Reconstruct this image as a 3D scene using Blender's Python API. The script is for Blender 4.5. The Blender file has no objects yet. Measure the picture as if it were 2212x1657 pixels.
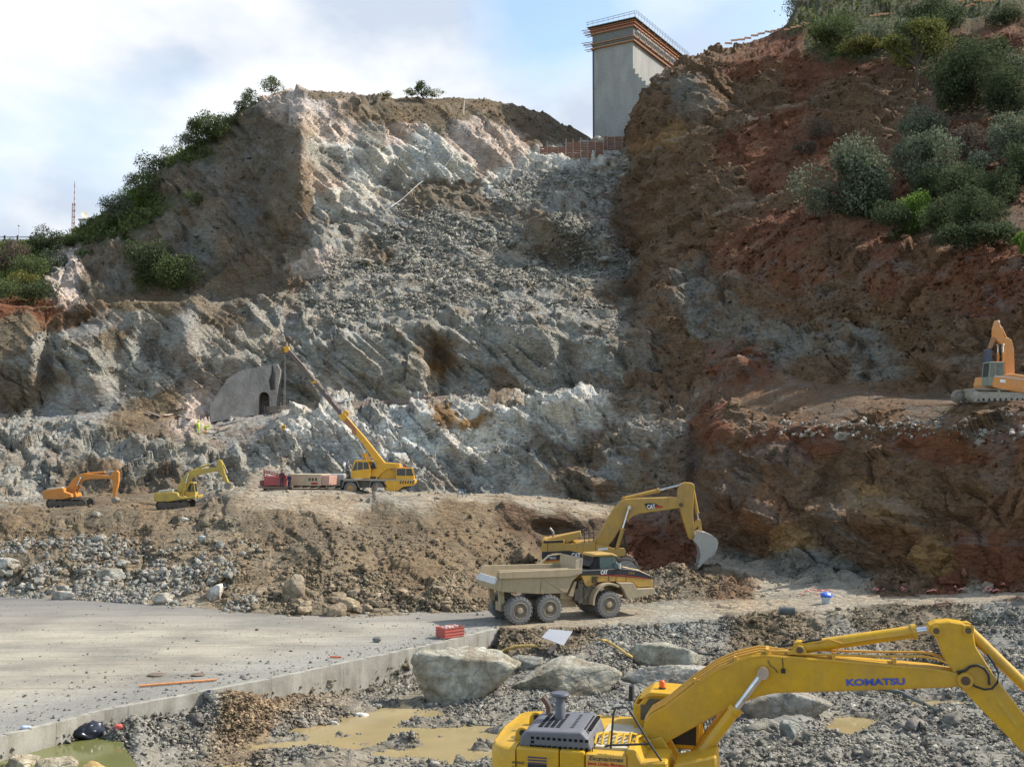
import bpy, math, random
import numpy as np
from mathutils import Vector, Matrix
C = bpy.context.scene.collection
rnd = random.Random(7)
# ------------------------------------------------------------ camera, world, sun, exposure
CAMZ = 12.0; F = 2347.0; CX = 1106.0; CY = 828.5
PITCH = math.atan((959.0-CY)/F)
cam = bpy.data.objects.new('camera', bpy.data.cameras.new('camera')); C.objects.link(cam)
cam.data.sensor_width = 36; cam.data.lens = 36*F/2212.0
cam.data.clip_start = 0.5; cam.data.clip_end = 9000
cam.location = (0, 0, CAMZ); cam.rotation_euler = (math.pi/2+PITCH, 0, 0)
bpy.context.scene.camera = cam
SUN = Vector((0.70, 0.20, 0.70)).normalized()
SEL = math.asin(SUN.z); SAZ = math.atan2(SUN.x, SUN.y)
sl = bpy.data.lights.new('sun', 'SUN'); sl.energy = 4.5; sl.angle = math.radians(0.5); sl.color = (1, 0.95, 0.87)
so = bpy.data.objects.new('sun', sl); C.objects.link(so); so.rotation_euler = SUN.to_track_quat('Z', 'Y').to_euler()
so.location = (60, 40, 120)
vs = bpy.context.scene.view_settings
vs.view_transform = 'Standard'; vs.look = 'None'; vs.gamma = 1; vs.use_curve_mapping = False; vs.exposure = 0.46
def build_world():
    w = bpy.data.worlds.new('World'); bpy.context.scene.world = w; w.use_nodes = True
    nt = w.node_tree; nt.nodes.clear(); N = nt.nodes.new; Lk = nt.links.new
    out = N('ShaderNodeOutputWorld'); bg = N('ShaderNodeBackground'); bg.inputs[1].default_value = 0.108
    sky = N('ShaderNodeTexSky'); sky.sky_type = 'NISHITA'; sky.sun_disc = False
    sky.sun_elevation = SEL; sky.sun_rotation = SAZ; sky.altitude = 100; sky.air_density = 1.0; sky.dust_density = 1.0; sky.ozone_density = 1.5
    tc = N('ShaderNodeTexCoord')
    mp = N('ShaderNodeMapping'); mp.inputs['Scale'].default_value = (1.0, 1.0, 1.7); mp.inputs['Location'].default_value = (0.35, 0.1, 0.2)
    Lk(tc.outputs['Generated'], mp.inputs[0])
    n1 = N('ShaderNodeTexNoise'); n1.inputs['Scale'].default_value = 3.2; n1.inputs['Detail'].default_value = 7; n1.inputs['Roughness'].default_value = 0.52
    n1.inputs['Distortion'].default_value = 0.3
    Lk(mp.outputs[0], n1.inputs['Vector'])
    # clearer places in the cloud cover, as soft discs on the celestial sphere
    def spot(u, v, r, amt, prev):
        d = raydir(u, v).normalized()
        dist = N('ShaderNodeVectorMath'); dist.operation = 'DISTANCE'; dist.inputs[1].default_value = d
        nrm = N('ShaderNodeVectorMath'); nrm.operation = 'NORMALIZE'
        Lk(tc.outputs['Generated'], nrm.inputs[0]); Lk(nrm.outputs[0], dist.inputs[0])
        mr = N('ShaderNodeMapRange'); mr.interpolation_type = 'SMOOTHSTEP'; mr.inputs['From Min'].default_value = 0; mr.inputs['From Max'].default_value = r
        mr.inputs['To Min'].default_value = amt; mr.inputs['To Max'].default_value = 0
        Lk(dist.outputs['Value'], mr.inputs[0])
        ad = N('ShaderNodeMath'); ad.operation = 'ADD'; Lk(prev, ad.inputs[0]); Lk(mr.outputs[0], ad.inputs[1]); return ad.outputs[0]
    f = n1.outputs['Fac']
    f = spot(1235, 110, 0.13, -0.30, f); f = spot(1170, 20, 0.09, -0.14, f); f = spot(330, 290, 0.12, -0.17, f); f = spot(60, 420, 0.14, -0.15, f); f = spot(100, 250, 0.14, -0.09, f); f = spot(1560, 30, 0.10, -0.10, f)
    f = spot(500, 80, 0.25, 0.14, f); f = spot(1106, 200, .62, .12, f); f = spot(950, 60, 0.16, 0.12, f); f = spot(1250, 240, 0.05, 0.12, f); f = spot(80, 460, .07, .16, f); f = spot(110, 60, .15, .12, f)
    # unseen cover behind the viewer is thinned on purpose, to weaken the fill light
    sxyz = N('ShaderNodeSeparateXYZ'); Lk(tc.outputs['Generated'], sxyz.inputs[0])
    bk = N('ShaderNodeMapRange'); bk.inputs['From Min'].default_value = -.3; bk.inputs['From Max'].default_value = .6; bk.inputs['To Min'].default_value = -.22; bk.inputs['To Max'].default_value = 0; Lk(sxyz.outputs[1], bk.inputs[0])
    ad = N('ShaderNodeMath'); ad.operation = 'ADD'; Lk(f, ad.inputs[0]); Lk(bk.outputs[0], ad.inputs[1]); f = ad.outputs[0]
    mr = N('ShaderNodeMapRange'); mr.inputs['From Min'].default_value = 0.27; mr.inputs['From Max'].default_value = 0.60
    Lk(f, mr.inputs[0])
    # cloud brightness varies
    n2 = N('ShaderNodeTexNoise'); n2.inputs['Scale'].default_value = 5; n2.inputs['Detail'].default_value = 5; Lk(mp.outputs[0], n2.inputs['Vector'])
    cr = N('ShaderNodeValToRGB'); cr.color_ramp.elements[0].position = 0.40; cr.color_ramp.elements[0].color = (4.5, 5.1, 6.0, 1)
    cr.color_ramp.elements[1].position = 0.58; cr.color_ramp.elements[1].color = (7.2, 7.35, 7.5, 1)
    Lk(n2.outputs['Fac'], cr.inputs[0])
    br = N('ShaderNodeMix'); br.data_type = 'RGBA'; br.blend_type = 'MULTIPLY'; br.inputs['Factor'].default_value = 1
    br.inputs['B'].default_value = (1.95, 1.85, 1.65, 1); Lk(sky.outputs[0], br.inputs['A'])
    mx = N('ShaderNodeMix'); mx.data_type = 'RGBA'
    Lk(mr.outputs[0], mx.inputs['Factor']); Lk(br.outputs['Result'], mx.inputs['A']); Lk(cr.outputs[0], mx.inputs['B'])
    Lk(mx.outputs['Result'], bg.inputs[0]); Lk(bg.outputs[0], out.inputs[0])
# ------------------------------------------------------------ photo <-> world
cp, sp = math.cos(PITCH), math.sin(PITCH)
def raydir(u, v):
    a = (u-CX)/F; b = (CY-v)/F
    return Vector((a, cp-b*sp, sp+b*cp))
def P(u, v, d):
    r = raydir(u, v); return Vector((0, 0, CAMZ)) + r*(d/r.y)
def PZ(u, v, z):          # point seen at (u,v) on the level z
    r = raydir(u, v); return Vector((0, 0, CAMZ)) + r*((z-CAMZ)/r.z)
build_world()
# ------------------------------------------------------------ numpy noise
def h32(ix, iy, iz, s):
    h = (ix.astype(np.int64)*73856093) ^ (iy.astype(np.int64)*19349663) ^ (iz.astype(np.int64)*83492791) ^ (s*2654435761)
    h = (h & 0xffffffff).astype(np.uint32)
    h ^= h >> np.uint32(15); h = h*np.uint32(2246822519); h ^= h >> np.uint32(13); h = h*np.uint32(3266489917); h ^= h >> np.uint32(16)
    return h
def h01(ix, iy, iz, s): return h32(ix, iy, iz, s).astype(np.float32)/4294967295.0
def vnoise(p, s=0):
    i = np.floor(p).astype(np.int64); f = (p-i).astype(np.float32); f = f*f*(3-2*f)
    r = 0
    for a in (0, 1):
        for b in (0, 1):
            for c in (0, 1):
                w = (f[:, 0] if a else 1-f[:, 0])*(f[:, 1] if b else 1-f[:, 1])*(f[:, 2] if c else 1-f[:, 2])
                r = r + w*h01(i[:, 0]+a, i[:, 1]+b, i[:, 2]+c, s)
    return r*2-1
def fbm(p, o=4, s=0, g=0.5):
    r = 0; a = 1; t = 0
    for k in range(o): r = r+a*vnoise(p*(2.03**k), s+k*11); t += a; a *= g
    return r/t
def facet(p, s=0, tilt=1.0, off=.45):     # chunky broken-rock relief: every voronoi cell is its own tilted plane
    q = p-0.5; i0 = np.floor(q).astype(np.int64)
    best = np.full(len(p), 9.0, np.float32); out = np.zeros(len(p), np.float32)
    for a in (0, 1):
        for b in (0, 1):
            for c in (0, 1):
                ix, iy, iz = i0[:, 0]+a, i0[:, 1]+b, i0[:, 2]+c
                h = h32(ix, iy, iz, s)
                jx = (h & np.uint32(1023)).astype(np.float32)/1023*.7+.15; jy = ((h >> np.uint32(10)) & np.uint32(1023)).astype(np.float32)/1023*.7+.15
                jz = ((h >> np.uint32(20)) & np.uint32(1023)).astype(np.float32)/1023*.7+.15
                dx = (p[:, 0]-ix-jx).astype(np.float32); dy = (p[:, 1]-iy-jy).astype(np.float32); dz = (p[:, 2]-iz-jz).astype(np.float32)
                d = dx*dx+dy*dy+dz*dz
                g = h32(ix, iy, iz, s+77)
                tx = (g & np.uint32(255)).astype(np.float32)/127.5-1; ty = ((g >> np.uint32(8)) & np.uint32(255)).astype(np.float32)/127.5-1
                tz = ((g >> np.uint32(16)) & np.uint32(255)).astype(np.float32)/127.5-1; o = ((g >> np.uint32(24)) & np.uint32(255)).astype(np.float32)/127.5-1
                m = d < best; best = np.where(m, d, best)
                out = np.where(m, o*off+tilt*(tx*dx+ty*dy+tz*dz), out)
    return out
# ------------------------------------------------------------ materials
def mat_new(name, rough=0.8, metal=0.0, spec=0.5):
    m = bpy.data.materials.new(name); m.use_nodes = True; nt = m.node_tree; b = nt.nodes['Principled BSDF']
    b.inputs['Roughness'].default_value = rough; b.inputs['Metallic'].default_value = metal; b.inputs['Specular IOR Level'].default_value = spec
    return m, nt, b
def ramp(nt, fac, stops):
    cr = nt.nodes.new('ShaderNodeValToRGB'); e = cr.color_ramp.elements
    e[0].position, e[0].color = stops[0][0], (*stops[0][1], 1); e[1].position, e[1].color = stops[-1][0], (*stops[-1][1], 1)
    for p_, c in stops[1:-1]:
        x = e.new(p_); x.color = (*c, 1)
    nt.links.new(fac, cr.inputs[0]); return cr.outputs[0]
def noise(nt, scale, detail=5, rough=.55, co=None, stretch=None, coord='Object'):
    t = nt.nodes.new('ShaderNodeTexCoord'); n = nt.nodes.new('ShaderNodeTexNoise')
    n.inputs['Scale'].default_value = scale; n.inputs['Detail'].default_value = detail; n.inputs['Roughness'].default_value = rough
    mp = nt.nodes.new('ShaderNodeMapping'); mp.inputs['Scale'].default_value = stretch or (1, 1, 1)
    nt.links.new(t.outputs[coord], mp.inputs[0]); nt.links.new(mp.outputs[0], n.inputs['Vector']); return n.outputs['Fac']
def mixc(nt, a, b, fac, mode='MIX'):
    m = nt.nodes.new('ShaderNodeMix'); m.data_type = 'RGBA'; m.blend_type = mode
    for s, x in (('A', a), ('B', b), ('Factor', fac)):
        if isinstance(x, tuple): m.inputs[s].default_value = (*x, 1) if len(x) == 3 else x
        elif isinstance(x, (int, float)): m.inputs[s].default_value = x
        else: nt.links.new(x, m.inputs[s])
    return m.outputs['Result']
def bump(nt, b, fac, strength, dist):
    n = nt.nodes.new('ShaderNodeBump'); n.inputs['Strength'].default_value = strength; n.inputs['Distance'].default_value = dist
    nt.links.new(fac, n.inputs['Height']); nt.links.new(n.outputs[0], b.inputs['Normal'])
MATS = {}
def paint(name, col, dirt=(0.24, 0.19, 0.13), amt=0.35, rough=0.45, scale=1.3, metal=0.0, lower=0.0):
    """weathered paint: base colour, dust film and scuffs"""
    if name in MATS: return MATS[name]
    m, nt, b = mat_new(name, rough, metal)
    n1 = noise(nt, scale, 8, .65); n2 = noise(nt, scale*6, 6, .7); n3 = noise(nt, scale*2.2, 6, .6, stretch=(1, 1, .25))
    c = ramp(nt, n2, [(0.3, tuple(x*.86 for x in col)), (0.7, tuple(min(1, x*1.08) for x in col))])
    f = ramp(nt, n1, [(0.42, (0, 0, 0)), (0.75, (amt,)*3)]); c = mixc(nt, c, dirt, f)
    f3 = ramp(nt, n3, [(0.5, (0, 0, 0)), (0.8, (amt*.8,)*3)]); c = mixc(nt, c, tuple(x*.6 for x in dirt), f3)
    n4 = noise(nt, scale*14, 4, .8, stretch=(1, 1, .5)); c = mixc(nt, c, tuple(x*.45 for x in dirt), ramp(nt, n4, [(.62, (0, 0, 0)), (.72, (amt*1.4,)*3)]))
    if lower:
        t = nt.nodes.new('ShaderNodeTexCoord'); s = nt.nodes.new('ShaderNodeSeparateXYZ'); nt.links.new(t.outputs['Object'], s.inputs[0])
        mr = nt.nodes.new('ShaderNodeMapRange'); mr.inputs['From Min'].default_value = lower; mr.inputs['From Max'].default_value = 0; nt.links.new(s.outputs[2], mr.inputs[0])
        c = mixc(nt, c, dirt, mr.outputs[0])
    nt.links.new(c, b.inputs['Base Color'])
    r = ramp(nt, n1, [(0.3, (rough*.8,)*3), (0.8, (min(1, rough*1.5),)*3)]); nt.links.new(r, b.inputs['Roughness'])
    bump(nt, b, n2, .12, .02); MATS[name] = m; return m
def plain(name, col, rough=.7, metal=0, spec=.4):
    if name in MATS: return MATS[name]
    m, nt, b = mat_new(name, rough, metal, spec)
    n = noise(nt, 3, 6, .6); c = ramp(nt, n, [(.3, tuple(x*.75 for x in col)), (.7, tuple(min(1, x*1.2) for x in col))])
    nt.links.new(c, b.inputs['Base Color']); MATS[name] = m; return m
def glassm(name='cab_glass', col=(.02, .03, .035)):
    if name in MATS: return MATS[name]
    m, nt, b = mat_new(name, .07, 0, .8); b.inputs['Base Color'].default_value = (*col, 1)
    n = noise(nt, 2, 5, .6); r = ramp(nt, n, [(.4, (.05,)*3), (.7, (.35,)*3)]); nt.links.new(r, b.inputs['Roughness']); MATS[name] = m; return m
# ------------------------------------------------------------ mesh helpers
def npmesh(name, V, Fq, m=None, col=None, smooth=False):
    me = bpy.data.meshes.new(name); V = np.asarray(V, np.float32); Fq = np.asarray(Fq, np.int32)
    me.vertices.add(len(V)); me.vertices.foreach_set('co', V.ravel())
    k = Fq.shape[1]; me.loops.add(Fq.size); me.loops.foreach_set('vertex_index', Fq.ravel())
    me.polygons.add(len(Fq)); me.polygons.foreach_set('loop_start', np.arange(0, Fq.size, k, dtype=np.int32)); me.polygons.foreach_set('loop_total', np.full(len(Fq), k, np.int32))
    if smooth: me.polygons.foreach_set('use_smooth', np.ones(len(Fq), bool))
    me.update(calc_edges=True)
    if col is not None:
        a = me.color_attributes.new('Col', 'FLOAT_COLOR', 'POINT'); cc = np.ones((len(V), 4), np.float32); cc[:, :3] = col; a.data.foreach_set('color', cc.ravel())
    if m: me.materials.append(m)
    o = bpy.data.objects.new(name, me); C.objects.link(o); return o
def tag(o, label=None, cat=None, group=None, kind=None):
    if label: o['label'] = label
    if cat: o['category'] = cat
    if group: o['group'] = group
    if kind: o['kind'] = kind
    return o
def thing(name, label, cat, loc=(0, 0, 0), rz=0, group=None):
    o = bpy.data.objects.new(name, None); C.objects.link(o); o.location = loc; o.rotation_euler = (0, 0, rz); o.empty_display_size = .3
    return tag(o, label, cat, group)
class MB:
    def __init__(s): s.v = []; s.f = []
    def add(s, vs, fs):
        n = len(s.v); s.v += [tuple(x) for x in vs]; s.f += [tuple(i+n for i in f) for f in fs]; return s
    def box(s, x0, x1, y0, y1, z0, z1, M=None):
        vs = [Vector((x, y, z)) for x in (x0, x1) for y in (y0, y1) for z in (z0, z1)]
        if M: vs = [M @ v for v in vs]
        return s.add(vs, [(0, 1, 3, 2), (4, 6, 7, 5), (0, 4, 5, 1), (2, 3, 7, 6), (0, 2, 6, 4), (1, 5, 7, 3)])
    def prism(s, pts, y0, y1, ins=None):      # (x,z) outline swept along y ; y may be per-vertex lists
        n = len(pts); g = lambda y, i: y[i] if isinstance(y, (list, tuple)) else y
        a = sum(pts[i][0]*pts[(i+1) % n][1]-pts[(i+1) % n][0]*pts[i][1] for i in range(n))
        vs = [(p[0], g(y0, i), p[1]) for i, p in enumerate(pts)]+[(p[0], g(y1, i), p[1]) for i, p in enumerate(pts)]
        fs = [tuple(range(n)), tuple(range(2*n-1, n-1, -1))]+[(i, i+n, (i+1) % n+n, (i+1) % n) for i in range(n)]
        if a < 0: fs = [f[::-1] for f in fs]
        return s.add(vs, fs)
    def cyl(s, p0, p1, r0, r1=None, n=12, cap=True):
        r1 = r0 if r1 is None else r1; p0 = Vector(p0); p1 = Vector(p1); d = (p1-p0)
        if d.length < 1e-6: return s
        q = d.to_track_quat('Z', 'Y'); vs = []
        for p, r in ((p0, r0), (p1, r1)):
            for k in range(n):
                a = 2*math.pi*k/n; vs.append(p+q @ Vector((r*math.cos(a), r*math.sin(a), 0)))
        fs = [(k, (k+1) % n, (k+1) % n+n, k+n) for k in range(n)]
        if cap: fs += [tuple(range(n-1, -1, -1)), tuple(range(n, 2*n))]
        return s.add(vs, fs)
    def tube(s, pts, r, n=8):
        pts = [Vector(p) for p in pts]; R = r if isinstance(r, (list, tuple)) else [r]*len(pts); vs = []; up = Vector((0.03, 0.02, 1)).normalized()
        for i, p in enumerate(pts):
            t = (pts[min(i+1, len(pts)-1)]-pts[max(i-1, 0)]).normalized(); a = t.cross(up)
            if a.length < .05: a = t.cross(Vector((1, 0, 0)))
            a.normalize(); b = a.cross(t)
            for k in range(n):
                w = 2*math.pi*k/n; vs.append(p+a*(R[i]*math.cos(w))+b*(R[i]*math.sin(w)))
        fs = [(i*n+k, i*n+(k+1) % n, (i+1)*n+(k+1) % n, (i+1)*n+k) for i in range(len(pts)-1) for k in range(n)]
        fs += [tuple(range(n))[::-1], tuple((len(pts)-1)*n+k for k in range(n))]
        return s.add(vs, fs)
    def lathe(s, prof, c, axis='y', n=28):     # prof: (radius, offset along axis)
        vs = []
        for r, o in prof:
            for k in range(n):
                a = 2*math.pi*k/n; x, y = r*math.cos(a), r*math.sin(a)
                vs.append((c[0]+x, c[1]+o, c[2]+y) if axis == 'y' else (c[0]+x, c[1]+y, c[2]+o))
        m = len(prof); fs = [(i*n+k, i*n+(k+1) % n, (i+1)*n+(k+1) % n, (i+1)*n+k) for i in range(m-1) for k in range(n)]
        fs += [tuple(range(n))[::-1], tuple((m-1)*n+k for k in range(n))]
        return s.add(vs, fs)
    def build(s, name, m, parent=None, bevel=0, smooth=False, seg=1):
        me = bpy.data.meshes.new(name); me.from_pydata(s.v, [], s.f); me.update()
        if m: me.materials.append(m)
        import bmesh
        b = bmesh.new(); b.from_mesh(me); bmesh.ops.recalc_face_normals(b, faces=b.faces); b.to_mesh(me); b.free()
        o = bpy.data.objects.new(name, me); C.objects.link(o)
        if parent: o.parent = parent
        if bevel:
            bv = o.modifiers.new('b', 'BEVEL'); bv.width = bevel; bv.segments = seg; bv.limit_method = 'ANGLE'; bv.angle_limit = .6
        if smooth:
            for p in me.polygons: p.use_smooth = True
            try: me.set_sharp_from_angle(angle=.7)
            except Exception: pass
        return o
def text_part(name, txt, m, parent, origin, xdir, zdir, h, width=None, bold=0.0, shear=0.0):
    """lettering as a thin real mesh lying on a face; origin = lower left corner in the parent's frame"""
    cu = bpy.data.curves.new('t', 'FONT'); cu.body = txt; cu.size = 1; cu.extrude = .004; cu.offset = bold; cu.shear = shear
    t = bpy.data.objects.new('t', cu); C.objects.link(t); bpy.context.view_layer.update()
    me = bpy.data.meshes.new_from_object(t.evaluated_get(bpy.context.evaluated_depsgraph_get())); bpy.data.objects.remove(t)
    xs = [v.co.x for v in me.vertices]; ys = [v.co.y for v in me.vertices]; w0 = max(xs)-min(xs); h0 = max(ys)-min(ys)
    sy = h/h0; sx = (width/w0) if width else sy; X = Vector(xdir).normalized(); Z = Vector(zdir).normalized(); Nn = X.cross(Z)
    for v in me.vertices:
        v.co = Vector(origin)+X*((v.co.x-min(xs))*sx)+Z*((v.co.y-min(ys))*sy)+Nn*v.co.z
    me.materials.clear(); me.materials.append(m)
    o = bpy.data.objects.new(name, me); C.objects.link(o); o.parent = parent; return o
# ------------------------------------------------------------ terrain: profiles of the quarry along each sight column
def vz(d, z):
    return CY-F*np.tan(np.arctan((z-CAMZ)/d)-PITCH)
def row(keys): 
    a = np.array(keys, float); return a
R = {}
WALLTOP = [(-500, 1760), (-200, 1665), (0, 1594), (233, 1534), (451, 1493), (587, 1467.6), (808, 1420), (947, 1390.6), (1077, 1358.7)]
FAR = [(-600, 1278), (0, 1290), (300, 1305), (560, 1328), (800, 1336), (1000, 1324), (1200, 1313), (1450, 1298)]
R['A'] = [(-700, 1278, 88), (0, 1290, 85), (300, 1305, 81.4), (560, 1328, 76.3), (800, 1336, 74.7), (1000, 1324, 77.2), (1200, 1313, 79.6), (1450, 1298, 83.2), (1700, 1292, 79.5), (2000, 1284, 76), (2212, 1280, 73.5), (2900, 1270, 66)]
R['B'] = [(-700, 1190, 95), (0, 1190, 93), (560, 1200, 88), (850, 1205, 87), (1000, 1222, 88), (1120, 1245, 94), (1250, 1243, 96), (1450, 1235, 96), (1560, 1200, 97), (1700, 1240, 88), (2000, 1268, 79), (2212, 1272, 75), (2900, 1262, 67)]
R['C'] = [(-700, 1095, 102), (0, 1092, 103), (90, 1098, 102), (230, 1095, 102), (330, 1100, 102), (430, 1092, 103), (465, 1068, 104), (520, 1060, 103), (700, 1067, 102), (900, 1071, 101), (1050, 1077, 101), (1200, 1092, 102), (1290, 1106, 104), (1340, 1125, 106), (1400, 1130, 105), (1520, 1130, 101), (1600, 1100, 98), (1700, 1090, 93), (2000, 1090, 83), (2212, 1090, 76.5), (2900, 1090, 69)]
R['D'] = [(-700, 1064, 124), (0, 1066, 124), (600, 1060, 126), (900, 1062, 127), (1100, 1067, 125), (1200, 1074, 122), (1300, 1085, 118), (1400, 1060, 112), (1500, 1000, 108), (1560, 938, 104), (1700, 918, 99), (2000, 925, 87.5), (2212, 933, 79.5), (2900, 940, 70)]
R['E'] = [(-700, 905, 142), (0, 905, 142), (200, 905, 141), (300, 900, 141), (400, 925, 139), (470, 945, 138), (560, 915, 139), (650, 893, 139), (800, 875, 139), (950, 865, 139), (1050, 855, 139), (1150, 860, 138), (1300, 868, 134), (1400, 872, 130), (1480, 885, 124), (1560, 885, 115), (1700, 880, 108), (1850, 865, 101), (2000, 870, 94), (2212, 872, 83.5), (2900, 874, 73)]
R['F'] = [(-700, 893, 146), (0, 895, 146), (300, 890, 146), (450, 905, 148), (580, 890, 150), (650, 880, 150), (900, 868, 150), (1050, 862, 149), (1200, 862, 147), (1300, 850, 144), (1400, 840, 138), (1500, 830, 132), (1600, 800, 127), (1700, 812, 120), (1850, 840, 112), (2000, 858, 103), (2212, 865, 91), (2900, 868, 79)]
R['G'] = [(-700, 760, 149.5), (0, 760, 149.5), (400, 770, 151), (500, 775, 151.5), (600, 760, 153), (700, 740, 153), (900, 710, 154), (1100, 690, 154), (1250, 690, 153), (1350, 720, 150), (1450, 740, 145), (1600, 730, 137), (1700, 740, 128), (1850, 745, 119), (2000, 745, 110), (2212, 740, 97), (2900, 740, 84)]
R['H'] = [(-700, 668, 156), (0, 662, 156), (100, 660, 156), (200, 650, 155), (300, 648, 155), (400, 652, 157), (560, 655, 162), (650, 636, 172), (750, 602, 174), (900, 580, 177), (1100, 570, 180), (1250, 570, 180), (1350, 590, 174), (1450, 600, 163), (1550, 560, 153), (1700, 545, 139), (1850, 545, 129), (2000, 550, 118), (2212, 560, 105), (2900, 560, 90)]
R['I'] = [(-700, 690, 182), (0, 690, 182), (400, 690, 184), (560, 682, 184), (650, 600, 186), (750, 560, 187), (900, 520, 188), (1100, 500, 190), (1250, 490, 190), (1340, 500, 185), (1400, 510, 178), (1500, 470, 168), (1700, 440, 156), (2000, 440, 136), (2212, 450, 122), (2900, 450, 105)]
R['J'] = [(-700, 600, 192), (0, 610, 192), (100, 640, 190), (200, 650, 190), (400, 640, 192), (520, 640, 192), (620, 560, 194), (700, 500, 195), (800, 470, 197), (900, 450, 200), (1100, 420, 202), (1250, 410, 202), (1330, 420, 200), (1380, 420, 192), (1480, 360, 180), (1700, 330, 170), (2000, 330, 150), (2212, 340, 136), (2900, 340, 118)]
R['K'] = [(-700, 560, 205), (0, 565, 205), (120, 580, 203), (200, 560, 202), (400, 480, 202), (520, 430, 203), (620, 400, 196), (700, 400, 201), (850, 420, 208), (1000, 395, 215), (1100, 370, 219), (1180, 345, 222), (1260, 345, 222), (1330, 350, 216), (1370, 345, 208), (1400, 300, 200), (1500, 280, 190), (1560, 270, 188), (1700, 240, 182), (2000, 220, 165), (2212, 220, 150), (2900, 220, 130)]
R['L'] = [(-700, 540, 222), (0, 537, 222), (70, 532, 222), (150, 517, 220), (200, 497, 219), (240, 465, 218), (300, 413, 217), (400, 333, 216), (500, 268, 216), (560, 228, 216), (620, 207, 210), (700, 207, 214), (800, 227, 219), (900, 227, 224), (1000, 232, 229), (1100, 240, 234), (1180, 270, 238), (1250, 298, 240), (1280, 312, 244), (1335, 324, 248), (1350, 318, 243), (1366, 252, 225), (1390, 200, 212), (1430, 167, 208), (1480, 140, 205), (1600, 130, 200), (1700, 115, 195), (2000, 80, 180), (2212, 70, 170), (2900, 70, 150)]
R['M'] = [(-700, 532, 228), (0, 530, 228), (150, 507, 226), (240, 456, 224), (300, 405, 222), (400, 324, 222), (500, 259, 221), (560, 218, 221), (600, 197, 221), (640, 194, 223), (700, 196, 226), (760, 205, 228), (850, 212, 230), (900, 210, 231), (960, 213, 233), (1050, 216, 235), (1120, 224, 238), (1180, 243, 242), (1240, 275, 247), (1270, 292, 250), (1300, 315, 255), (1348, 322, 257), (1366, 242, 235), (1390, 190, 216), (1430, 155, 215), (1480, 126, 216), (1600, 93, 219), (1680, 60, 221), (1705, 38, 222), (1722, 0, 224), (1800, -50, 226), (2212, -140, 220), (2900, -160, 200)]
U = np.concatenate([np.linspace(-700, -60, 70, endpoint=False), np.arange(-60, 2274, 2.35), np.linspace(2276, 2900, 70)])
nU = len(U)
def smooth_u(a, px):
    # smooth along u on the uneven grid
    uu = np.arange(-700, 2901, 2.0); b = np.interp(uu, U, a); k = max(1, int(px/2)); w = np.hanning(2*k+1); w /= w.sum()
    b = np.convolve(np.pad(b, k, mode='edge'), w, 'valid'); return np.interp(U, uu, b)
def node(key, px=22):
    a = np.array(R[key]); v = np.interp(U, a[:, 0], a[:, 1]); d = np.interp(U, a[:, 0], a[:, 2])
    if key in 'LM': px = 9
    return smooth_u(v, px), smooth_u(d, px)
def dz_nodes(d, z):
    return vz(d, z), d
one = np.ones(nU)
# near edge of the apron / road
wt = np.array(WALLTOP+[(1150, 1362), (1400, 1352), (1600, 1332), (1900, 1312), (2212, 1298), (2900, 1285)])
vn = np.interp(U, wt[:, 0], wt[:, 1])
zroad = np.interp(U, [1450, 1700, 2212, 2900], [0, .55, 2.0, 3.0])
def d_of(v, z):     # distance on level z
    t = np.tan(PITCH+np.arctan((CY-v)/F)); return (z-CAMZ)/t
dn = d_of(vn, zroad)
apron = U < 1079
zun = np.where(apron, -0.45, zroad-0.0)
vA, dA = node('A')
dA = np.where(U < 1450, d_of(np.interp(U, [k[0] for k in FAR], [k[1] for k in FAR]), 0*U), dA)
vA = vz(dA, np.where(U < 1450, 0, CAMZ+0*U+0)) if False else vA
vA = np.where(U < 1450, vz(dA, np.where(apron, -0.2, 0.0)), vA)
_k = (U > 1100); _v, _d = smooth_u(vA, 90), smooth_u(dA, 90); vA = np.where(_k, _v, vA); dA = np.where(_k, _d, dA)
def pit_z(u, d): return -1.75+0*d
zp_edge = np.interp(U, [0, 250, 587, 808, 1077, 1300, 1600, 2212], [-.95, -1.0, -1.3, -1.8, -1.5, -1.2, -.6, .9])
rows = []     # (v,d, samples to next)
rows.append((*dz_nodes(one*2.0, one*10.2), 6))
rows.append((*dz_nodes(one*9, one*4.6), 8))
rows.append((*dz_nodes(one*12, one*3.9), 10))
rows.append((*dz_nodes(one*25.5, one*3.7), 10))
rows.append((*dz_nodes(one*36, one*-1.7), 60))
dm = 44+0*U; dm = np.minimum(dm, dn-3.2)
rows.append((*dz_nodes(np.maximum(dm-4, 37), one*-1.75), 90))
d5 = np.maximum(dn*.60+18, dm) ; d5 = np.minimum(d5, dn-2.4)
zr = np.interp(U, [0, 900, 1300, 1600, 2212], [-1.8, -1.75, -1.5, -1.25, -.6])
rows.append((*dz_nodes(d5, zr), 60))
rows.append((*dz_nodes(dn-1.6, np.where(apron, zp_edge, (zr+zroad)*.45)), 12))
rows.append((*dz_nodes(dn-0.02, np.where(apron, zp_edge, zroad-.12)), 4))
rows.append((*dz_nodes(dn+0.25, zun), 45))
i_roadn = len(rows)-1
rows.append((vA, dA, 46)); i_A = len(rows)-1
cnt = dict(B=60, C=64, D=84, E=12, F=64, G=68, H=52, I=50, J=44, K=72, L=16)
for k in 'BCDEFGHIJKLM':
    v, d = node(k); rows.append((v, d, cnt.get(k, 8)))
i_M = len(rows)-1
def PW(v, d):   # numpy version of P
    b = (CY-v)/F; ry = cp-b*sp; rz = sp+b*cp; t = d/ry; return np.stack([(U-CX)/F*t, d, CAMZ+rz*t], -1)
ctrl = [PW(r[0], r[1]) for r in rows]
M3 = ctrl[-1]
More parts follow.
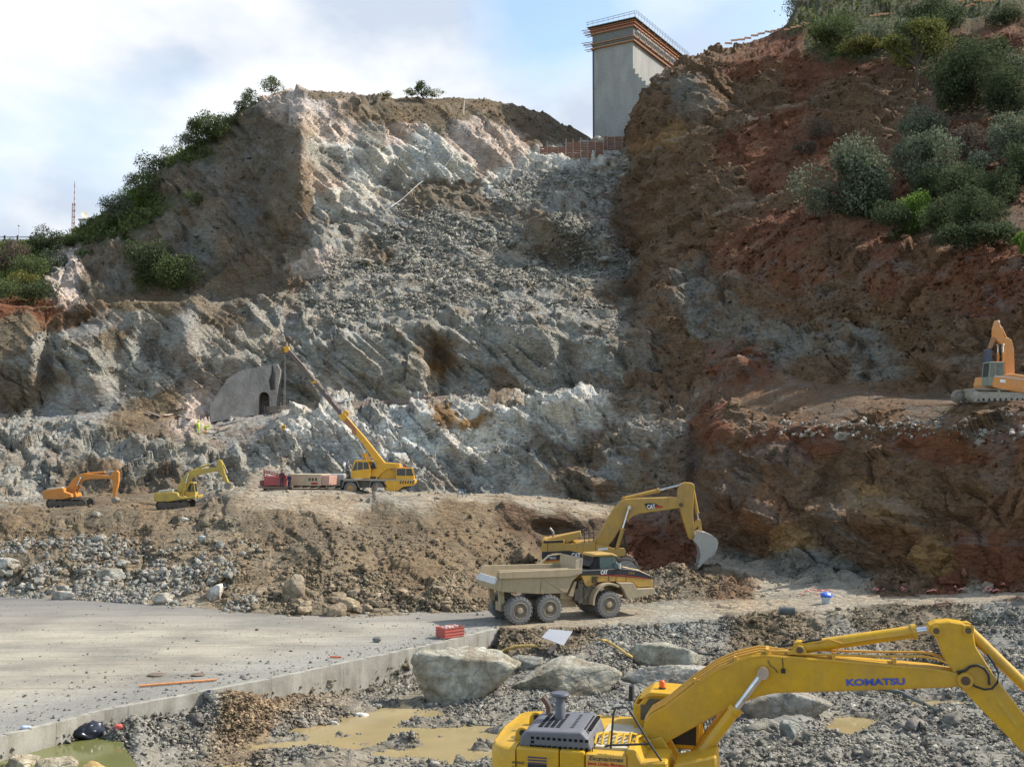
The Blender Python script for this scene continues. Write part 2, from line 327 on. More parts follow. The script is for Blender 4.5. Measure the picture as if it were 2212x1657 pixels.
# behind the crest the hill falls away again and runs out to the horizon
dirn = M3[:, :2]/np.linalg.norm(M3[:, :2], axis=1)[:, None]
def beyond(dist, z): q = M3.copy(); q[:, :2] += dirn*dist; q[:, 2] = z; return q
ctrl += [beyond(14, M3[:, 2]-1.5+0*one), beyond(60, M3[:, 2]-14), beyond(260, M3[:, 2]*.35), beyond(4200, -20*one)]
cnts = [r[2] for r in rows[:-1]]+[8, 8, 8, 8]
G = []; RI = []
for i in range(len(ctrl)-1):
    n = cnts[i]
    for k in range(n):
        t = k/n; G.append(ctrl[i]*(1-t)+ctrl[i+1]*t); RI.append(i+t)
G.append(ctrl[-1]); RI.append(len(ctrl)-1.0)
G = np.array(G); RI = np.array(RI); nR = len(G)
# soften the creases between spans a little, away from the built edges
S = G.copy()
for it in range(5):
    S[1:-1] = (S[:-2]+2*S[1:-1]+S[2:])/4
soft = ((RI > i_A+.4))[:, None, None]; G = np.where(soft, S, G)
base = G.copy()
# image position of every base vertex, used to look up what kind of ground the photo shows there
def project(G):
    Y = G[..., 1]*cp+(G[..., 2]-CAMZ)*sp; Zc = -G[..., 1]*sp+(G[..., 2]-CAMZ)*cp
    return CX+F*G[..., 0]/Y, CY-F*Zc/Y
gu, gv = project(G)
flat = G.reshape(-1, 3)
# class: colour, rock relief (m), small relief, rubble density, colour spread, style
CL = dict(
 g=((.325, .312, .265), 1.15, .35, .12, .35, 0), w=((.62, .60, .525), 1.25, .42, .12, .30, 0), t=((.31, .295, .25), .55, .22, 1.0, .30, 0),
 b=((.185, .142, .09), .35, .14, .30, .30, 0), r=((.155, .062, .030), .5, .20, .22, .35, 1), d=((.36, .31, .23), .06, .05, .10, .15, 0),
 n=((.195, .158, .11), 1.0, .30, .06, .35, 0), o=((.27, .16, .065), .8, .26, .15, .35, 0), s=((.30, .285, .25), .22, .07, .02, .15, 0),
 v=((.085, .09, .045), .5, .30, .02, .4, 0), p=((.27, .258, .22), .16, .13, 1.0, .25, 0), m=((.23, .185, .125), .35, .2, .9, .3, 0),
 k=((.175, .095, .048), .95, .6, .12, .4, 1), q=((.56, .46, .38), 1.1, .32, .08, .3, 0), h=((.20, .182, .145), .9, .4, .12, .3, 0), j=((.17, .105, .058), .9, .45, .2, .3, 0), y=((.27, .20, .125), .12, .12, .5, .3, 0), x=((.13, .092, .06), .2, .15, .1, .2, 0))
PTS = """120 745 g,310 700 g,180 720 s,460 380 h,520 450 h,430 540 h,360 500 h,560 340 h,250 600 h,480 640 h,1470 210 h,1520 230 h,1430 300 o,1600 640 j,1650 600 r,1750 600 r,1900 560 r,1700 640 k,1850 690 j,2050 720 j,2150 790 j,1950 830 j,-300 1640 p,0 1640 p,200 1650 p,600 1600 p,900 1600 p,1200 1480 p,1300 1400 p,1500 1450 p,1800 1500 p,2100 1500 p,2212 1400 p,1200 1370 m,1500 1370 p,1700 1345 m,1900 1335 m,2050 1330 m,2150 1320 p,520 1560 y,560 1590 y,440 1545 p,350 1590 p,300 1620 p,550 1560 y,1650 1385 b,1850 1400 p,1100 1385 m,1250 1385 m,-400 1150 b,50 1150 b,300 1150 b,100 1240 m,300 1230 m,450 1180 m,200 1100 b,500 1250 m,600 1120 b,600 1270 m,700 1170 b,750 1260 m,850 1120 b,900 1230 b,850 1300 m,950 1300 m,1000 1120 b,1100 1200 b,1130 1290 b,1050 1100 b,1200 1150 x,1120 1120 x,1290 1180 x,1300 1130 x,1380 1180 r,1400 1150 r,1480 1200 r,1500 1160 r,1450 1215 r,1440 1270 m,1530 1250 b,1600 1270 j,1700 1275 d,1620 1230 d,1560 1215 d,1800 1282 d,350 1280 d,100 1287 d,-400 1078 d,300 1078 b,600 1063 d,750 1065 d,900 1068 d,1150 1085 d,1290 1103 d,1040 1073 d,1000 900 w,1100 900 w,900 920 w,750 930 w,850 895 w,950 1000 g,1150 890 w,1200 915 w,1280 890 w,1080 940 w,1020 950 w,960 940 w,1150 1000 g,1300 950 n,1380 920 g,1440 900 n,700 1000 g,600 960 g,800 980 w,820 1030 g,900 1040 g,1050 1040 g,1250 1030 n,1200 960 n,1400 1020 n,1350 1070 n,1480 980 x,1500 1060 x,500 1000 g,400 990 g,300 960 g,150 960 g,50 980 g,40 1030 g,200 1030 n,350 1040 n,20 940 g,640 940 w,960 910 o,1010 920 o,1430 950 g,1330 1000 g,300 925 b,480 930 s,550 918 s,50 700 b,150 690 j,30 740 b,250 700 s,100 780 g,200 780 g,40 830 n,100 830 n,150 860 s,200 850 s,300 760 g,390 700 s,400 740 s,340 830 g,350 870 b,420 820 g,480 720 g,560 700 g,650 700 g,500 850 s,560 830 s,510 810 s,350 657 b,250 657 b,480 690 n,20 668 r,100 665 r,230 745 b,440 850 q,430 890 q,600 760 g,660 800 g,800 830 g,900 800 g,1000 800 g,1100 830 n,950 790 o,930 760 n,1200 780 g,1300 800 g,1380 770 h,1150 810 g,1000 850 g,1200 845 g,750 760 g,850 740 g,700 650 t,800 600 t,900 550 t,1000 600 t,1100 550 t,1000 500 t,1200 600 t,1100 650 t,900 650 t,1250 500 t,1200 400 t,1100 400 t,1300 380 t,800 680 t,1000 700 g,1150 710 g,1300 680 t,850 520 t,950 470 t,1180 500 n,1230 470 g,1350 640 n,1320 560 t,600 700 g,820 545 n,1250 720 g,740 640 t,1050 760 g,700 230 q,740 280 q,650 230 q,830 340 w,900 330 w,980 370 w,940 350 w,1000 290 q,1040 280 q,1080 330 q,1050 350 q,780 400 w,850 400 g,720 340 g,760 460 g,700 440 w,640 440 n,610 300 n,900 240 b,950 250 b,860 250 b,1160 230 b,1100 240 b,1200 290 n,1150 280 x,1230 300 x,1000 225 b,700 520 g,700 400 q,610 600 n,650 560 q,760 440 w,1000 430 n,930 420 n,1080 380 w,1190 345 w,1270 345 w,720 480 g,800 300 g,740 320 w,720 375 g,820 370 w,900 380 w,860 300 q,780 240 n,1120 300 q,700 215 b,500 300 n,400 400 n,580 280 n,520 380 n,600 450 n,450 480 n,600 220 q,350 500 n,250 560 n,200 600 n,400 580 n,500 560 n,560 600 b,500 620 b,620 540 n,450 620 n,150 600 q,140 560 q,130 640 q,600 400 n,330 440 v,-400 600 v,50 600 v,100 560 v,30 640 v,180 520 v,230 500 v,300 460 v,330 590 v,380 600 v,260 470 v,20 560 v,200 560 n,90 640 v,480 280 v,400 340 v,1450 220 j,1550 200 j,1400 270 j,1500 130 j,1580 110 j,1600 130 r,1700 100 r,1650 180 j,1750 160 r,1850 150 r,1500 330 j,1440 330 j,1600 330 r,1700 280 r,1800 230 j,1560 260 j,1900 230 j,1850 260 j,1950 220 j,1840 180 j,1650 400 r,1550 400 j,1450 400 j,1400 480 j,1450 560 j,1400 620 j,1500 480 j,1700 480 r,1800 330 r,1900 400 r,2100 300 r,2200 400 r,2150 100 r,2212 150 r,1750 60 v,1850 100 v,1900 40 v,2100 10 v,1640 440 j,1720 420 j,1380 400 j,2050 400 x,2150 440 x,2050 480 x,2080 220 x,1600 560 r,1700 530 r,1800 560 k,2000 560 k,2150 570 r,1550 620 j,1650 640 j,1800 640 j,1900 600 r,2000 640 k,2150 650 r,2050 600 r,1500 700 h,1530 620 h,1560 660 h,1450 760 j,1600 720 h,1700 750 h,1750 690 j,1850 740 h,2000 780 j,2100 750 j,1900 800 h,1780 800 j,2150 820 j,1500 840 j,1560 820 r,1600 790 r,1400 820 j,1450 700 j,1350 850 b,1450 870 j,2200 700 k,1950 720 j,1600 900 j,1700 870 j,1800 890 x,1900 880 j,2000 880 x,2100 890 j,1550 920 r,1700 960 r,1850 1000 j,1800 960 r,2000 960 r,2150 960 r,2200 1050 k,2050 1080 j,1900 1080 o,1950 1030 j,1750 1080 j,1680 1010 k,1620 1030 j,1600 1120 k,1700 1160 o,1620 1170 j,1780 1130 j,1850 1180 j,2000 1200 o,1900 1150 k,1800 1235 h,1700 1215 h,1600 1200 h,2100 1180 r,2080 1120 k,1950 1240 j,2150 1240 r,2060 1260 r,2100 1278 d,1720 1030 j,1660 1080 k"""
pts = [t.split() for t in PTS.replace('\n', '').split(',') if t.strip()]
PU = np.array([float(t[0]) for t in pts]); PV = np.array([float(t[1]) for t in pts]); PC = [t[2] for t in pts]
attr = np.array([[*CL[c][0], CL[c][1], CL[c][2], CL[c][3], CL[c][4], CL[c][5]] for c in PC], np.float32)
def lookup(gu, gv, pos, pw=3.4):
    n = len(gu); out = np.zeros((n, 8), np.float32)
    wu = fbm(pos*0.11, 4, 5)*34+fbm(pos*.5, 3, 9)*16; wv = fbm(pos*0.11, 4, 45)*30+fbm(pos*.5, 3, 49)*14
    amp = np.where(gv > 1300, .5, 1.0); uu = gu+wu*amp; vv = gv+wv*amp
    for s in range(0, n, 60000):
        e = min(n, s+60000)
        d2 = ((uu[s:e, None]-PU[None])*.8)**2+((vv[s:e, None]-PV[None])*1.15)**2+30
        w = (1.0/d2.astype(np.float32))**pw; w /= w.sum(1, keepdims=True); out[s:e] = w @ attr
    return out
A = lookup(gu.ravel(), gv.ravel(), flat)
ri = np.repeat(RI, nU)
ud = np.tile(U, nR)
# the haul road band
road = (ri >= i_roadn) & (ri <= i_A)
dcol = np.array([*CL['d'][0], .07, .05, .12, .12, 0], np.float32)
rw = np.clip(np.minimum(ri-i_roadn, i_A-ri)*6, 0, 1)*road*np.where(ud < 1079, 0, 1)*(fbm(flat*.4, 3, 3)*.35+.85).clip(0, 1)
A = A*(1-rw[:, None])+dcol*rw[:, None]
# normals of the smooth base
def normals(G):
    du = np.gradient(G, axis=1); dr = np.gradient(G, axis=0); n = np.cross(du, dr); n /= np.linalg.norm(n, axis=2, keepdims=True)+1e-9; return n
Nn = normals(base).reshape(-1, 3)
# bedding: layers dip down to the right
ca, sa = math.cos(.75), math.sin(.75)
rotB = np.array([[ca, 0, -sa], [0, 1, 0], [sa, 0, ca]])
pb = flat @ rotB.T; pz_ = pb[:, 2].copy(); pb = pb*np.array([.34, .75, 1.55])
pv = flat*np.array([1.1, 1.1, .5]); pi_ = flat
warp = np.stack([fbm(flat*.22, 3, 61), fbm(flat*.22, 3, 62), fbm(flat*.22, 3, 63)], -1)*1.3
st = A[:, 7:8]
q = pb+warp
def relief(q): return facet(q/7.0, 1, 1.8, .30)*.85, facet(q/2.9, 2, 2.0, .16)*.52, facet(q/1.2+9, 3, 1.7, .12)*.17
big, mid, sml = relief(q)
sel = np.where(st[:, 0] > .03)[0]; b2, m2_, s2 = relief(pv[sel]+warp[sel]); w_ = st[sel, 0]
big[sel] = big[sel]*(1-w_)+b2*w_; mid[sel] = mid[sel]*(1-w_)+m2_*w_; sml[sel] = sml[sel]*(1-w_)+s2*w_
fine = facet((flat+warp*.3)/.42, 4)*1.0; fb = fbm(flat*.16, 3, 21)
def sawt(per, sd):
    s_ = pz_/per+1.1*fbm(flat*.09, 3, sd)+.5*facet(q/5, sd+1, .3, .8); f_ = s_-np.floor(s_); hh = h01(np.floor(s_).astype(np.int64), np.floor(flat[:, 0]/9+fbm(flat*.2, 2, sd+4)).astype(np.int64), np.zeros(len(s_), np.int64), sd+7)
    return (np.where(f_ < .86, f_/.86, (1-f_)/.14)-.5)*hh
saw = (sawt(2.6, 401)*.95+sawt(1.1, 421)*.38)*(1-st[:, 0])*np.clip(.55+1.2*fbm(flat*.1, 3, 440), 0, 1.2)
disp = A[:, 3]*(big+mid+sml+.8*fb+saw)+A[:, 4]*.25*fine
# quiet the relief on the floor of the pit, the apron and the far lowland
gU_ = lambda r_: gu.ravel()
k = np.ones(len(flat), np.float32)
k = np.where(ri < i_roadn, .55, k); k = np.where((ri > i_roadn-1.9) & (ri < i_roadn+1) & (ud < 1079), .10, k); k = np.where((ri >= i_roadn-.05) & (ri <= i_A+.05) & (ud < 1100), 0.0, k)
k = np.where(ri < 4.2, .3, k)
k = np.where((gU_(ri) < 1350) & (ri > i_A+1.9) & (ri < i_A+2.92), .22, k)
bw_ = np.clip((gU_(ri)-1560)/60, 0, 1)*np.interp(ri, [i_A+2.9, i_A+3.1, i_A+3.95, i_A+5, i_A+5.1], [0, .45, .8, .8, 0]); k = k*(1-bw_)
k = k*np.interp(ri, [i_A, i_A+.12], [.35, 1]) if False else k
k = np.where(ri > i_M+1.5, 3.0, k)
edge = np.interp(ri, [i_A-.2, i_A, i_A+.25], [1, .2, 1]); k = k*edge
P3 = flat+Nn*(disp*k)[:, None]
# sculpted landforms: (u, v, ru, rv, towards camera metres, up metres)
BUMPS = [(1205, 505, 95, 48, 7, 1), (1235, 560, 90, 26, -5, -1), (1440, 640, 60, 110, 6, 0), (1360, 560, 30, 120, -6, 0), (650, 330, 26, 120, 5, 0), (690, 560, 40, 60, 5, 1), (560, 430, 50, 120, -5, 0), (470, 520, 60, 60, 3, 0), (800, 330, 60, 40, 3, 0), (960, 340, 70, 50, 4, 0), (1060, 300, 50, 60, 3, 0),
 (1590, 800, 45, 22, 4, 1.2), (1620, 830, 60, 18, -2, 0), (1100, 900, 80, 25, 2, .8), (1250, 890, 60, 22, 2.5, .8), (930, 905, 60, 26, 2, .6), (780, 940, 70, 30, 2.5, .5), (1440, 930, 60, 40, 2, .4), (1510, 1000, 25, 90, -5, 0), (330, 740, 40, 60, -3, 0), (400, 720, 30, 60, 3.5, 0), (200, 800, 40, 70, 3, 0), (110, 800, 22, 80, -4, 0), (60, 780, 30, 70, 2, 0), (480, 850, 60, 40, -2.5, 0), (1140, 740, 60, 40, 3, 0), (950, 780, 25, 60, -4, 0), (870, 790, 40, 50, 2, 0), (1300, 760, 40, 60, 2.5, 0), (1230, 790, 22, 50, -2.5, 0),
 (1650, 1100, 70, 60, 3, 0), (1800, 1050, 60, 60, -2, 0), (1930, 1130, 80, 60, 2, 0), (2080, 1050, 60, 80, -1.5, 0), (1560, 1080, 30, 80, 3, 0), (1460, 1268, 60, 20, 0, 1.3), (1420, 1190, 60, 40, -2, 0), (1180, 1160, 100, 30, -3, 0), (1130, 1200, 25, 50, 2.5, .3), (860, 1180, 50, 50, -1.5, 0), (700, 1200, 80, 50, 1.2, .3), (930, 1290, 60, 18, 1.2, .4), (1700, 620, 60, 60, -2, 0), (1900, 640, 80, 60, 1.6, 0), (2060, 680, 50, 60, -1.6, 0), (1600, 660, 40, 80, 3, 0), (1780, 760, 60, 30, 1.5, 0), (1500, 210, 60, 50, 3, 0), (1600, 200, 50, 50, -3, 0), (1420, 250, 30, 60, 3, 0)]
gU, gV = gu.ravel(), gv.ravel()
towards = np.stack([-(flat[:, 0]), -(flat[:, 1]), 0*flat[:, 0]], -1); towards /= np.linalg.norm(towards, axis=1, keepdims=True)
for (bu, bv, ru, rv, tm, um) in BUMPS:
    w = np.exp(-(((gU-bu)/ru)**2+((gV-bv)/rv)**2)*1.1)*(ri > 4.5)
    P3 += towards*(w*tm)[:, None]; P3[:, 2] += w*um
# ledges and break lines crossing the faces
LINES = [([(1370, 345), (1430, 320), (1500, 292), (1560, 275), (1640, 258), (1720, 235), (1800, 212), (1900, 188)], 2.2, 45, .8), ([(1500, 490), (1530, 470), (1600, 442), (1680, 425), (1750, 405)], 1.5, 40, .8), ([(1480, 870), (1540, 835), (1590, 792), (1618, 770)], 2.2, 30, .5), ([(400, 640), (480, 590), (560, 530), (620, 470)], 2.5, 60, .0), ([(250, 462), (330, 458), (410, 450), (440, 462)], 1.8, 30, .2),
 ([(620, 215), (640, 290), (690, 380), (740, 430)], 1.5, 40, .6), ([(850, 262), (930, 290), (1000, 350), (1060, 400)], 1.6, 22, .0), ([(770, 330), (850, 345), (950, 395)], 1.6, 25, .0), ([(1050, 235), (1100, 290), (1140, 345)], 1.3, 25, .0), ([(1550, 1085), (1700, 1120), (1850, 1100), (2000, 1130)], 1.0, 40, .0), ([(1600, 640), (1800, 660), (2000, 700), (2200, 690)], 1.0, 40, .0)]
LC = np.zeros(len(flat), np.float32)
for (pl_, push, dec, tan_) in LINES:
    pa_ = np.array(pl_, float); inside = (gU > pa_[0, 0]) & (gU < pa_[-1, 0]) & (ri > i_A+.5); fade = np.clip(np.minimum(gU-pa_[0, 0], pa_[-1, 0]-gU)/25, 0, 1)*inside
    dv = gV-np.interp(gU, pa_[:, 0], pa_[:, 1])+fbm(flat*.25, 3, 500)*7; w = np.where(dv > 0, np.exp(-np.maximum(dv, 0)/dec), np.exp(-(dv/3.0)**2*4))*fade
    P3 += towards*(w*push)[:, None]; LC = np.maximum(LC, np.exp(-((dv-1)/5.0)**2)*fade*tan_)
# pit floor: heaps and hollows; hollows fill with muddy water
WATER = -1.80; POND = -0.93
PIT = [(500, 1548, 90, 32, 1.0), (560, 1585, 60, 22, .5), (640, 1520, 70, 14, .35), (1010, 1655, 60, 10, .2), (740, 1580, 70, 11, .30), (850, 1600, 120, 14, .28), (680, 1640, 160, 12, .35), (920, 1558, 90, 12, .30), (1120, 1515, 150, 18, .5), (1090, 1577, 46, 7, .8), (955, 1588, 30, 6, .9), (1040, 1612, 34, 5, .8), (880, 1606, 44, 6, .8), (1300, 1450, 110, 40, 1.0), (1500, 1430, 80, 30, .6), (350, 1640, 130, 20, .4), (250, 1600, 60, 14, .55), (296, 1640, 34, 70, 1.0), (1800, 1640, 300, 30, .35), (1760, 1545, 120, 16, .4), (2080, 1560, 160, 24, .45), (1900, 1580, 70, 12, .2),
 (1000, 1594, 190, 22, -1.15), (1150, 1600, 70, 24, -.8), (700, 1572, 80, 10, -1.0), (650, 1613, 100, 10, -1.0), (820, 1550, 80, 10, -1.0), (870, 1530, 40, 6, -.25), (930, 1627, 90, 8, -.5), (1825, 1548, 80, 30, -1.15), (2050, 1490, 150, 26, -1.35), (2010, 1408, 100, 22, -1.5), (1560, 1530, 60, 8, -.3), (1350, 1535, 60, 8, -.3), (1540, 1650, 40, 8, -.3), (1880, 1530, 60, 7, -.3), (60, 1630, 140, 14, .0)]
pitm = (ri > 4.6) & (ri < i_roadn-.9)
for (bu, bv, ru, rv, um) in PIT:
    w = np.exp(-(((gU-bu)/ru)**2+((gV-bv)/rv)**2)*1.1)*pitm; P3[:, 2] += w*um
P3[:, 2] += pitm*(fbm(flat*.5, 4, 71)*.34+fbm(flat*1.8, 3, 72)*.13+.03)
# left pond bed
wl = np.clip((330-gU)/140, 0, 1)*np.clip((gV-1588)/14, 0, 1)*pitm; P3[:, 2] = P3[:, 2]*(1-wl)+(-1.3)*wl
heap = np.clip((P3[:, 2]+2.3), 0, 1)
G3 = P3.reshape(nR, nU, 3)
# level stands for the machines: (u, v, distance, radius m, lift)
for (bu, bv, bd, rr_) in ((138, 1099, 107, 5.0), (362, 1101, 106, 5.0), (790, 1073, 112.5, 8), (600, 1062, 113.5, 6.5), (665, 1056, 114, 6), (720, 1056, 114, 5)):
    pp0 = P(bu, bv, bd); dd_ = np.hypot(P3[:, 0]-pp0.x, (P3[:, 1]-pp0.y)); w = np.clip((rr_-dd_)/2.5, 0, 1); w = w*w*(3-2*w)*(ri > i_A+.5)*(ri < i_A+3); P3[:, 2] = P3[:, 2]*(1-w)+pp0.z*w
wq = np.clip((9.5-np.hypot((P3[:, 0]-4.5)*.8, P3[:, 1]-75.5))/3, 0, 1)*(ud > 1079)*(ri > i_roadn-1.2); P3[:, 2] = P3[:, 2]*(1-wq)+(0.0)*wq
pp0 = P(2185, 869, 88.5); dd_ = np.hypot(P3[:, 0]-pp0.x, P3[:, 1]-pp0.y); w = np.clip((6.0-dd_)/2.0, 0, 1)*(ri > i_A+3.9)*(ri < i_A+5.05); P3[:, 2] = P3[:, 2]*(1-w)+pp0.z*w
G3 = P3.reshape(nR, nU, 3)
# colour
cn = fbm(flat*.35, 5, 31)[:, None]; cf = facet(q/1.5, 33, 0)[:, None]*.7+facet(q/4, 35, 0)[:, None]*.6; cs = vnoise(flat*5, 34)[:, None]
sp_ = A[:, 6:7]
col = A[:, :3]*(1+sp_*(1.0*cn+.55*cf+.25*cs))
hue = fbm(flat*.18, 4, 91)[:, None]
col = col*(1+np.array([.13, .0, -.15])*hue*(1-np.clip(A[:, 0:1]*0, 0, 1)))
# brown staining that follows the bedding and runs down the faces
stn = fbm(q*.55, 4, 101)*.9+fbm(flat*np.array([.9, .9, .22]), 4, 103)*.7
sm = np.clip(stn*1.5+.10, 0, .8)*np.clip((ri-i_A-1.5)*2, 0, 1)*np.where(gU > 1250, 1.0, .62)*np.interp(gV, [200, 420], [.5, 1])
col = col*(1-sm[:, None])+np.array([.165, .095, .05])*sm[:, None]
gy = np.clip(fbm(q*.5+50, 4, 105)*2.2-.15, 0, .6)*((ri > i_A+1.5) & (gU > 1300) & (gV > 560)); gy *= .55; col = col*(1-gy[:, None])+np.array([.21, .20, .175])*gy[:, None]
col = col*(1-LC[:, None]*.7)+np.array([.32, .26, .19])*LC[:, None]*.7
# wet silt near the puddles
wet = np.clip((-1.55-P3[:, 2])*3.5, 0, 1)*pitm; col = col*(1-wet[:, None]*.55)+np.array([.16, .125, .07])*wet[:, None]*.55
col = np.clip(col, .01, .9).astype(np.float32)
def rockmat():
    m, nt, b = mat_new('rock_and_soil', .92, 0, .25)
    at = nt.nodes.new('ShaderNodeAttribute'); at.attribute_name = 'Col'
    n1 = noise(nt, 2.2, 8, .7); n2 = noise(nt, .5, 6, .6); c = mixc(nt, at.outputs['Color'], ramp(nt, n1, [(.25, (.62, .6, .58)), (.75, (1.38, 1.36, 1.34))]), 1, 'MULTIPLY')
    c = mixc(nt, c, ramp(nt, n2, [(.3, (.85, .85, .86)), (.7, (1.13, 1.12, 1.1))]), 1, 'MULTIPLY')
    nt.links.new(c, b.inputs['Base Color']); 
    vo = nt.nodes.new('ShaderNodeTexVoronoi'); vo.feature = 'DISTANCE_TO_EDGE'; vo.inputs['Scale'].default_value = 1.0; vo.inputs['Randomness'].default_value = 1
    tc = nt.nodes.new('ShaderNodeTexCoord'); mp = nt.nodes.new('ShaderNodeMapping'); mp.inputs['Rotation'].default_value = (0, -.75, 0); mp.inputs['Scale'].default_value = (.5, 1, 1.9); nt.links.new(tc.outputs['Object'], mp.inputs[0])
    dn_ = nt.nodes.new('ShaderNodeTexNoise'); dn_.inputs['Scale'].default_value = .8; dn_.inputs['Detail'].default_value = 4; nt.links.new(mp.outputs[0], dn_.inputs['Vector'])
    av = nt.nodes.new('ShaderNodeVectorMath'); av.operation = 'MULTIPLY_ADD'; nt.links.new(dn_.outputs['Color'], av.inputs[0]); av.inputs[1].default_value = (1.4, 1.4, 1.4); nt.links.new(mp.outputs[0], av.inputs[2]); nt.links.new(av.outputs[0], vo.inputs['Vector'])
    mr = nt.nodes.new('ShaderNodeMapRange'); mr.inputs['From Max'].default_value = .12; nt.links.new(vo.outputs['Distance'], mr.inputs[0])
    mm = nt.nodes.new('ShaderNodeMath'); mm.operation = 'MULTIPLY_ADD'; nt.links.new(mr.outputs[0], mm.inputs[0]); mm.inputs[1].default_value = .45; nt.links.new(n1, mm.inputs[2])
    bump(nt, b, mm.outputs[0], .85, .32); return m
ROCK = rockmat()
def bouldermat():
    m, nt, b = mat_new('boulder_stone', .92, 0, .25); at = nt.nodes.new('ShaderNodeAttribute'); at.attribute_name = 'Col'
    n1 = noise(nt, 3.0, 9, .72); n2 = noise(nt, 1.1, 6, .6); c = mixc(nt, at.outputs['Color'], ramp(nt, n1, [(.25, (.6, .59, .57)), (.75, (1.4, 1.39, 1.37))]), 1, 'MULTIPLY'); c = mixc(nt, c, ramp(nt, n2, [(.35, (.78, .74, .66)), (.6, (1.1, 1.1, 1.08))]), 1, 'MULTIPLY')
    vo = nt.nodes.new('ShaderNodeTexVoronoi'); vo.feature = 'DISTANCE_TO_EDGE'; vo.inputs['Scale'].default_value = .9; tc = nt.nodes.new('ShaderNodeTexCoord'); dn_ = nt.nodes.new('ShaderNodeTexNoise'); dn_.inputs['Scale'].default_value = 1.6; dn_.inputs['Detail'].default_value = 5; nt.links.new(tc.outputs['Object'], dn_.inputs['Vector'])
    av = nt.nodes.new('ShaderNodeVectorMath'); av.operation = 'MULTIPLY_ADD'; nt.links.new(dn_.outputs['Color'], av.inputs[0]); av.inputs[1].default_value = (.9, .9, .9); nt.links.new(tc.outputs['Object'], av.inputs[2]); nt.links.new(av.outputs[0], vo.inputs['Vector'])
    mr = nt.nodes.new('ShaderNodeMapRange'); mr.inputs['From Max'].default_value = .05; nt.links.new(vo.outputs['Distance'], mr.inputs[0]); mm = nt.nodes.new('ShaderNodeMath'); mm.operation = 'MULTIPLY_ADD'; nt.links.new(mr.outputs[0], mm.inputs[0]); mm.inputs[1].default_value = .35; nt.links.new(n1, mm.inputs[2])
    nt.links.new(c, b.inputs['Base Color']); bump(nt, b, mm.outputs[0], .9, .16); return m
BSTONE = bouldermat()
def strip(name, r0, r1):
    sub = G3[r0:r1+1]; n = r1-r0+1; V = sub.reshape(-1, 3); i = np.arange((n-1)*nU).reshape(n-1, nU)[:, :-1].ravel()
    Fq = np.stack([i, i+1, i+nU+1, i+nU], -1)
    return tag(npmesh(name, V, Fq, ROCK, col.reshape(nR, nU, 3)[r0:r1+1].reshape(-1, 3)), kind='structure')
jA = int(np.searchsorted(RI, i_A)); jE = int(np.searchsorted(RI, i_A+3))
strip('quarry_ground', 0, jA); strip('embankment', jA, jE); strip('hillside', jE, nR-1)
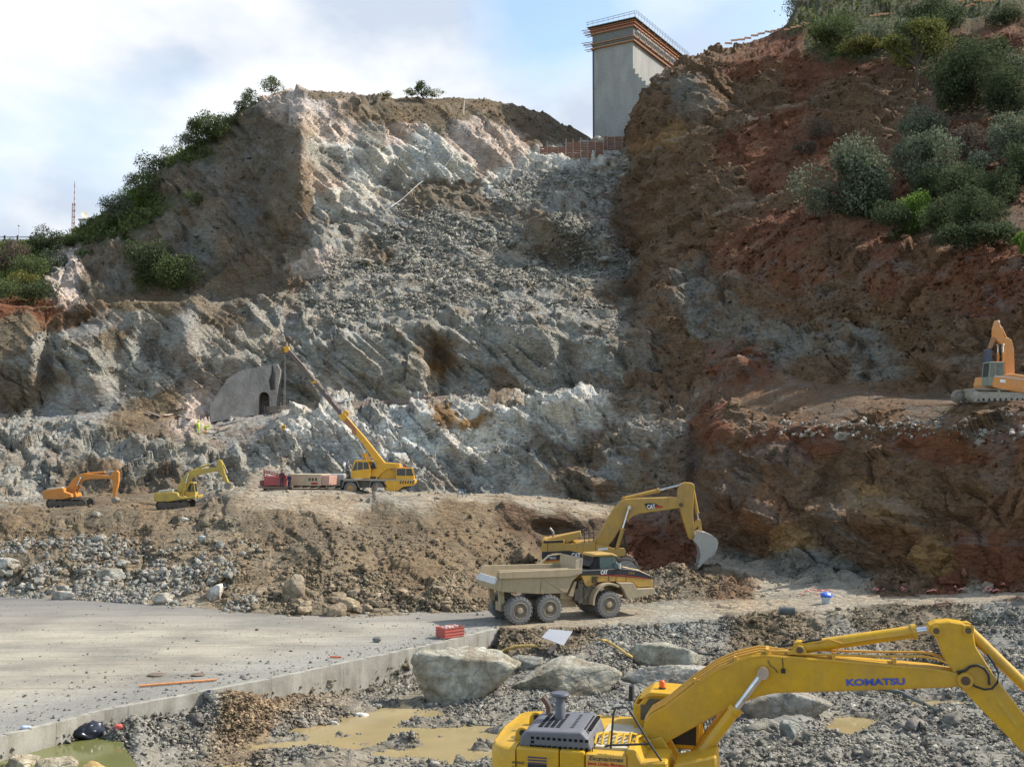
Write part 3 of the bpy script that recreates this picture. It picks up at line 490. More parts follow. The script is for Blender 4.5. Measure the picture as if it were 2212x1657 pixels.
# ---- concrete apron sheet, on its own ground
au = np.array([k[0] for k in WALLTOP]); av = np.array([k[1] for k in WALLTOP])
NA, NB = 150, 60
uu = np.linspace(-500, 1077, NA); near = np.stack([[*PZ(a, float(np.interp(a, au, av)), 0)] for a in uu])
fu = np.array([k[0] for k in FAR]); fv = np.array([k[1] for k in FAR])
far = np.stack([[*PZ(a, float(np.interp(a, fu, fv)), 0)] for a in np.linspace(-600, 1100, NA)])
far[:, 1] += 2.0
T = np.linspace(0, 1, NB)[:, None, None]; AP = near[None]*(1-T)+far[None]*T; APf = AP.reshape(-1, 3)
APf[:, 2] += fbm(APf*.3, 3, 8)*.05*np.repeat(np.clip(np.linspace(0, 1, NB)*8, 0, 1), NA)
i = np.arange((NB-1)*NA).reshape(NB-1, NA)[:, :-1].ravel()
def apronmat():
    m, nt, b = mat_new('dusty_apron', .9, 0, .25)
    a = noise(nt, .16, 7, .6, stretch=(1, 1.6, 1)); c = ramp(nt, a, [(.33, (.24, .222, .185)), (.47, (.33, .30, .245)), (.62, (.41, .37, .295))])
    t = noise(nt, .35, 6, .7, stretch=(.25, 1.8, 1)); c = mixc(nt, c, ramp(nt, t, [(.36, (.88, .875, .87)), (.56, (1.03, 1.03, 1.02))]), 1, 'MULTIPLY')
    s = noise(nt, 3.5, 8, .75); c = mixc(nt, c, ramp(nt, s, [(.3, (.82, .82, .83)), (.7, (1.12, 1.12, 1.1))]), 1, 'MULTIPLY')
    s2 = noise(nt, 9, 4, .6); c = mixc(nt, c, ramp(nt, s2, [(.28, (.5, .5, .5)), (.36, (1, 1, 1))]), 1, 'MULTIPLY')
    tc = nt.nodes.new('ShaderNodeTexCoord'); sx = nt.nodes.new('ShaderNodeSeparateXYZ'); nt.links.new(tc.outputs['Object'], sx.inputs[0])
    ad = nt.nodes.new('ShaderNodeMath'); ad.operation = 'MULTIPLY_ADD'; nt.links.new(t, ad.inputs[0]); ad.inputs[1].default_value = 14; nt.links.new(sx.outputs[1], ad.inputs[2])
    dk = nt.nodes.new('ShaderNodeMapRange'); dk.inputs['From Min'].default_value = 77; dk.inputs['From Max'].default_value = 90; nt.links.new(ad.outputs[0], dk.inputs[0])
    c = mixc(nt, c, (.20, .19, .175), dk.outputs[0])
    wv = nt.nodes.new('ShaderNodeTexWave'); wv.bands_direction = 'Y'; wv.inputs['Scale'].default_value = .11; wv.inputs['Distortion'].default_value = 7; wv.inputs['Detail'].default_value = 3; wv.inputs['Detail Scale'].default_value = .35; nt.links.new(tc.outputs['Object'], wv.inputs[0])
    c = mixc(nt, c, ramp(nt, wv.outputs['Fac'], [(.0, (.86, .855, .85)), (.07, (1, 1, 1)), (.9, (1, 1, 1)), (1, (1.03, 1.03, 1.02))]), 1, 'MULTIPLY')
    sw = nt.nodes.new('ShaderNodeMath'); sw.operation = 'MULTIPLY_ADD'; nt.links.new(sx.outputs[0], sw.inputs[0]); sw.inputs[1].default_value = -1.2; nt.links.new(sx.outputs[1], sw.inputs[2])
    s3 = nt.nodes.new('ShaderNodeMath'); s3.operation = 'MULTIPLY_ADD'; nt.links.new(a, s3.inputs[0]); s3.inputs[1].default_value = -16; nt.links.new(sw.outputs[0], s3.inputs[2])
    mw = nt.nodes.new('ShaderNodeMapRange'); mw.inputs['From Min'].default_value = 67; mw.inputs['From Max'].default_value = 73; mw.inputs['To Min'].default_value = .75; mw.inputs['To Max'].default_value = 0; nt.links.new(s3.outputs[0], mw.inputs[0])
    c = mixc(nt, c, mixc(nt, (.27, .265, .24), ramp(nt, s, [(.3, (.75, .75, .75)), (.7, (1.2, 1.2, 1.2))]), 1, 'MULTIPLY'), mw.outputs[0])
    big = noise(nt, .09, 5, .6); c = mixc(nt, c, ramp(nt, big, [(.38, (.80, .80, .81)), (.55, (1, 1, 1))]), 1, 'MULTIPLY')
    nt.links.new(c, b.inputs['Base Color']); bump(nt, b, s, .7, .08); return m
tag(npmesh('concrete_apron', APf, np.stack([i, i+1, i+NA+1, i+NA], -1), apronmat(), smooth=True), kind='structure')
# ---- terrain lookup for placing things
UU = np.arange(-60, 2274, 2.35)
def surf(u, v, r0=0, r1=None):
    """3D point of the terrain seen at photo position (u,v): nearest vertex of the visible surface"""
    j = int(np.clip(np.searchsorted(U, u), 0, nU-1)); colm = G3[:, j]
    pu, pv_ = project(colm); a = int(np.searchsorted(RI, r0)); b = nR if r1 is None else int(np.searchsorted(RI, r1))
    k_ = a+int(np.argmin(np.abs(pv_[a:b]-v))); return Vector(colm[k_].tolist())
# ------------------------------------------------------------ water, retaining wall
def watermat(name, c, r):
    m, nt, b = mat_new(name, r, 0, .5)
    n = noise(nt, .5, 4, .5); nt.links.new(ramp(nt, n, [(.3, tuple(x*.9 for x in c)), (.7, tuple(x*1.1 for x in c))]), b.inputs['Base Color'])
    n2 = noise(nt, 6, 3, .5); bump(nt, b, n2, .08, .01); return m
def flatpoly(name, pts, m):
    me = bpy.data.meshes.new(name); me.from_pydata([tuple(p) for p in pts], [], [tuple(range(len(pts)))]); me.materials.append(m); o = bpy.data.objects.new(name, me); C.objects.link(o); return o
wd = flatpoly('puddle_water', [(-12, 38, WATER), (70, 38, WATER), (70, 72, WATER), (2, 72, WATER), (-3, 66.5, WATER), (-14, 53, WATER)], watermat('muddy_water', (.33, .255, .125), .12)); tag(wd, kind='structure')
pp = [PZ(a, b, POND) for a, b in ((-500, 1800), (-200, 1700), (0, 1632), (120, 1598), (215, 1575), (262, 1600), (300, 1660), (300, 1780), (0, 1850), (-500, 1950))]
tag(flatpoly('pond_water', pp, watermat('green_water', (.15, .155, .055), .1)), kind='structure')
def concmat(name='old_concrete', c=(.36, .34, .29), k=1.0):
    m, nt, b = mat_new(name, .85, 0, .25)
    a = noise(nt, .7*k, 7, .65); cc = ramp(nt, a, [(.3, tuple(x*.74 for x in c)), (.5, c), (.72, tuple(x*1.22 for x in c))])
    s = noise(nt, 1.1*k, 5, .6, stretch=(1, 1, .2)); cc = mixc(nt, cc, ramp(nt, s, [(.35, (.72, .70, .66)), (.55, (1, 1, 1))]), 1, 'MULTIPLY')
    f = noise(nt, 12*k, 6, .6); cc = mixc(nt, cc, ramp(nt, f, [(.3, (.85, .85, .85)), (.7, (1.1, 1.1, 1.1))]), 1, 'MULTIPLY')
    nt.links.new(cc, b.inputs['Base Color']); bump(nt, b, f, .3, .02); return m
CONC = concmat()
wall = MB(); us = np.linspace(-500, 1079, 62)
wp = [PZ(float(a), float(np.interp(a, au, av)), 0) for a in us]
for i in range(len(wp)-1):
    a, b_ = wp[i], wp[i+1]; t = (b_-a).normalized(); n = Vector((-t.y, t.x, 0)); g = .018 if i % 6 == 0 else 0
    a2 = a+t*g; jt = rnd.uniform(-.012, .03)
    vsx = []
    for p_ in (a2, b_):
        for off in (0, .35):
            for z in (-2.5, .03+jt): q = p_+n*off; vsx.append((q.x, q.y, z))
    wall.add(vsx, [(0, 1, 3, 2), (4, 6, 7, 5), (0, 4, 5, 1), (2, 3, 7, 6), (0, 2, 6, 4), (1, 5, 7, 3)])
w = wall.build('retaining_wall', CONC); tag(w, 'low pale concrete retaining wall between the apron and the flooded pit', 'wall')
# ------------------------------------------------------------ loose stones nobody could count
def stones(name, idx, size, label, mat=ROCK, flatn=.55, bright=(.75, 1.5), sink=.25, cols=None, at=None):
    r = np.random.default_rng(len(idx)); n = len(idx); Gf = G3.reshape(-1, 3); p0 = Gf[idx] if at is None else at
    p0 = p0+r.normal(0, .12, (n, 3))*np.array([1, 1, .0])
    cube = np.array([[x, y, z] for x in (-1, 1) for y in (-1, 1) for z in (-1, 1)], float)
    V = cube[None]*np.ones((n, 1, 1)); V = V+r.uniform(-.6, .3, (n, 8, 3))*np.sign(V)*np.array([1, 1, .8]); V[:, 1::2, :2] = V[:, 1::2, :2]*r.uniform(.15, .95, (n, 1, 2))+r.uniform(-.45, .45, (n, 1, 2))
    ax = np.stack([r.uniform(.7, 1.5, n), r.uniform(.5, 1.0, n), r.uniform(.3, .8, n)*flatn/.55], -1)*size[:, None]*.5
    V = V*ax[:, None]
    q = r.normal(0, 1, (n, 4)); q[:, 1:3] *= .33; q /= np.linalg.norm(q, axis=1, keepdims=True); w_, x, y, z = q.T
    Rm = np.stack([1-2*(y*y+z*z), 2*(x*y-z*w_), 2*(x*z+y*w_), 2*(x*y+z*w_), 1-2*(x*x+z*z), 2*(y*z-x*w_), 2*(x*z-y*w_), 2*(y*z+x*w_), 1-2*(x*x+y*y)], -1).reshape(n, 3, 3)
    V = np.einsum('nij,nkj->nki', Rm, V)+p0[:, None]+np.array([0, 0, 1])*(size*(.25-sink))[:, None, None]
    f = np.array([(0, 1, 3, 2), (4, 6, 7, 5), (0, 4, 5, 1), (2, 3, 7, 6), (0, 2, 6, 4), (1, 5, 7, 3)]); Fq = (f[None]+8*np.arange(n)[:, None, None]).reshape(-1, 4)
    c = (A[idx, :3] if cols is None else cols)*(bright[0]+(bright[1]-bright[0])*r.beta(1.3, 2.2, (n, 1)))*r.uniform(.97, 1.03, (n, 3)); c = np.repeat(np.clip(c, .02, .75), 8, 0)
    return tag(npmesh(name, V.reshape(-1, 3), Fq, mat, c), label, 'loose rock', kind='stuff')
rg = np.random.default_rng(3); zf = P3[:, 2]
vis = (gU > -60) & (gU < 2275)
def pick(mask, dens, n):
    w = np.where(mask & vis, dens, 0).astype(float); w /= w.sum(); return rg.choice(len(w), n, p=w)
patch = np.clip(fbm(flat*.45, 4, 55)*1.8+.55, .05, 1)
m = (ri > 4.7) & (ri < i_roadn-.2) & (zf > WATER+.0) & ~((gU < 235) & (zf < POND+.02))
dens = patch*np.clip((zf-WATER)*3+.25, .15, 1)
ix = pick(m, dens, 95000); stones('gravel', ix, rg.lognormal(math.log(.105), .48, len(ix)).clip(.05, .42), 'grey broken gravel and rock chips covering the pit floor', bright=(.5, 2.0))
ix = pick(m, patch**2*(1-np.exp(-((gU-520)/130)**2)), 1500); stones('broken_rock', ix, rg.lognormal(math.log(.30), .4, len(ix)).clip(.16, .9), 'larger broken grey rocks strewn over the gravel of the pit floor', bright=(.6, 1.5), flatn=.8)
m = (ri >= i_A) & (ri < i_A+2.6)
low = np.clip((gV-1110)/140, .04, 1)*np.where(gU < 1560, 1, .45)
ix = pick(m, A[:, 5]*patch*low, 30000); stones('rubble', ix, rg.lognormal(math.log(.14), .6, len(ix)).clip(.06, .9), 'brown and grey rubble lying on the embankment below the crane', bright=(.7, 1.9))
ixw = pick(m & (gU < 560) & (gV > 1150), np.clip((gV-1160)/80, .02, 1)*patch**2*np.where(gU < 260, 1.0, .55), 9000)
stones('white_rubble', ixw, rg.lognormal(math.log(.16), .6, len(ixw)).clip(.07, .85), 'pale grey broken rock at the left foot of the embankment', cols=np.array([[.34, .33, .29]]), flatn=.8, bright=(.7, 1.4))
m = (ri >= i_A+3) & (ri < i_M) & (gU > 560)
run = np.clip(fbm(pb*np.array([.5, .3, .16])+3, 3, 77)*2.2+.55, .06, 1)
ix = pick(m, np.clip(A[:, 5]-.1, 0, 1)**1.5*run*np.where((gU > 1480) & (gV > 780), .1, 1), 80000); stones('scree', ix, rg.lognormal(math.log(.19), .68, len(ix)).clip(.1, 2.2), 'grey brown slabby scree on the slope under the tower', bright=(.65, 1.75), flatn=.42)
m = (ri >= i_A+2.0) & (ri < i_M); ix = pick(m, (.12+A[:, 4])*patch**2*np.where((gU > 1480) & (gV > 780), .12, 1), 16000)
stones('rock_debris', ix, rg.lognormal(math.log(.22), .5, len(ix)).clip(.08, .9), 'small rock debris caught on the ledges of the quarry face', bright=(.6, 1.5))
m = (ri > i_A+3.3) & (ri < i_A+4.02) & (gU > 1600) | ((ri > i_A+2.85) & (ri < i_A+3.25) & (gU > 1600)); ix = pick(m & (gV > 905) & (gV < 950), patch**2, 620)
stones('ledge_stones', ix, rg.lognormal(math.log(.17), .55, len(ix)).clip(.07, .6), 'pale stones lying along the ledge of the red cliff', cols=np.array([[.38, .35, .30]]), flatn=.8)
nA = 2600; ia = rg.integers(0, NB, nA); ja = rg.integers(25, NA, nA); ed_ = rg.random(nA); ia = np.where(ed_ < .6, (rg.random(nA)**2*14).astype(int), ia); pa = APf.reshape(NB, NA, 3)[ia, ja]+rg.normal(0, .4, (nA, 3))*np.array([1, 1, 0]); ok = pa[:, 1] > np.interp(pa[:, 0], [q.x for q in wp], [q.y for q in wp])+.5; pa = pa[ok]
stones('apron_chips', np.arange(len(pa)), rg.lognormal(math.log(.07), .6, len(pa)).clip(.03, .32), 'small stone chips scattered over the dusty apron', cols=np.array([[.30, .29, .255]]), at=pa, bright=(.4, 1.5))
# ------------------------------------------------------------ boulders one could point at
def ico(sub=3):
    import bmesh
    b = bmesh.new(); bmesh.ops.create_icosphere(b, subdivisions=sub, radius=1); V = np.array([v.co[:] for v in b.verts]); f = np.array([[v.index for v in q.verts] for q in b.faces]); b.free(); return V, f
ICO4 = ico(5); ICO3 = ico(4)
def boulder(name, c, dims, seed, col, rz=0, hi=False, cuts=12, tilt=0.0):
    V, f = ICO4 if hi else ICO3; r = np.random.default_rng(seed); N_ = r.normal(0, 1, (cuts, 3)); N_ /= np.linalg.norm(N_, axis=1, keepdims=True); hgt = r.uniform(.5, .9, cuts); N_[0] = (.12, -.1, .98); hgt[0] = .72; N_[1] = (r.uniform(-.3, .3), -.9, .2); hgt[1] = .6
    dt = V @ N_.T; lim = np.where(dt > .05, hgt[None]/np.maximum(dt, .05), 9).min(1); rr = np.minimum(lim, 1.15)
    Q = V*rr[:, None]; wd_ = Q*2.0+seed; Q = Q*(1+.03*facet(Q*2.6+seed, seed, 1.5)[:, None]+.022*facet(Q*7+seed, seed+1, 1.6)[:, None]+.018*facet(Q*18+seed, seed+2, 1.6)[:, None]+.02*fbm(wd_, 3, seed)[:, None])*1.12
    Q = Q*np.array(dims)*.5
    cc = np.array([col])*(1+.34*fbm(Q*1.1+seed, 4, seed+3)[:, None]+.22*facet(Q*2.5, seed)[:, None]); sn = np.clip(fbm(Q*.8+seed*3, 4, seed+9)*2+.2-(Q[:, 2:]/dims[2]).ravel()*1.3, 0, .45)[:, None]; cc = cc*(1-sn)+np.array([[.22, .165, .105]])*sn; cc = np.clip(cc, .02, .8)
    o = npmesh(name, Q, f, BSTONE, cc); o.location = c; o.rotation_euler = (tilt, 0, rz); return o
GREY = (.32, .31, .26)
BL = [  # u0,u1,v0,v1, depth factor, seed, colour, label
 (908, 1118, 1416, 1520, .62, 11, (.39, .375, .315), 'huge flat topped grey boulder just below the right end of the concrete wall'),
 (1122, 1308, 1432, 1508, .75, 23, (.36, .34, .285), 'huge rounded boulder behind the exhaust stack of the front excavator'),
 (1371, 1486, 1391, 1452, .7, 31, (.33, .32, .27), 'domed grey boulder standing behind the long pale one'),
 (1368, 1536, 1436, 1497, .6, 47, (.37, .35, .31), 'long blunt boulder just behind the excavator cab'),
 (1600, 1775, 1480, 1552, .6, 53, (.30, .285, .26), 'big grey boulder seen under the yellow excavator boom'),
 (1184, 1216, 1504, 1524, .8, 61, (.36, .36, .34), 'small pale block below the round boulder'),
 (1690, 1722, 1562, 1604, .7, 67, (.25, .26, .24), 'dark green pointed rock on the gravel under the boom'),
 (12, 80, 1636, 1680, .9, 71, (.42, .37, .28), 'sandy boulder at the pond edge, leftmost at the bottom of the photo'),
 (80, 152, 1640, 1682, .9, 73, (.42, .37, .28), 'sandy boulder at the pond edge, second from the left'),
 (160, 250, 1650, 1690, .9, 79, (.50, .36, .16), 'low ochre boulder at the right end of the pond'),
 (764, 792, 1540, 1560, .8, 83, (.62, .61, .58), 'white rock standing between the muddy puddles'),
 (710, 730, 1558, 1576, .8, 89, (.58, .57, .54), 'small white rock left of the big white one by the puddle'),
 (1110, 1180, 1420, 1450, .6, 97, (.30, .30, .27), 'grey rock wedged between the two huge boulders'),
 (605, 665, 1244, 1300, .6, 101, (.30, .25, .19), 'big brown slab leaning on the foot of the embankment'),
 (452, 482, 1262, 1300, .6, 103, (.60, .57, .53), 'narrow whitish block standing on the foot of the embankment'),
 (0, 24, 1206, 1236, .8, 107, (.46, .45, .42), 'pale block at the left edge of the photo on the embankment'),
 (218, 262, 1228, 1262, .7, 109, (.40, .39, .35), 'pale grey layered boulder in the middle of the left rubble'),
 (120, 165, 1278, 1300, .6, 113, (.50, .48, .43), 'low white boulder at the foot of the left rubble'),
 (336, 372, 1282, 1306, .7, 127, (.46, .42, .36), 'rounded pale boulder at the apron edge below the rubble'),
 (282, 300, 1166, 1184, .7, 131, (.45, .42, .38), 'single pale rock stuck halfway up the embankment'),
 (705, 745, 1305, 1338, .7, 137, (.34, .27, .20), 'brown boulder at the apron edge, wider of the pair'),
 (735, 775, 1294, 1325, .7, 139, (.36, .29, .20), 'brown boulder leaning behind its wider neighbour'),
 (198, 220, 1106, 1118, .7, 149, (.52, .48, .43), 'pale rock beside the orange excavator track'),
 (388, 410, 1118, 1128, .7, 151, (.52, .48, .43), 'flat pale rock in front of the yellow excavator track'),
 (1690, 1720, 943-3, 958, .7, 157, (.27, .24, .20), 'pale rock on the ledge of the red cliff, left one'),
 (1810, 1850, 935, 950, .5, 163, (.33, .30, .26), 'long pale rock on the ledge of the red cliff, middle one'),
 (1740, 1770, 934, 944, .5, 167, (.30, .27, .22), 'flat pale rock on the ledge of the red cliff between two others'),
 (425, 455, 1158, 1172, .7, 173, (.38, .38, .36), 'grey rock below the yellow excavator'),
]
for (u0, u1, v0, v1, df, sd, co, lb) in BL:
    b_ = surf((u0+u1)/2, v1-(v1-v0)*.12, 4.3 if v0 > 1340 else i_A-.3, i_roadn+.1 if v0 > 1340 else None)
    ppm = F/b_.y; wdt = (u1-u0)/ppm; hh = (v1-v0)/ppm
    o = boulder('boulder', (P((u0+u1)/2, (v0+v1)/2, b_.y+wdt*.2)), (wdt*1.10, max(wdt*df, hh*.9), hh*1.3), sd, co, hi=(u1-u0) > 90)
    tag(o, lb, 'boulder')
for k in range(26):       # pile of look-alike pale blocks at the left foot of the embankment
    u = rnd.uniform(5, 420)*rnd.uniform(.55, 1); v = rnd.uniform(1228, 1288)-(rnd.random()**3)*50
    b_ = surf(u, v, i_A-.1, i_A+1.5); s = rnd.uniform(.35, .95)
    o = boulder('rock_block', b_+Vector((0, 0, s*.15)), (s*rnd.uniform(1, 1.5), s, s*rnd.uniform(.55, .85)), 200+k, (lambda q: tuple(x*q for x in (.40, .385, .34)))(rnd.uniform(.75, 1.15)), rz=rnd.uniform(0, 3), cuts=8)
    tag(o, 'pale angular rock block in the heap at the left foot of the embankment', 'rock', 'pale rock blocks heaped at the left foot of the embankment')
for k in range(34):
    u = rnd.uniform(520, 1050); v = 1298+rnd.uniform(-18, 26)-abs(u-760)*.02
    b_ = surf(u, min(v, float(np.interp(u, fu, fv))-1), i_A-.1, i_A+1.2); s = rnd.uniform(.4, 1.0)
    o = boulder('rock_block', b_+Vector((0, 0, s*.15)), (s*rnd.uniform(1, 1.6), s, s*rnd.uniform(.5, .8)), 300+k, (lambda q: tuple(x*q for x in (.32, .26, .19)))(rnd.uniform(.7, 1.2)), rz=rnd.uniform(0, 3), cuts=10)
    tag(o, 'brown angular rock block along the apron edge below the embankment', 'rock', 'brown rock blocks along the apron edge')
# ------------------------------------------------------------ machines
class Rig:
    """frame of a machine: x ahead, y to its left, z up, origin on the ground; L() turns a photo position into metres on one of its long planes"""
    def __init__(s, base, h): s.B = Vector(base); s.h = h; s.f = Vector((math.cos(h), math.sin(h), 0)); s.l = Vector((-math.sin(h), math.cos(h), 0))
    def L(s, u, v, y=0.0):
        r = raydir(u, v); o = Vector((0, 0, CAMZ)); t = (s.B+s.l*y-o).dot(s.l)/r.dot(s.l); p = o+r*t-s.B
        return (p.dot(s.f), p.z)
    def poly(s, pts, y=0.0, k=(0, 1, 0, 1)): return [s.L(k[0]+k[1]*a, k[2]+k[3]*b, y) for a, b in pts]
RUB = lambda: plain('tyre_rubber', (.07, .068, .065), .9)
STEEL = lambda: plain('worn_steel', (.30, .28, .25), .45, .6)
CHROME = lambda: plain('piston_rod', (.62, .62, .64), .2, .9)
BLACK = lambda: plain('black_paint', (.025, .025, .028), .5)
HOSE = lambda: plain('hose_rubber', (.03, .03, .032), .6)
def cylinder_part(root, a, b, frac, r, y, m, name='hydraulic_cylinder'):
    """a = barrel end, b = rod end, both (x,z)"""
    A_, B_ = Vector((a[0], y, a[1])), Vector((b[0], y, b[1])); D_ = (B_-A_)
    mb = MB().cyl(A_, A_+D_*frac, r, n=16).cyl(A_+D_*(frac-.03), A_+D_*(frac+.005), r*1.22, n=16).lathe([(r*1.15, -r*1.1), (r*1.15, r*1.1)], A_, n=14)
    o = mb.build(name, m, root, smooth=True)
    MB().cyl(A_+D_*frac, B_, r*.55, n=12).lathe([(r*.95, -r), (r*.95, r)], B_, n=14).build('piston_rod', CHROME(), o, smooth=True)
    return o
def track(root, x0, x1, yc, w, h, m, z0=0.0, tilt=0.0):
    r = h/2; n = 10; path = []
    for k in range(n+1): a = -math.pi/2-math.pi*k/n; path.append((x0+r+r*math.cos(a), z0+r+r*math.sin(a)))
    for k in range(n+1): a = math.pi/2-math.pi*k/n; path.append((x1-r+r*math.cos(a), z0+r+r*math.sin(a)))
    path.append(path[0]); seg = []; pitch = max(.12, h*.19)
    # resample into shoes
    P_ = [Vector((p[0], 0, p[1])) for p in path]; L_ = [0]
    for i in range(1, len(P_)): L_.append(L_[-1]+(P_[i]-P_[i-1]).length)
    mb = MB(); N_ = int(L_[-1]/pitch)
    for k in range(N_):
        s_ = (k+.5)*L_[-1]/N_; i = max(j for j in range(len(L_)-1) if L_[j] <= s_); t = (s_-L_[i])/(L_[i+1]-L_[i]+1e-9); p = P_[i].lerp(P_[i+1], t); d = (P_[i+1]-P_[i]).normalized()
        ang = math.atan2(d.z, d.x); M = Matrix.Translation((p.x, yc, p.z)) @ Matrix.Rotation(-ang, 4, 'Y')
        mb.box(-pitch*.46, pitch*.46, -w/2, w/2, -.03, .03, M); mb.box(-pitch*.1, pitch*.08, -w/2, w/2, .02, .075, M)
    o = mb.build('crawler_track', m, root)
    fr = MB().prism([(x0+r, z0+r*.55), (x1-r, z0+r*.55), (x1-r*.9, z0+r*1.2), (x1-r*1.6, z0+h*.80), (x0+r*1.6, z0+h*.80), (x0+r*.9, z0+r*1.2)], yc-w*.32, yc+w*.32)
    nr = max(5, int((x1-x0)/.5))
    for k in range(nr): fr.lathe([(r*.34, -w*.38), (r*.34, w*.38)], (x0+r+(x1-x0-2*r)*k/(nr-1), yc, z0+r*.42), n=12)
    for xx in (x0+r, x1-r): fr.lathe([(r*.3, -w*.42), (r*.84, -w*.34), (r*.84, w*.34), (r*.3, w*.42)], (xx, yc, z0+r), n=18)
    for xx in (x0+(x1-x0)*.35, x0+(x1-x0)*.65): fr.lathe([(r*.22, -w*.36), (r*.22, w*.36)], (xx, yc, z0+h*.86), n=10)
    fr.build('track_frame', m, o)
    return o
def cab(root, x0, x1, y0, y1, z0, z1, m, slope=.25, gl=None):
    """operator's cab: body shell with pillars, and panes as parts"""
    p = .09*(z1-z0)/1.6; w = MB(); zb = z0+(z1-z0)*.38; fx = lambda z: x1-slope*max(0, (z-zb)/(z1-zb))
    w.prism([(x0, z0), (x1, z0), (x1, zb), (x0, zb)], y0, y1); w.prism([(x0-.02, z1-.1), (fx(z1)+.04, z1-.1), (fx(z1)-.02, z1), (x0+.04, z1+.01)], y0-.02, y1+.02)
    for yy in (y0, y1-p):
        for xa in (x0, x0+(x1-x0)*.52): w.box(xa, xa+p, yy, yy+p, zb, z1-.1)
        w.prism([(x1-p, zb), (x1, zb), (fx(z1), z1-.1), (fx(z1)-p, z1-.1)], yy, yy+p)
    o = w.build('cab', m, root, bevel=.02); g = glassm()
    MB().prism([(x0+p*.5, zb), (x1-p*.4, zb), (fx(z1)-p*.4, z1-.1), (x0+p*.5, z1-.1)], y0+.015, y0+.03).build('side_window', g, o)
    MB().prism([(x0+p*.5, zb), (x1-p*.4, zb), (fx(z1)-p*.4, z1-.1), (x0+p*.5, z1-.1)], y1-.03, y1-.015).build('side_window', g, o)
    MB().add([(x1-.02, y0+p*.8, zb+.02), (x1-.02, y1-p*.8, zb+.02), (fx(z1)-.02, y1-p*.8, z1-.12), (fx(z1)-.02, y0+p*.8, z1-.12), (x1-.04, y0+p*.8, zb+.02), (x1-.04, y1-p*.8, zb+.02), (fx(z1)-.04, y1-p*.8, z1-.12), (fx(z1)-.04, y0+p*.8, z1-.12)], [(0, 1, 2, 3), (7, 6, 5, 4), (0, 4, 5, 1), (1, 5, 6, 2), (2, 6, 7, 3), (3, 7, 4, 0)]).build('windscreen', g, o)
    MB().box(x0+.015, x0+.03, y0+p, y1-p, zb+.05, z1-.15).build('rear_window', g, o)
    return o
def boxbeam(pts, w, m, name, root, bev=.03, plate=True):
    o = MB().prism(pts, -w/2, w/2).build(name, m, root, bevel=bev)
    return o
def pins(root, pts, w, r, m=None):
    mb = MB()
    if m:
        for (x, z) in pts: MB().lathe([(r*1.35, -w/2-r*.18), (r*1.35, w/2+r*.18)], (x, 0, z), n=20).build('pin_boss', m, root, smooth=True)
        m = None; r *= .8
    for (x, z) in pts: mb.lathe([(r*.55, -w/2-r*.5), (r, -w/2-r*.45), (r, w/2+r*.45), (r*.55, w/2+r*.5)], (x, 0, z), n=16)
    return mb.build('pivot_pins', m or plain('pin_steel', (.13, .09, .06), .6, .4), root, smooth=True)

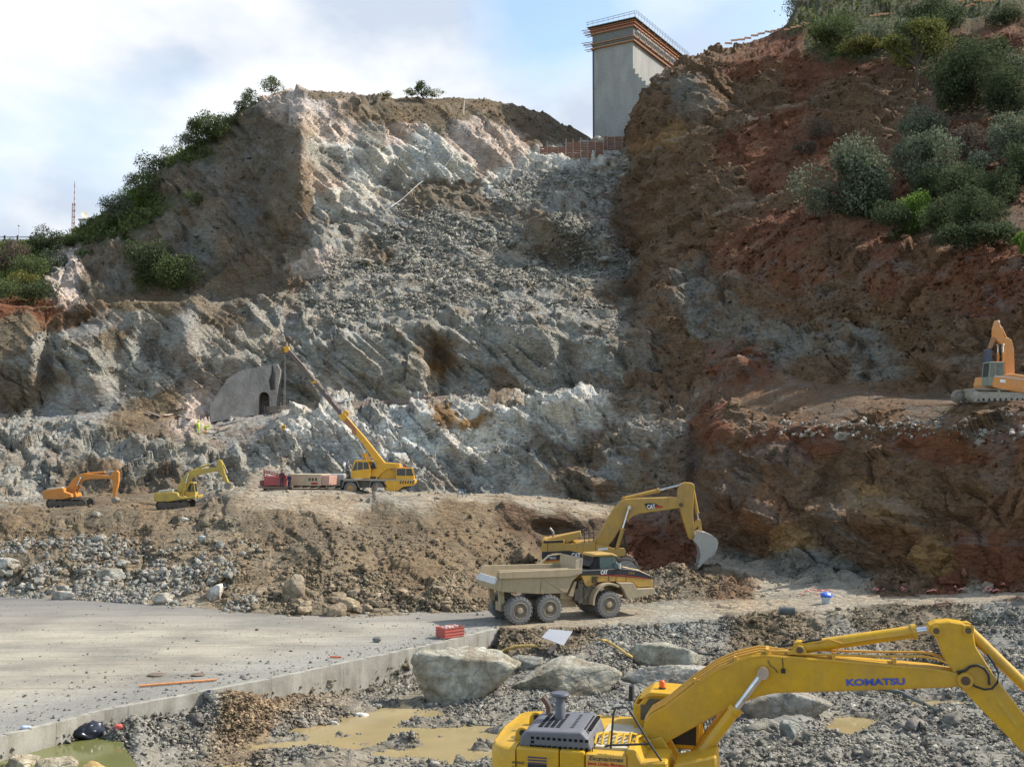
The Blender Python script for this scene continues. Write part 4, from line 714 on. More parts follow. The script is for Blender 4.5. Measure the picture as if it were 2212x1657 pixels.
# ======================= big yellow excavator in front (boom over the pit)
def komatsu():
    h = -math.radians(14); g = P(1411, 1612, 21.9); B = (g.x, g.y, 3.72); R_ = Rig(B, h)
    t = thing('excavator', 'bright yellow excavator cut off by the bottom edge of the photo, its boom lettered in blue', 'excavator', B, h)
    t['label'] = 'large bright yellow excavator in front with blue lettering along its raised boom'
    Y = paint('excavator_yellow', (.62, .35, .012), amt=.34, rough=.33, scale=.9); YD = paint('excavator_yellow_fittings', (.62, .38, .02), amt=.3, rough=.4)  # second, slightly different yellow for rails, pipes, brackets and undercarriage
    hood = paint('hood_grey', (.12, .125, .15), (.3, .28, .22), .25, .5)
    L = lambda u, v, y=0.0: R_.L(u, v, y)
    ys = -1.48
    # house: right side bodywork
    zd = L(1230, 1622, ys)[1]; xr = L(1052, 1640, ys)[0]; xm = L(1113, 1640, ys)[0]; x2 = L(1207, 1640, ys)[0]; x3 = L(1263, 1640, ys)[0]; x4 = L(1352, 1640, ys)[0]
    zb = zd-1.05
    # counterweight, curved in plan
    cw = MB(); pl = []
    for k in range(13):
        a = math.pi/2*(k/12); pl.append((xr+.42-.42*math.sin(a) if k else xr+.42, ys+.42-.42*math.cos(a)))
    pl = [(xm-.004, ys)]+[(xr+.42-.42*math.sin(a), ys+.42-.42*math.cos(a)) for a in [math.pi/2*k/10 for k in range(11)]]+[(xr-.12, 0)]
    pl += [(x, -y) for x, y in pl[::-1][1:]]
    n = len(pl); prof = [(0, zb, .06), (0, zb+.06, 0), (0, zd-.13, 0), (.03, zd-.05, 0), (.10, zd, 0)]; vsx = []
    cx_ = xm
    for (ins, z, i2) in prof:
        for (x, y) in pl:
            dx, dy = cx_-x, -y; l = math.hypot(dx, dy)+1e-6; q = ins+i2; vsx.append((x+(dx/l*q if x < xm-.01 else 0), y+dy/l*q, z))
    fs = [(j*n+i, j*n+(i+1) % n, (j+1)*n+(i+1) % n, (j+1)*n+i) for j in range(len(prof)-1) for i in range(n)]+[tuple(range(n))[::-1], tuple((len(prof)-1)*n+i for i in range(n))]
    cwo = MB().add(vsx, fs).build('counterweight', Y, t, smooth=True)
    for yy in (-.95, .28):
        e = MB(); e.prism([(xr+.42, zd-.01), (xr+.44, zd+.15), (xr+.50, zd+.235), (xr+.58, zd+.255), (xr+.66, zd+.235), (xr+.72, zd+.15), (xr+.74, zd-.01)], yy-.035, yy+.035)
        o = e.build('lifting_eye', Y, cwo, bevel=.01)
        MB().lathe([(.062, -.045), (.062, .045)], (xr+.58, yy, zd+.15), n=16).build('eye_hole', BLACK(), o)
    def panel(name, a, b, z0=zb, z1=zd, y0=ys+.012, y1=.2, m=Y): return MB().box(a+.008, b-.008, y0, y1, z0, z1).build(name, m, t, bevel=.035, seg=2)
    p1_ = panel('engine_door', xm, x2); p2_ = panel('pump_door', x2, x3); p3_ = panel('side_box', x3, x4, z1=zd-.02)
    MB().box(xm+.05, x4-.05, .22, 1.45, zb, zd-.01).build('left_bodywork', Y, t, bevel=.04)
    # vent stripes and black grille on the engine door
    vx0, vx1 = L(1140, 1640, ys)[0], L(1181, 1640, ys)[0]
    for k in range(3): MB().box(vx0, vx1, ys-.004, ys+.03, L(1150, 1634+k*6.2, ys)[1]-.022, L(1150, 1634+k*6.2, ys)[1]).build('vent_slot', plain('vent_dark', (.06, .06, .15), .6), p1_)
    MB().box(vx0, vx1, ys-.004, ys+.03, zd-.9, L(1150, 1650, ys)[1]).build('door_grille', BLACK(), p1_)
    MB().box(xr+.25, xr+.62, ys-.006, ys+.01, zd-.62, zd-.58).build('handrail', YD, cwo)
    # lettering (company panel) 
    orange = paint('sign_yellow', (.66, .40, .07), amt=.2)
    sx0, sz0 = L(1268, 1657, ys); sx1, sz1 = L(1350, 1622, ys)
    sp_ = MB().box(sx0-.02, sx1+.02, ys-.006, ys+.03, zd-.60, zd-.03).build('company_panel', orange, p3_)
    X = (1, 0, 0); Zv = (0, 0, 1); dk = plain('letter_dark', (.05, .05, .07), .6); rd = plain('letter_red', (.55, .03, .03), .6); bl = plain('letter_blue', (.05, .09, .42), .5)
    W_ = sx1-sx0
    text_part('lettering', 'Excavaciones', dk, sp_, (sx0+.04, ys-.011, zd-.135), X, Zv, .085, W_*.9, .01, .3)
    text_part('lettering', 'Jesús Ureña Moreno', rd, sp_, (sx0+.01, ys-.011, zd-.245), X, Zv, .09, W_*.98, .012)
    text_part('lettering', 'Tfno: 636 803 884 - 606 254 041', dk, sp_, (sx0+.01, ys-.011, zd-.335), X, Zv, .065, W_*.98, .008)
    for k, s_ in enumerate(('HYDRAULIC', 'LC', 'EXCAVATOR')): text_part('maker_plate', s_, dk, cwo, (xr+.50, ys-.010, zd-.30-k*.085), X, Zv, .045, .24 if k != 1 else .1, .004)
    # engine hood
    hx0, hz0 = L(1120, 1617, ys+.12); hx1 = L(1258, 1600, ys+.12)[0]; hz1 = L(1150, 1579, ys+.12)[1]; hy0, hy1 = ys+.14, ys+1.75
    hp = [(hx0, zd-.02), (hx1+.18, zd-.02), (hx1+.1, hz1-.10), (hx1-.02, hz1+.03), (hx0+.16, hz1), (hx0+.03, hz1-.10)]
    hd = MB().prism(hp, hy0, hy1).build('engine_hood', hood, t, bevel=.05, seg=3)
    gm = plain('grille_black', (.004, .004, .005), .9)
    gr = MB(); g2 = {0: MB(), .62: MB()}
    for r_ in range(3):
        for c_ in range(11):
            if r_ == 1 and c_ > 0: continue
            xg = hx0+.24+c_*.105; zg = hz1-.10-r_*.078; gr.box(xg, xg+.062, hy0-.006, hy0+.02, zg-.05, zg)
    gr.build('grille_holes', gm, hd)
    for r_ in range(9):
        for c_ in range(4):
            for blk in (0, .62):
                xg = hx0+.32+blk+c_*.115; yg = hy0+.30+r_*.125; g2[blk].box(xg, xg+.075, yg, yg+.075, hz1-.01, hz1+.024)
    for q in g2.values(): q.build('top_vents', gm, hd)
    sl_ = MB()
    for c_ in range(13): sl_.box(hx0+.22+c_*.1, hx0+.235+c_*.1, hy0-.005, hy0+.02, zd+.05, hz1-.32)
    sl_.build('louvres', gm, hd)
    # exhaust stack with cap
    ex = L(1210, 1556, -.35); ez = L(1210, 1503, -.35)[1]; px = ex[0]
    e = MB().lathe([(.10, hz1-.1), (.10, ez-.12), (.085, ez-.1), (.085, ez-.02), (.175, ez), (.19, ez+.035), (.17, ez+.07), (.06, ez+.095)], (px, -.35, 0), 'z', 24).build('exhaust_stack', paint('stack_grey', (.10, .105, .125), amt=.3), t, smooth=True)
    ex2 = L(1180, 1560, .0)
    MB().tube([(ex2[0]+.05, .0, hz1-.05), (ex2[0]+.05, .0, hz1+.14), (ex2[0]+.0, .0, hz1+.24), (ex2[0]-.08, .0, hz1+.33)], .06, 12).build('tail_pipe', plain('rusty_pipe', (.14, .09, .07), .7), t, smooth=True)
    # deck clutter and handrails
    dk_ = MB().box(hx1+.2, x4+.1, ys+.35, .6, zd-.03, zd+.03); dk_.build('deck_plate', paint('deck_pale', (.55, .50, .36), amt=.5), t)
    cl = MB()
    for k in range(7): xa = x3+.1+k*.13; cl.tube([(xa, ys+.5, zd+.03), (xa+.02, ys+.7, zd+.16+.03*(k % 3)), (xa+.1, ys+1.0, zd+.12), (xa+.14, ys+1.3, zd+.04)], .028, 6)
    cl.build('hydraulic_pipes', YD, t, smooth=True)
    hm = plain('rail_dark', (.05, .045, .04), .55)
    A0 = L(1319, 1616, ys+.1); A1 = L(1325, 1542, ys+.1); A2 = L(1330, 1528, ys+.1); A3 = L(1354, 1528, ys+.1); A4 = L(1364, 1540, ys+.1); A5 = L(1400, 1600, ys+.1); A6 = L(1440, 1660, ys+.1)
    MB().tube([(q[0], ys+.1, q[1]) for q in (A0, A1, A2, A3, A4, A5, A6)], .022, 8).build('handrail', hm, t, smooth=True)
    B0 = L(1306, 1612, ys+.1); B1 = L(1405, 1606, ys+.1); MB().tube([(B0[0], ys+.1, B0[1]), (B0[0]+.1, ys+.1, B0[1]+.03), (B1[0], ys+.1, B1[1])], .022, 8).build('grab_rail', hm, t, smooth=True)
    st_ = MB()
    st_.prism([L(1352, 1620, ys), L(1372, 1622, ys), L(1392, 1657, ys), L(1392, 1680, ys), L(1352, 1690, ys)], ys+.02, -.55)
    st_.prism([L(1385, 1648, ys), L(1440, 1646, ys), L(1445, 1690, ys), L(1385, 1690, ys)], ys+.01, -.5)
    st_.prism([L(1452, 1660, ys), L(1545, 1640, ys), L(1550, 1700, ys), L(1452, 1700, ys)], ys+.2, -.45)
    st_.build('front_boxes', Y, t, bevel=.03)
    MB().prism([L(1390, 1600, -.3), L(1430, 1590, -.3), L(1470, 1660, -.3), L(1400, 1690, -.3)], -.34, -.28).prism([L(1390, 1600, -.3), L(1430, 1590, -.3), L(1470, 1660, -.3), L(1400, 1690, -.3)], .28, .34).build('boom_bracket', YD, t, bevel=.02)
    MB().lathe([(.12, 0), (.12, .05), (.07, .06), (.07, .0)], (L(1392, 1606, -.6)[0], -.62, L(1392, 1606, -.6)[1]), 'y', 20).build('tow_ring', YD, t)
    # cab, behind the boom on the left side
    cy0, cy1 = .42, 1.42
    C0 = L(1366, 1600, cy0); C1 = L(1512, 1600, cy0); ct = L(1430, 1500, cy0)[1]
    x0, x1 = L(1368, 1560, cy0)[0], L(1505, 1560, cy0)[0]; z0 = zd-.35; z1 = ct
    cb = MB(); side = [(x0+.02, z0), (x0, zd+.5), (x0+.12, z1-.22), (x0+.26, z1-.04), (x0+.40, z1), (x1-.22, z1), (x1-.08, z1-.08), (x1+.06, zd+.35), (x1+.08, z0)]
    inn = [(x0+.15, z0+.55), (x0+.15, zd+.5), (x0+.23, z1-.22), (x0+.33, z1-.09), (x1-.24, z1-.09), (x1-.1, zd+.45), (x1-.1, z0+.75), (x0+.9, z0+.72), (x0+.7, z0+.5)]
    cb.prism(side, cy0, cy0+.06); cb.prism(side, cy1-.06, cy1); cb.prism([(x0+.1, z1-.12), (x1-.12, z1-.1), (x1-.2, z1+.02), (x0+.34, z1+.04)], cy0, cy1)
    cb.prism([(x0, z0), (x0+.06, z0), (x0+.06, zd+.5), (x0, zd+.5)], cy0, cy1); cb.prism([(x0, z0), (x1, z0), (x1, z0+.06), (x0, z0+.06)], cy0, cy1)
    co = cb.build('cab', Y, t, bevel=.03, seg=2)
    MB().prism(inn, cy0-.012, cy0+.01).build('side_window', glassm('tinted_glass', (.05, .07, .065)), co)
    MB().prism([(x0+.75, z0+.1), (x1-.02, z0+.1), (x1+.0, z0+.7), (x0+.95, z0+.68)], cy0-.016, cy0+.01).build('door_panel', BLACK(), co)
    MB().add([(x1+.055, cy0+.06, zd+.33), (x1+.055, cy1-.06, zd+.33), (x1-.10, cy1-.06, z1-.12), (x1-.10, cy0+.06, z1-.12), (x1+.04, cy0+.06, zd+.33), (x1+.04, cy1-.06, zd+.33), (x1-.115, cy1-.06, z1-.12), (x1-.115, cy0+.06, z1-.12)], [(0, 1, 2, 3), (7, 6, 5, 4), (0, 4, 5, 1), (1, 5, 6, 2), (2, 6, 7, 3), (3, 7, 4, 0)]).build('windscreen', glassm(), co)
    MB().box(x0-.015, x0+.005, cy0+.12, cy1-.12, zd+.05, zd+.5).build('rear_window', glassm(), co)
    bars = MB()
    for k in range(5): a_ = L(1516+k*6, 1553, cy0-.1); b_ = L(1530+k*7, 1625, cy0-.1); bars.cyl((a_[0], cy0+.1*k, a_[1]), (b_[0], cy0+.1*k, b_[1]), .012, n=6)
    bars.build('window_guard', hm, co)
    bq = L(1422, 1488, .9); bo = MB().lathe([(.075, z1+.02), (.075, z1+.06), (.055, z1+.07)], (x0+.55, .8, 0), 'z', 16).build('beacon_base', BLACK(), co)
    MB().lathe([(.06, z1+.07), (.065, z1+.16), (.04, z1+.2), (.01, z1+.215)], (x0+.55, .8, 0), 'z', 16).build('warning_beacon', plain('beacon_orange', (.75, .14, .02), .3), co, smooth=True)
    mm = MB().box(L(1368, 1530, cy1)[0]-.1, L(1368, 1530, cy1)[0]-.02, cy1+.05, cy1+.3, zd+.3, z1-.1).build('mirror', BLACK(), co)
    # boom
    top = [(1393, 1567), (1397, 1550), (1411, 1534), (1442, 1518), (1504, 1469.5), (1550, 1438.5), (1582, 1425.5), (1623, 1409.5), (1658, 1407.5), (1828, 1422), (2004, 1437), (2045, 1444), (2071, 1450), (2086, 1461)]
    bot = [(2080, 1473), (2064, 1477), (1954, 1481.5), (1740, 1488.6), (1676, 1490), (1640, 1497), (1612, 1508), (1566, 1528), (1504, 1562), (1440, 1597), (1411, 1612), (1400, 1600)]
    bw = .56; bm = MB().prism(R_.poly(top+bot), -bw/2, bw/2).build('boom', Y, t, bevel=.02)
    # welded flange plates proud of the side along top and bottom edge
    fl = MB()
    for chain, off in ((top[4:12], 3.0), (bot[1:9], -3.0)):
        for a_, b_ in zip(chain[:-1], chain[1:]):
            q = [L(a_[0], a_[1]+off), L(b_[0], b_[1]+off), L(b_[0], b_[1]+off*1.55), L(a_[0], a_[1]+off*1.55)]
            fl.prism(q, -bw/2-.012, -bw/2+.01); fl.prism(q, bw/2-.01, bw/2+.012)
    fl.build('weld_flange', Y, bm)
    pp_ = MB()
    for off, yy in ((3, -.20), (6.5, -.10), (10, .02)):
        ch = [(1396, 1552-off*.4), (1411, 1532-off*.7), (1442, 1515-off*.8), (1504, 1466-off), (1550, 1435-off), (1590, 1418-off), (1640, 1405-off*.9), (1700, 1402+off*.2), (1740, 1408+off*.15)]
        pp_.tube([(L(a_, b_)[0], yy, L(a_, b_)[1]) for a_, b_ in ch], .022, 8)
    for off, yy in ((2, -.2), (5, .1)):
        ch = [(1700, 1409-off), (1800, 1412-off), (1900, 1415-off), (1990, 1415-off), (2020, 1420-off), (2050, 1432-off), (2075, 1444-off)]
        pp_.tube([(L(a_, b_)[0], yy, L(a_, b_)[1]) for a_, b_ in ch], .022, 8)
    for cx_, cv in ((1504, 1467), (1590, 1420), (1658, 1404), (1800, 1416), (1930, 1426)):
        q = L(cx_, cv); pp_.box(q[0]-.03, q[0]+.03, -.25, .15, q[1]-.03, q[1]+.06)
    pp_.build('boom_pipes', paint('pipe_yellow', (.66, .36, .04), amt=.3), bm, smooth=True)
    fx = MB(); q = L(1692, 1442); fx.box(q[0]-.04, q[0]+.04, -bw/2-.05, -bw/2, q[1]-.04, q[1]+.04); 
    fx.tube([(L(a_, b_)[0], -bw/2-.02, L(a_, b_)[1]) for a_, b_ in ((1659, 1420), (1664, 1430), (1675, 1438), (1680, 1446))], .008, 6)
    fx.tube([(L(a_, b_)[0], -bw/2-.02, L(a_, b_)[1]) for a_, b_ in ((1690, 1415), (1691, 1425), (1692, 1438))], .008, 6).build('boom_sensor', BLACK(), bm)
    x_, z_ = L(1827, 1474); x2_, _ = L(1952, 1466)
    ang = -math.atan2(L(1827, 1474)[1]-L(1952, 1471.5)[1], x2_-x_)
    text_part('lettering', 'KOMATSU', bl, bm, (x_, -bw/2-.008, z_), (math.cos(ang), 0, math.sin(ang)), (-math.sin(ang), 0, math.cos(ang)), .125, x2_-x_, .035)
    # lug for the arm cylinder
    MB().prism(R_.poly([(1700, 1408), (1716, 1397), (1724, 1390), (1733, 1391), (1738, 1398), (1744, 1412)]), -.2, .2).build('cylinder_lug', Y, bm, bevel=.01)
    pins(bm, [L(1649, 1442.6)], bw+.10, .085, Y); pins(bm, [L(2079, 1461)], bw+.14, .10, Y); pins(bm, [L(1727, 1399)], .44, .06)
    for yy in (-.47, .47):
        cylinder_part(t, L(1462, 1690), L(1649, 1442.6), .70, .115, yy, Y, 'boom_cylinder')
    cylinder_part(t, L(1727, 1399), L(2018.5, 1357.7), .865, .12, 0, Y, 'arm_cylinder')
    MB().tube([(L(a_, b_)[0], -.14, L(a_, b_)[1]) for a_, b_ in ((1760, 1385), (1790, 1378), (1820, 1387), (1870, 1379), (1960, 1367))], .016, 6).build('cylinder_pipe', paint('pipe_yellow', (.66, .36, .04)), t)
    hs = MB()
    for k in range(3): hs.tube([(L(a_, b_+k*2)[0], -.1+.09*k, L(a_, b_+k*2)[1]) for a_, b_ in ((1680, 1394), (1705, 1391), (1730, 1386), (1755, 1381), (1775, 1379))], .022, 8)
    hs.build('hydraulic_hose', HOSE(), t, smooth=True)
    # arm (dipper)
    arm = [(2000, 1356), (2006, 1347), (2020, 1341), (2048, 1338.5), (2076, 1343), (2092, 1350), (2098, 1360), (2104, 1392), (2147, 1458.7), (2214, 1545), (2262, 1606), (2262, 1640), (2232, 1655), (2203, 1616), (2121, 1532), (2070, 1478), (2062, 1462), (2054, 1444), (2039, 1420.7), (2022, 1376)]
    aw = .44; ao = MB().prism(R_.poly(arm), -aw/2, aw/2).build('arm', Y, t, bevel=.02)
    pins(ao, [L(2018.5, 1357.5), L(2086.5, 1356.5)], aw+.08, .07, Y)
    MB().prism(R_.poly([(2150, 1495), (2175, 1528), (2200, 1562), (2192, 1566), (2166, 1534), (2142, 1500)]), -aw/2-.01, -aw/2+.01).build('wear_plate', YD, ao)
    hs = MB(); yy = -aw/2-.06
    hs.tube([(L(a_, b_)[0], yy, L(a_, b_)[1]) for a_, b_ in ((2062, 1445), (2080, 1441), (2090, 1433), (2105, 1430), (2120, 1436), (2130, 1452), (2131, 1472))], .024, 8)
    hs.tube([(L(a_, b_)[0], yy-.03, L(a_, b_)[1]) for a_, b_ in ((2066, 1447), (2082, 1460), (2100, 1474), (2120, 1481), (2136, 1479), (2148, 1466), (2150, 1446), (2140, 1425), (2126, 1406))], .02, 8)
    hs.build('hydraulic_hose', HOSE(), ao, smooth=True)
    cylinder_part(t, L(2087, 1356.5), L(2275, 1540), .80, .105, 0, Y, 'bucket_cylinder')
    MB().prism(R_.poly([(2262, 1600), (2300, 1640), (2330, 1720), (2280, 1790), (2230, 1770), (2232, 1690)]), -.65, .65).build('bucket', STEEL(), t, bevel=.02)
    # turntable and tracks
    MB().lathe([(1.0, 0), (1.0, .5)], (x3+.3, 0, 0), 'z', 30).verts if False else None
    zc = zb; MB().lathe([(.9, 1.0), (.9, max(1.05, zb))], (x3+.4, 0, 0), 'z', 30).box(x3-1.3, x3+2.1, -.8, .8, .45, 1.0).build('undercarriage', YD, t)
    for yy in (-1.35, 1.35): track(t, x3-1.7, x3+2.6, yy, .6, .95, plain('track_steel', (.12, .10, .08), .7, .3))
    return t
komatsu()

# ======================= ochre excavator working in the notch, behind the truck
def lib(): pass
k3 = (1017.1, .26525, 1026.9, .26525)
YO = paint('ochre_paint', (.48, .28, .05), amt=.5, rough=.5); YT = paint('tan_dusty_paint', (.40, .31, .19), (.34, .29, .2), .7, .8); YTd = YT
def teeth(mb, a, b, w, n=5, s=.22):
    for k in range(n):
        y = -w/2+w*(k+.5)/n; mb.prism([(a[0], a[1]), (b[0], b[1]), ((a[0]+b[0])/2+(b[1]-a[1])*0+s*.2, min(a[1], b[1])-s)], y-.06, y+.06)
def cat_excavator():
    h = math.radians(-2); g = P(1293, 1186, 93); B = (g.x-2.4, g.y, .35); R_ = Rig(B, h); L = lambda a, b, y=0.0: R_.L(k3[0]+k3[1]*a, k3[2]+k3[3]*b, y)
    PL = lambda pts, y=0.0: R_.poly(pts, y, k3)
    t = thing('excavator', 'ochre excavator with black side stripe digging behind the dump truck, bucket raised', 'excavator', B, h)
    ys = -1.6
    x0, zt = L(575, 530, ys); x1 = L(1012, 540, ys)[0]; zb = L(700, 722, ys)[1]
    MB().prism(PL([(574, 600), (578, 535), (600, 522), (625, 522), (625, 728), (600, 726), (582, 700)], ys), ys, 1.6).build('counterweight', YO, t, bevel=.1, seg=3)
    b = MB().prism(PL([(626, 530), (765, 525), (765, 556), (1012, 545), (1012, 640), (960, 728), (626, 728)], ys), ys+.02, 1.58).build('body_house', YO, t, bevel=.04)
    MB().prism(PL([(592, 524), (895, 456), (903, 505), (770, 556), (765, 530), (592, 535)], ys+.1), ys+.3, -.2).build('engine_hood', YO, t, bevel=.04)
    MB().prism(PL([(620, 521), (890, 470), (895, 500), (760, 545), (750, 520)], ys+.1), -.2, 1.3).build('hood_top', YO, t, bevel=.04)
    MB().prism(PL([(592, 534), (750, 526), (750, 546), (592, 552)], ys), ys-.01, ys+.05).build('air_vent', BLACK(), t)
    st = MB().prism(PL([(578, 622), (800, 612), (880, 630), (975, 664), (800, 682), (580, 692)], ys), ys-.025, ys+.01).build('side_stripe', BLACK(), b)
    MB().prism(PL([(580, 690), (800, 681), (975, 664), (975, 668), (800, 686), (580, 696)], ys), ys-.03, ys+.01).build('red_line', plain('decal_red', (.45, .03, .02), .5), b)
    MB().prism(PL([(655, 632), (710, 628), (710, 640), (655, 644)], ys), ys-.03, ys+.01).build('name_plate', YO, st)
    MB().prism(PL([(900, 650), (960, 646), (960, 656), (905, 662)], ys), ys-.03, ys+.01).build('stripe_mark', YO, st)
    WH = plain('decal_white', (.75, .75, .72), .5)
    q0 = L(820, 670, ys); q1 = L(893, 670, ys)[0]; text_part('lettering', 'CAT', WH, st, (q0[0], ys-.035, q0[1]), (1, 0, 0), (0, 0, 1), (L(820, 630, ys)[1]-q0[1]), q1-q0[0], .04)
    q0 = L(640, 680, ys); q1 = L(695, 680, ys)[0]; text_part('lettering', '365C', WH, st, (q0[0], ys-.035, q0[1]), (1, 0, 0), (0, 0, 1), (L(640, 662, ys)[1]-q0[1]), q1-q0[0], .02)
    e = L(672, 470, -.8); MB().tube([(e[0], -.8, e[1]-.5), (e[0], -.8, e[1]+.05), (e[0]-.1, -.8, e[1]+.2), (e[0]-.3, -.8, e[1]+.42)], .1, 10).build('exhaust_stack', STEEL(), t, smooth=True)
    rl = MB()
    for a in (925, 962, 1000): p = L(a, 520, ys+.3); q = L(a, 430, ys+.3); rl.cyl((p[0], ys+.3, p[1]-.3), (p[0], ys+.3, q[1]), .035, n=6)
    p = L(925, 470, ys+.3); q = L(1000, 470, ys+.3); rl.cyl((p[0], ys+.3, p[1]), (q[0], ys+.3, q[1]), .03, n=6); rl.build('handrail', plain('rail_dark', (.05, .045, .04)), t)
    cc0 = L(1105, 600, .4); cc1 = L(1268, 600, .4); cb = cab(t, cc0[0], cc1[0], .45, 1.6, L(1105, 640, .4)[1], L(1105, 448, .4)[1], BLACK(), .2)
    bb = L(1053, 430, .6); MB().cyl((bb[0]+.3, .8, bb[1]-.3), (bb[0]+.3, .8, bb[1]+.1), .1, n=10).build('warning_beacon', plain('beacon_orange', (.75, .14, .02), .3), t)
    MB().prism(PL([(1012, 560), (1100, 575), (1160, 600), (1258, 600), (1258, 640), (1200, 660), (1000, 690)], -.9), -1.5, .3).build('front_deck', YO, t, bevel=.04)
    MB().prism(PL([(1035, 595), (1115, 588), (1118, 606), (1035, 610)], ys), ys-.05, ys+.4).build('step_box', plain('decal_white', (.75, .75, .72), .5), t)
    bm = MB().prism(PL([(1040, 600), (1012, 560), (1022, 520), (1100, 370), (1160, 275), (1200, 228), (1225, 205), (1255, 192), (1330, 184), (1480, 181), (1640, 176), (1680, 178), (1712, 205), (1722, 235), (1712, 258), (1690, 263), (1560, 283), (1450, 297), (1370, 308), (1325, 325), (1290, 350), (1232, 402), (1170, 500), (1120, 565), (1070, 606)]), -.55, .55).build('boom', YO, t, bevel=.04)
    d = MB().prism(PL([(1408, 226), (1445, 222), (1500, 224), (1515, 238), (1540, 247), (1470, 255), (1432, 272)]), -.585, -.54).build('boom_decal', BLACK(), bm)
    MB().prism(PL([(1500, 245), (1560, 246), (1558, 256), (1500, 262)]), -.60, -.56).build('red_line', plain('decal_red', (.45, .03, .02), .5), bm)
    q0 = L(1432, 270); q1 = L(1498, 265)[0]; text_part('lettering', 'CAT', WH, bm, (q0[0], -.60, q0[1]), (1, 0, .10), (-.10, 0, 1), L(1432, 236)[1]-q0[1], q1-q0[0], .04)
    cylinder_part(t, L(1245, 190), L(1712, 78), .62, .17, 0, YO, 'arm_cylinder')
    for y in (-.8, .8): cylinder_part(t, L(1170, 640), L(1284, 255), .56, .17, y, YO, 'boom_cylinder')
    pins(bm, [L(1284, 257)], 1.5, .14); pins(bm, [L(1705, 235)], 1.2, .16)
    MB().prism(PL([(1232, 196), (1236, 180), (1262, 178), (1275, 192)]), -.25, .25).build('cylinder_lug', YO, bm)
    arm = MB().prism(PL([(1682, 150), (1690, 100), (1705, 70), (1740, 55), (1790, 57), (1812, 70), (1820, 92), (1812, 160), (1806, 330), (1812, 400), (1822, 480), (1812, 520), (1782, 520), (1768, 500), (1730, 380), (1694, 262), (1684, 220)]), -.38, .38).build('arm', YO, t, bevel=.04)
    cylinder_part(t, L(1806, 100), L(1855, 365), .78, .15, 0, YO, 'bucket_cylinder')
    lk = MB(); 
    for y in (-.42, .3): lk.prism(PL([(1842, 360), (1866, 358), (1872, 378), (1812, 445), (1796, 438), (1790, 425)]), y, y+.12); lk.prism(PL([(1850, 372), (1872, 372), (1880, 470), (1860, 475)]), y+.02, y+.1)
    lk.box(L(1800, 430)[0]-.05, L(1800, 430)[0]+.05, -.42, .42, L(1800, 435)[1]-.05, L(1800, 435)[1]+.05); lk.build('bucket_link', YO, t)
    bk = MB(); shell = [(1800, 520), (1812, 480), (1850, 448), (1900, 458), (1960, 485), (1990, 508), (2000, 540), (1992, 590), (1965, 635), (1915, 670), (1870, 712), (1842, 742), (1850, 690), (1858, 640), (1846, 580), (1825, 545)]
    bk.prism(PL(shell), -1.0, -.93).prism(PL(shell), .93, 1.0)
    out = [(1812, 480), (1850, 448), (1900, 458), (1960, 485), (1990, 508), (2000, 540), (1992, 590), (1965, 635), (1915, 670), (1870, 712), (1842, 742)]
    inn = [(1818, 486), (1852, 457), (1899, 467), (1955, 494), (1981, 514), (1990, 541), (1983, 586), (1958, 628), (1909, 661), (1864, 703), (1838, 738)]
    bk.prism(PL(out+inn[::-1]), -.98, .98); bo = bk.build('bucket', paint('bucket_steel', (.42, .40, .36), (.3, .25, .18), .4, .55), t)
    tt = MB(); 
    for kx in range(5): y = -.9+kx*.42; tt.prism(PL([(1856, 712), (1838, 742), (1828, 760), (1872, 722)]), y, y+.16)
    tt.build('bucket_teeth', STEEL(), bo)
    tx0 = L(760, 700, ys)[0]; tx1 = L(1372, 700, ys)[0]; tz = L(1300, 672, -1.5)[1]
    for y in (-1.45, 1.6): track(t, tx0, tx1, y, .7, tz, plain('track_pale_steel', (.33, .30, .25), .6, .3))
    MB().box(tx0+1, tx1-1.2, -1.2, 1.2, .5, 1.1).lathe([(1.1, 1.0), (1.1, zb+.1)], ((tx0+tx1)/2-.3, 0, 0), 'z', 24).build('undercarriage', YO, t)
cat_excavator()

# ======================= articulated dump truck
def wheel(root, x, y, z, r, w, m, side=-1):
    n = 40; tire = MB(); prof = [(r*.56, -w/2), (r*.80, -w/2*1.03), (r*.93, -w/2*.94), (r*.97, -w/2*.72), (r*.97, w/2*.72), (r*.93, w/2*.94), (r*.80, w/2*1.03), (r*.56, w/2)]
    tire.lathe(prof, (x, y, z), 'y', 48)
    for k in range(22):      # tread lugs
        for sgn in (-1, 1):
            a = 2*math.pi*(k+(.5 if sgn > 0 else 0))/22; M = Matrix.Translation((x, y, z)) @ Matrix.Rotation(a, 4, 'Y') @ Matrix.Rotation(sgn*.35, 4, 'Z' if False else 'X')
            M = Matrix.Translation((x, y, z)) @ Matrix.Rotation(a, 4, 'Y')
            tire.box(-r*.065, r*.065, min(0.02*sgn*w, sgn*w*.5), max(.02*sgn*w, sgn*w*.5), r*.93, r*1.0, M)
    o = tire.build('wheel', m, root)
    YR = YT
    for s in (-1, 1):
        rim = MB().lathe([(r*.57, s*w*.50), (r*.55, s*w*.53), (r*.50, s*w*.40), (r*.33, s*w*.34), (r*.33, s*w*.46), (r*.22, s*w*.50), (r*.20, s*w*.53), (r*.05, s*w*.55)] if s < 0 else [(r*.05, s*w*.55), (r*.20, s*w*.53), (r*.22, s*w*.50), (r*.33, s*w*.46), (r*.33, s*w*.34), (r*.50, s*w*.40), (r*.55, s*w*.53), (r*.57, s*w*.50)], (x, y, z), 'y', 32)
        for k in range(12): a = 2*math.pi*k/12; rim.box(x+r*.42*math.cos(a)-.02, x+r*.42*math.cos(a)+.02, y+s*w*.36-.03, y+s*w*.36+.03, z+r*.42*math.sin(a)-.02, z+r*.42*math.sin(a)+.02)
        rim.build('rim', YR, o, smooth=True)
    return o
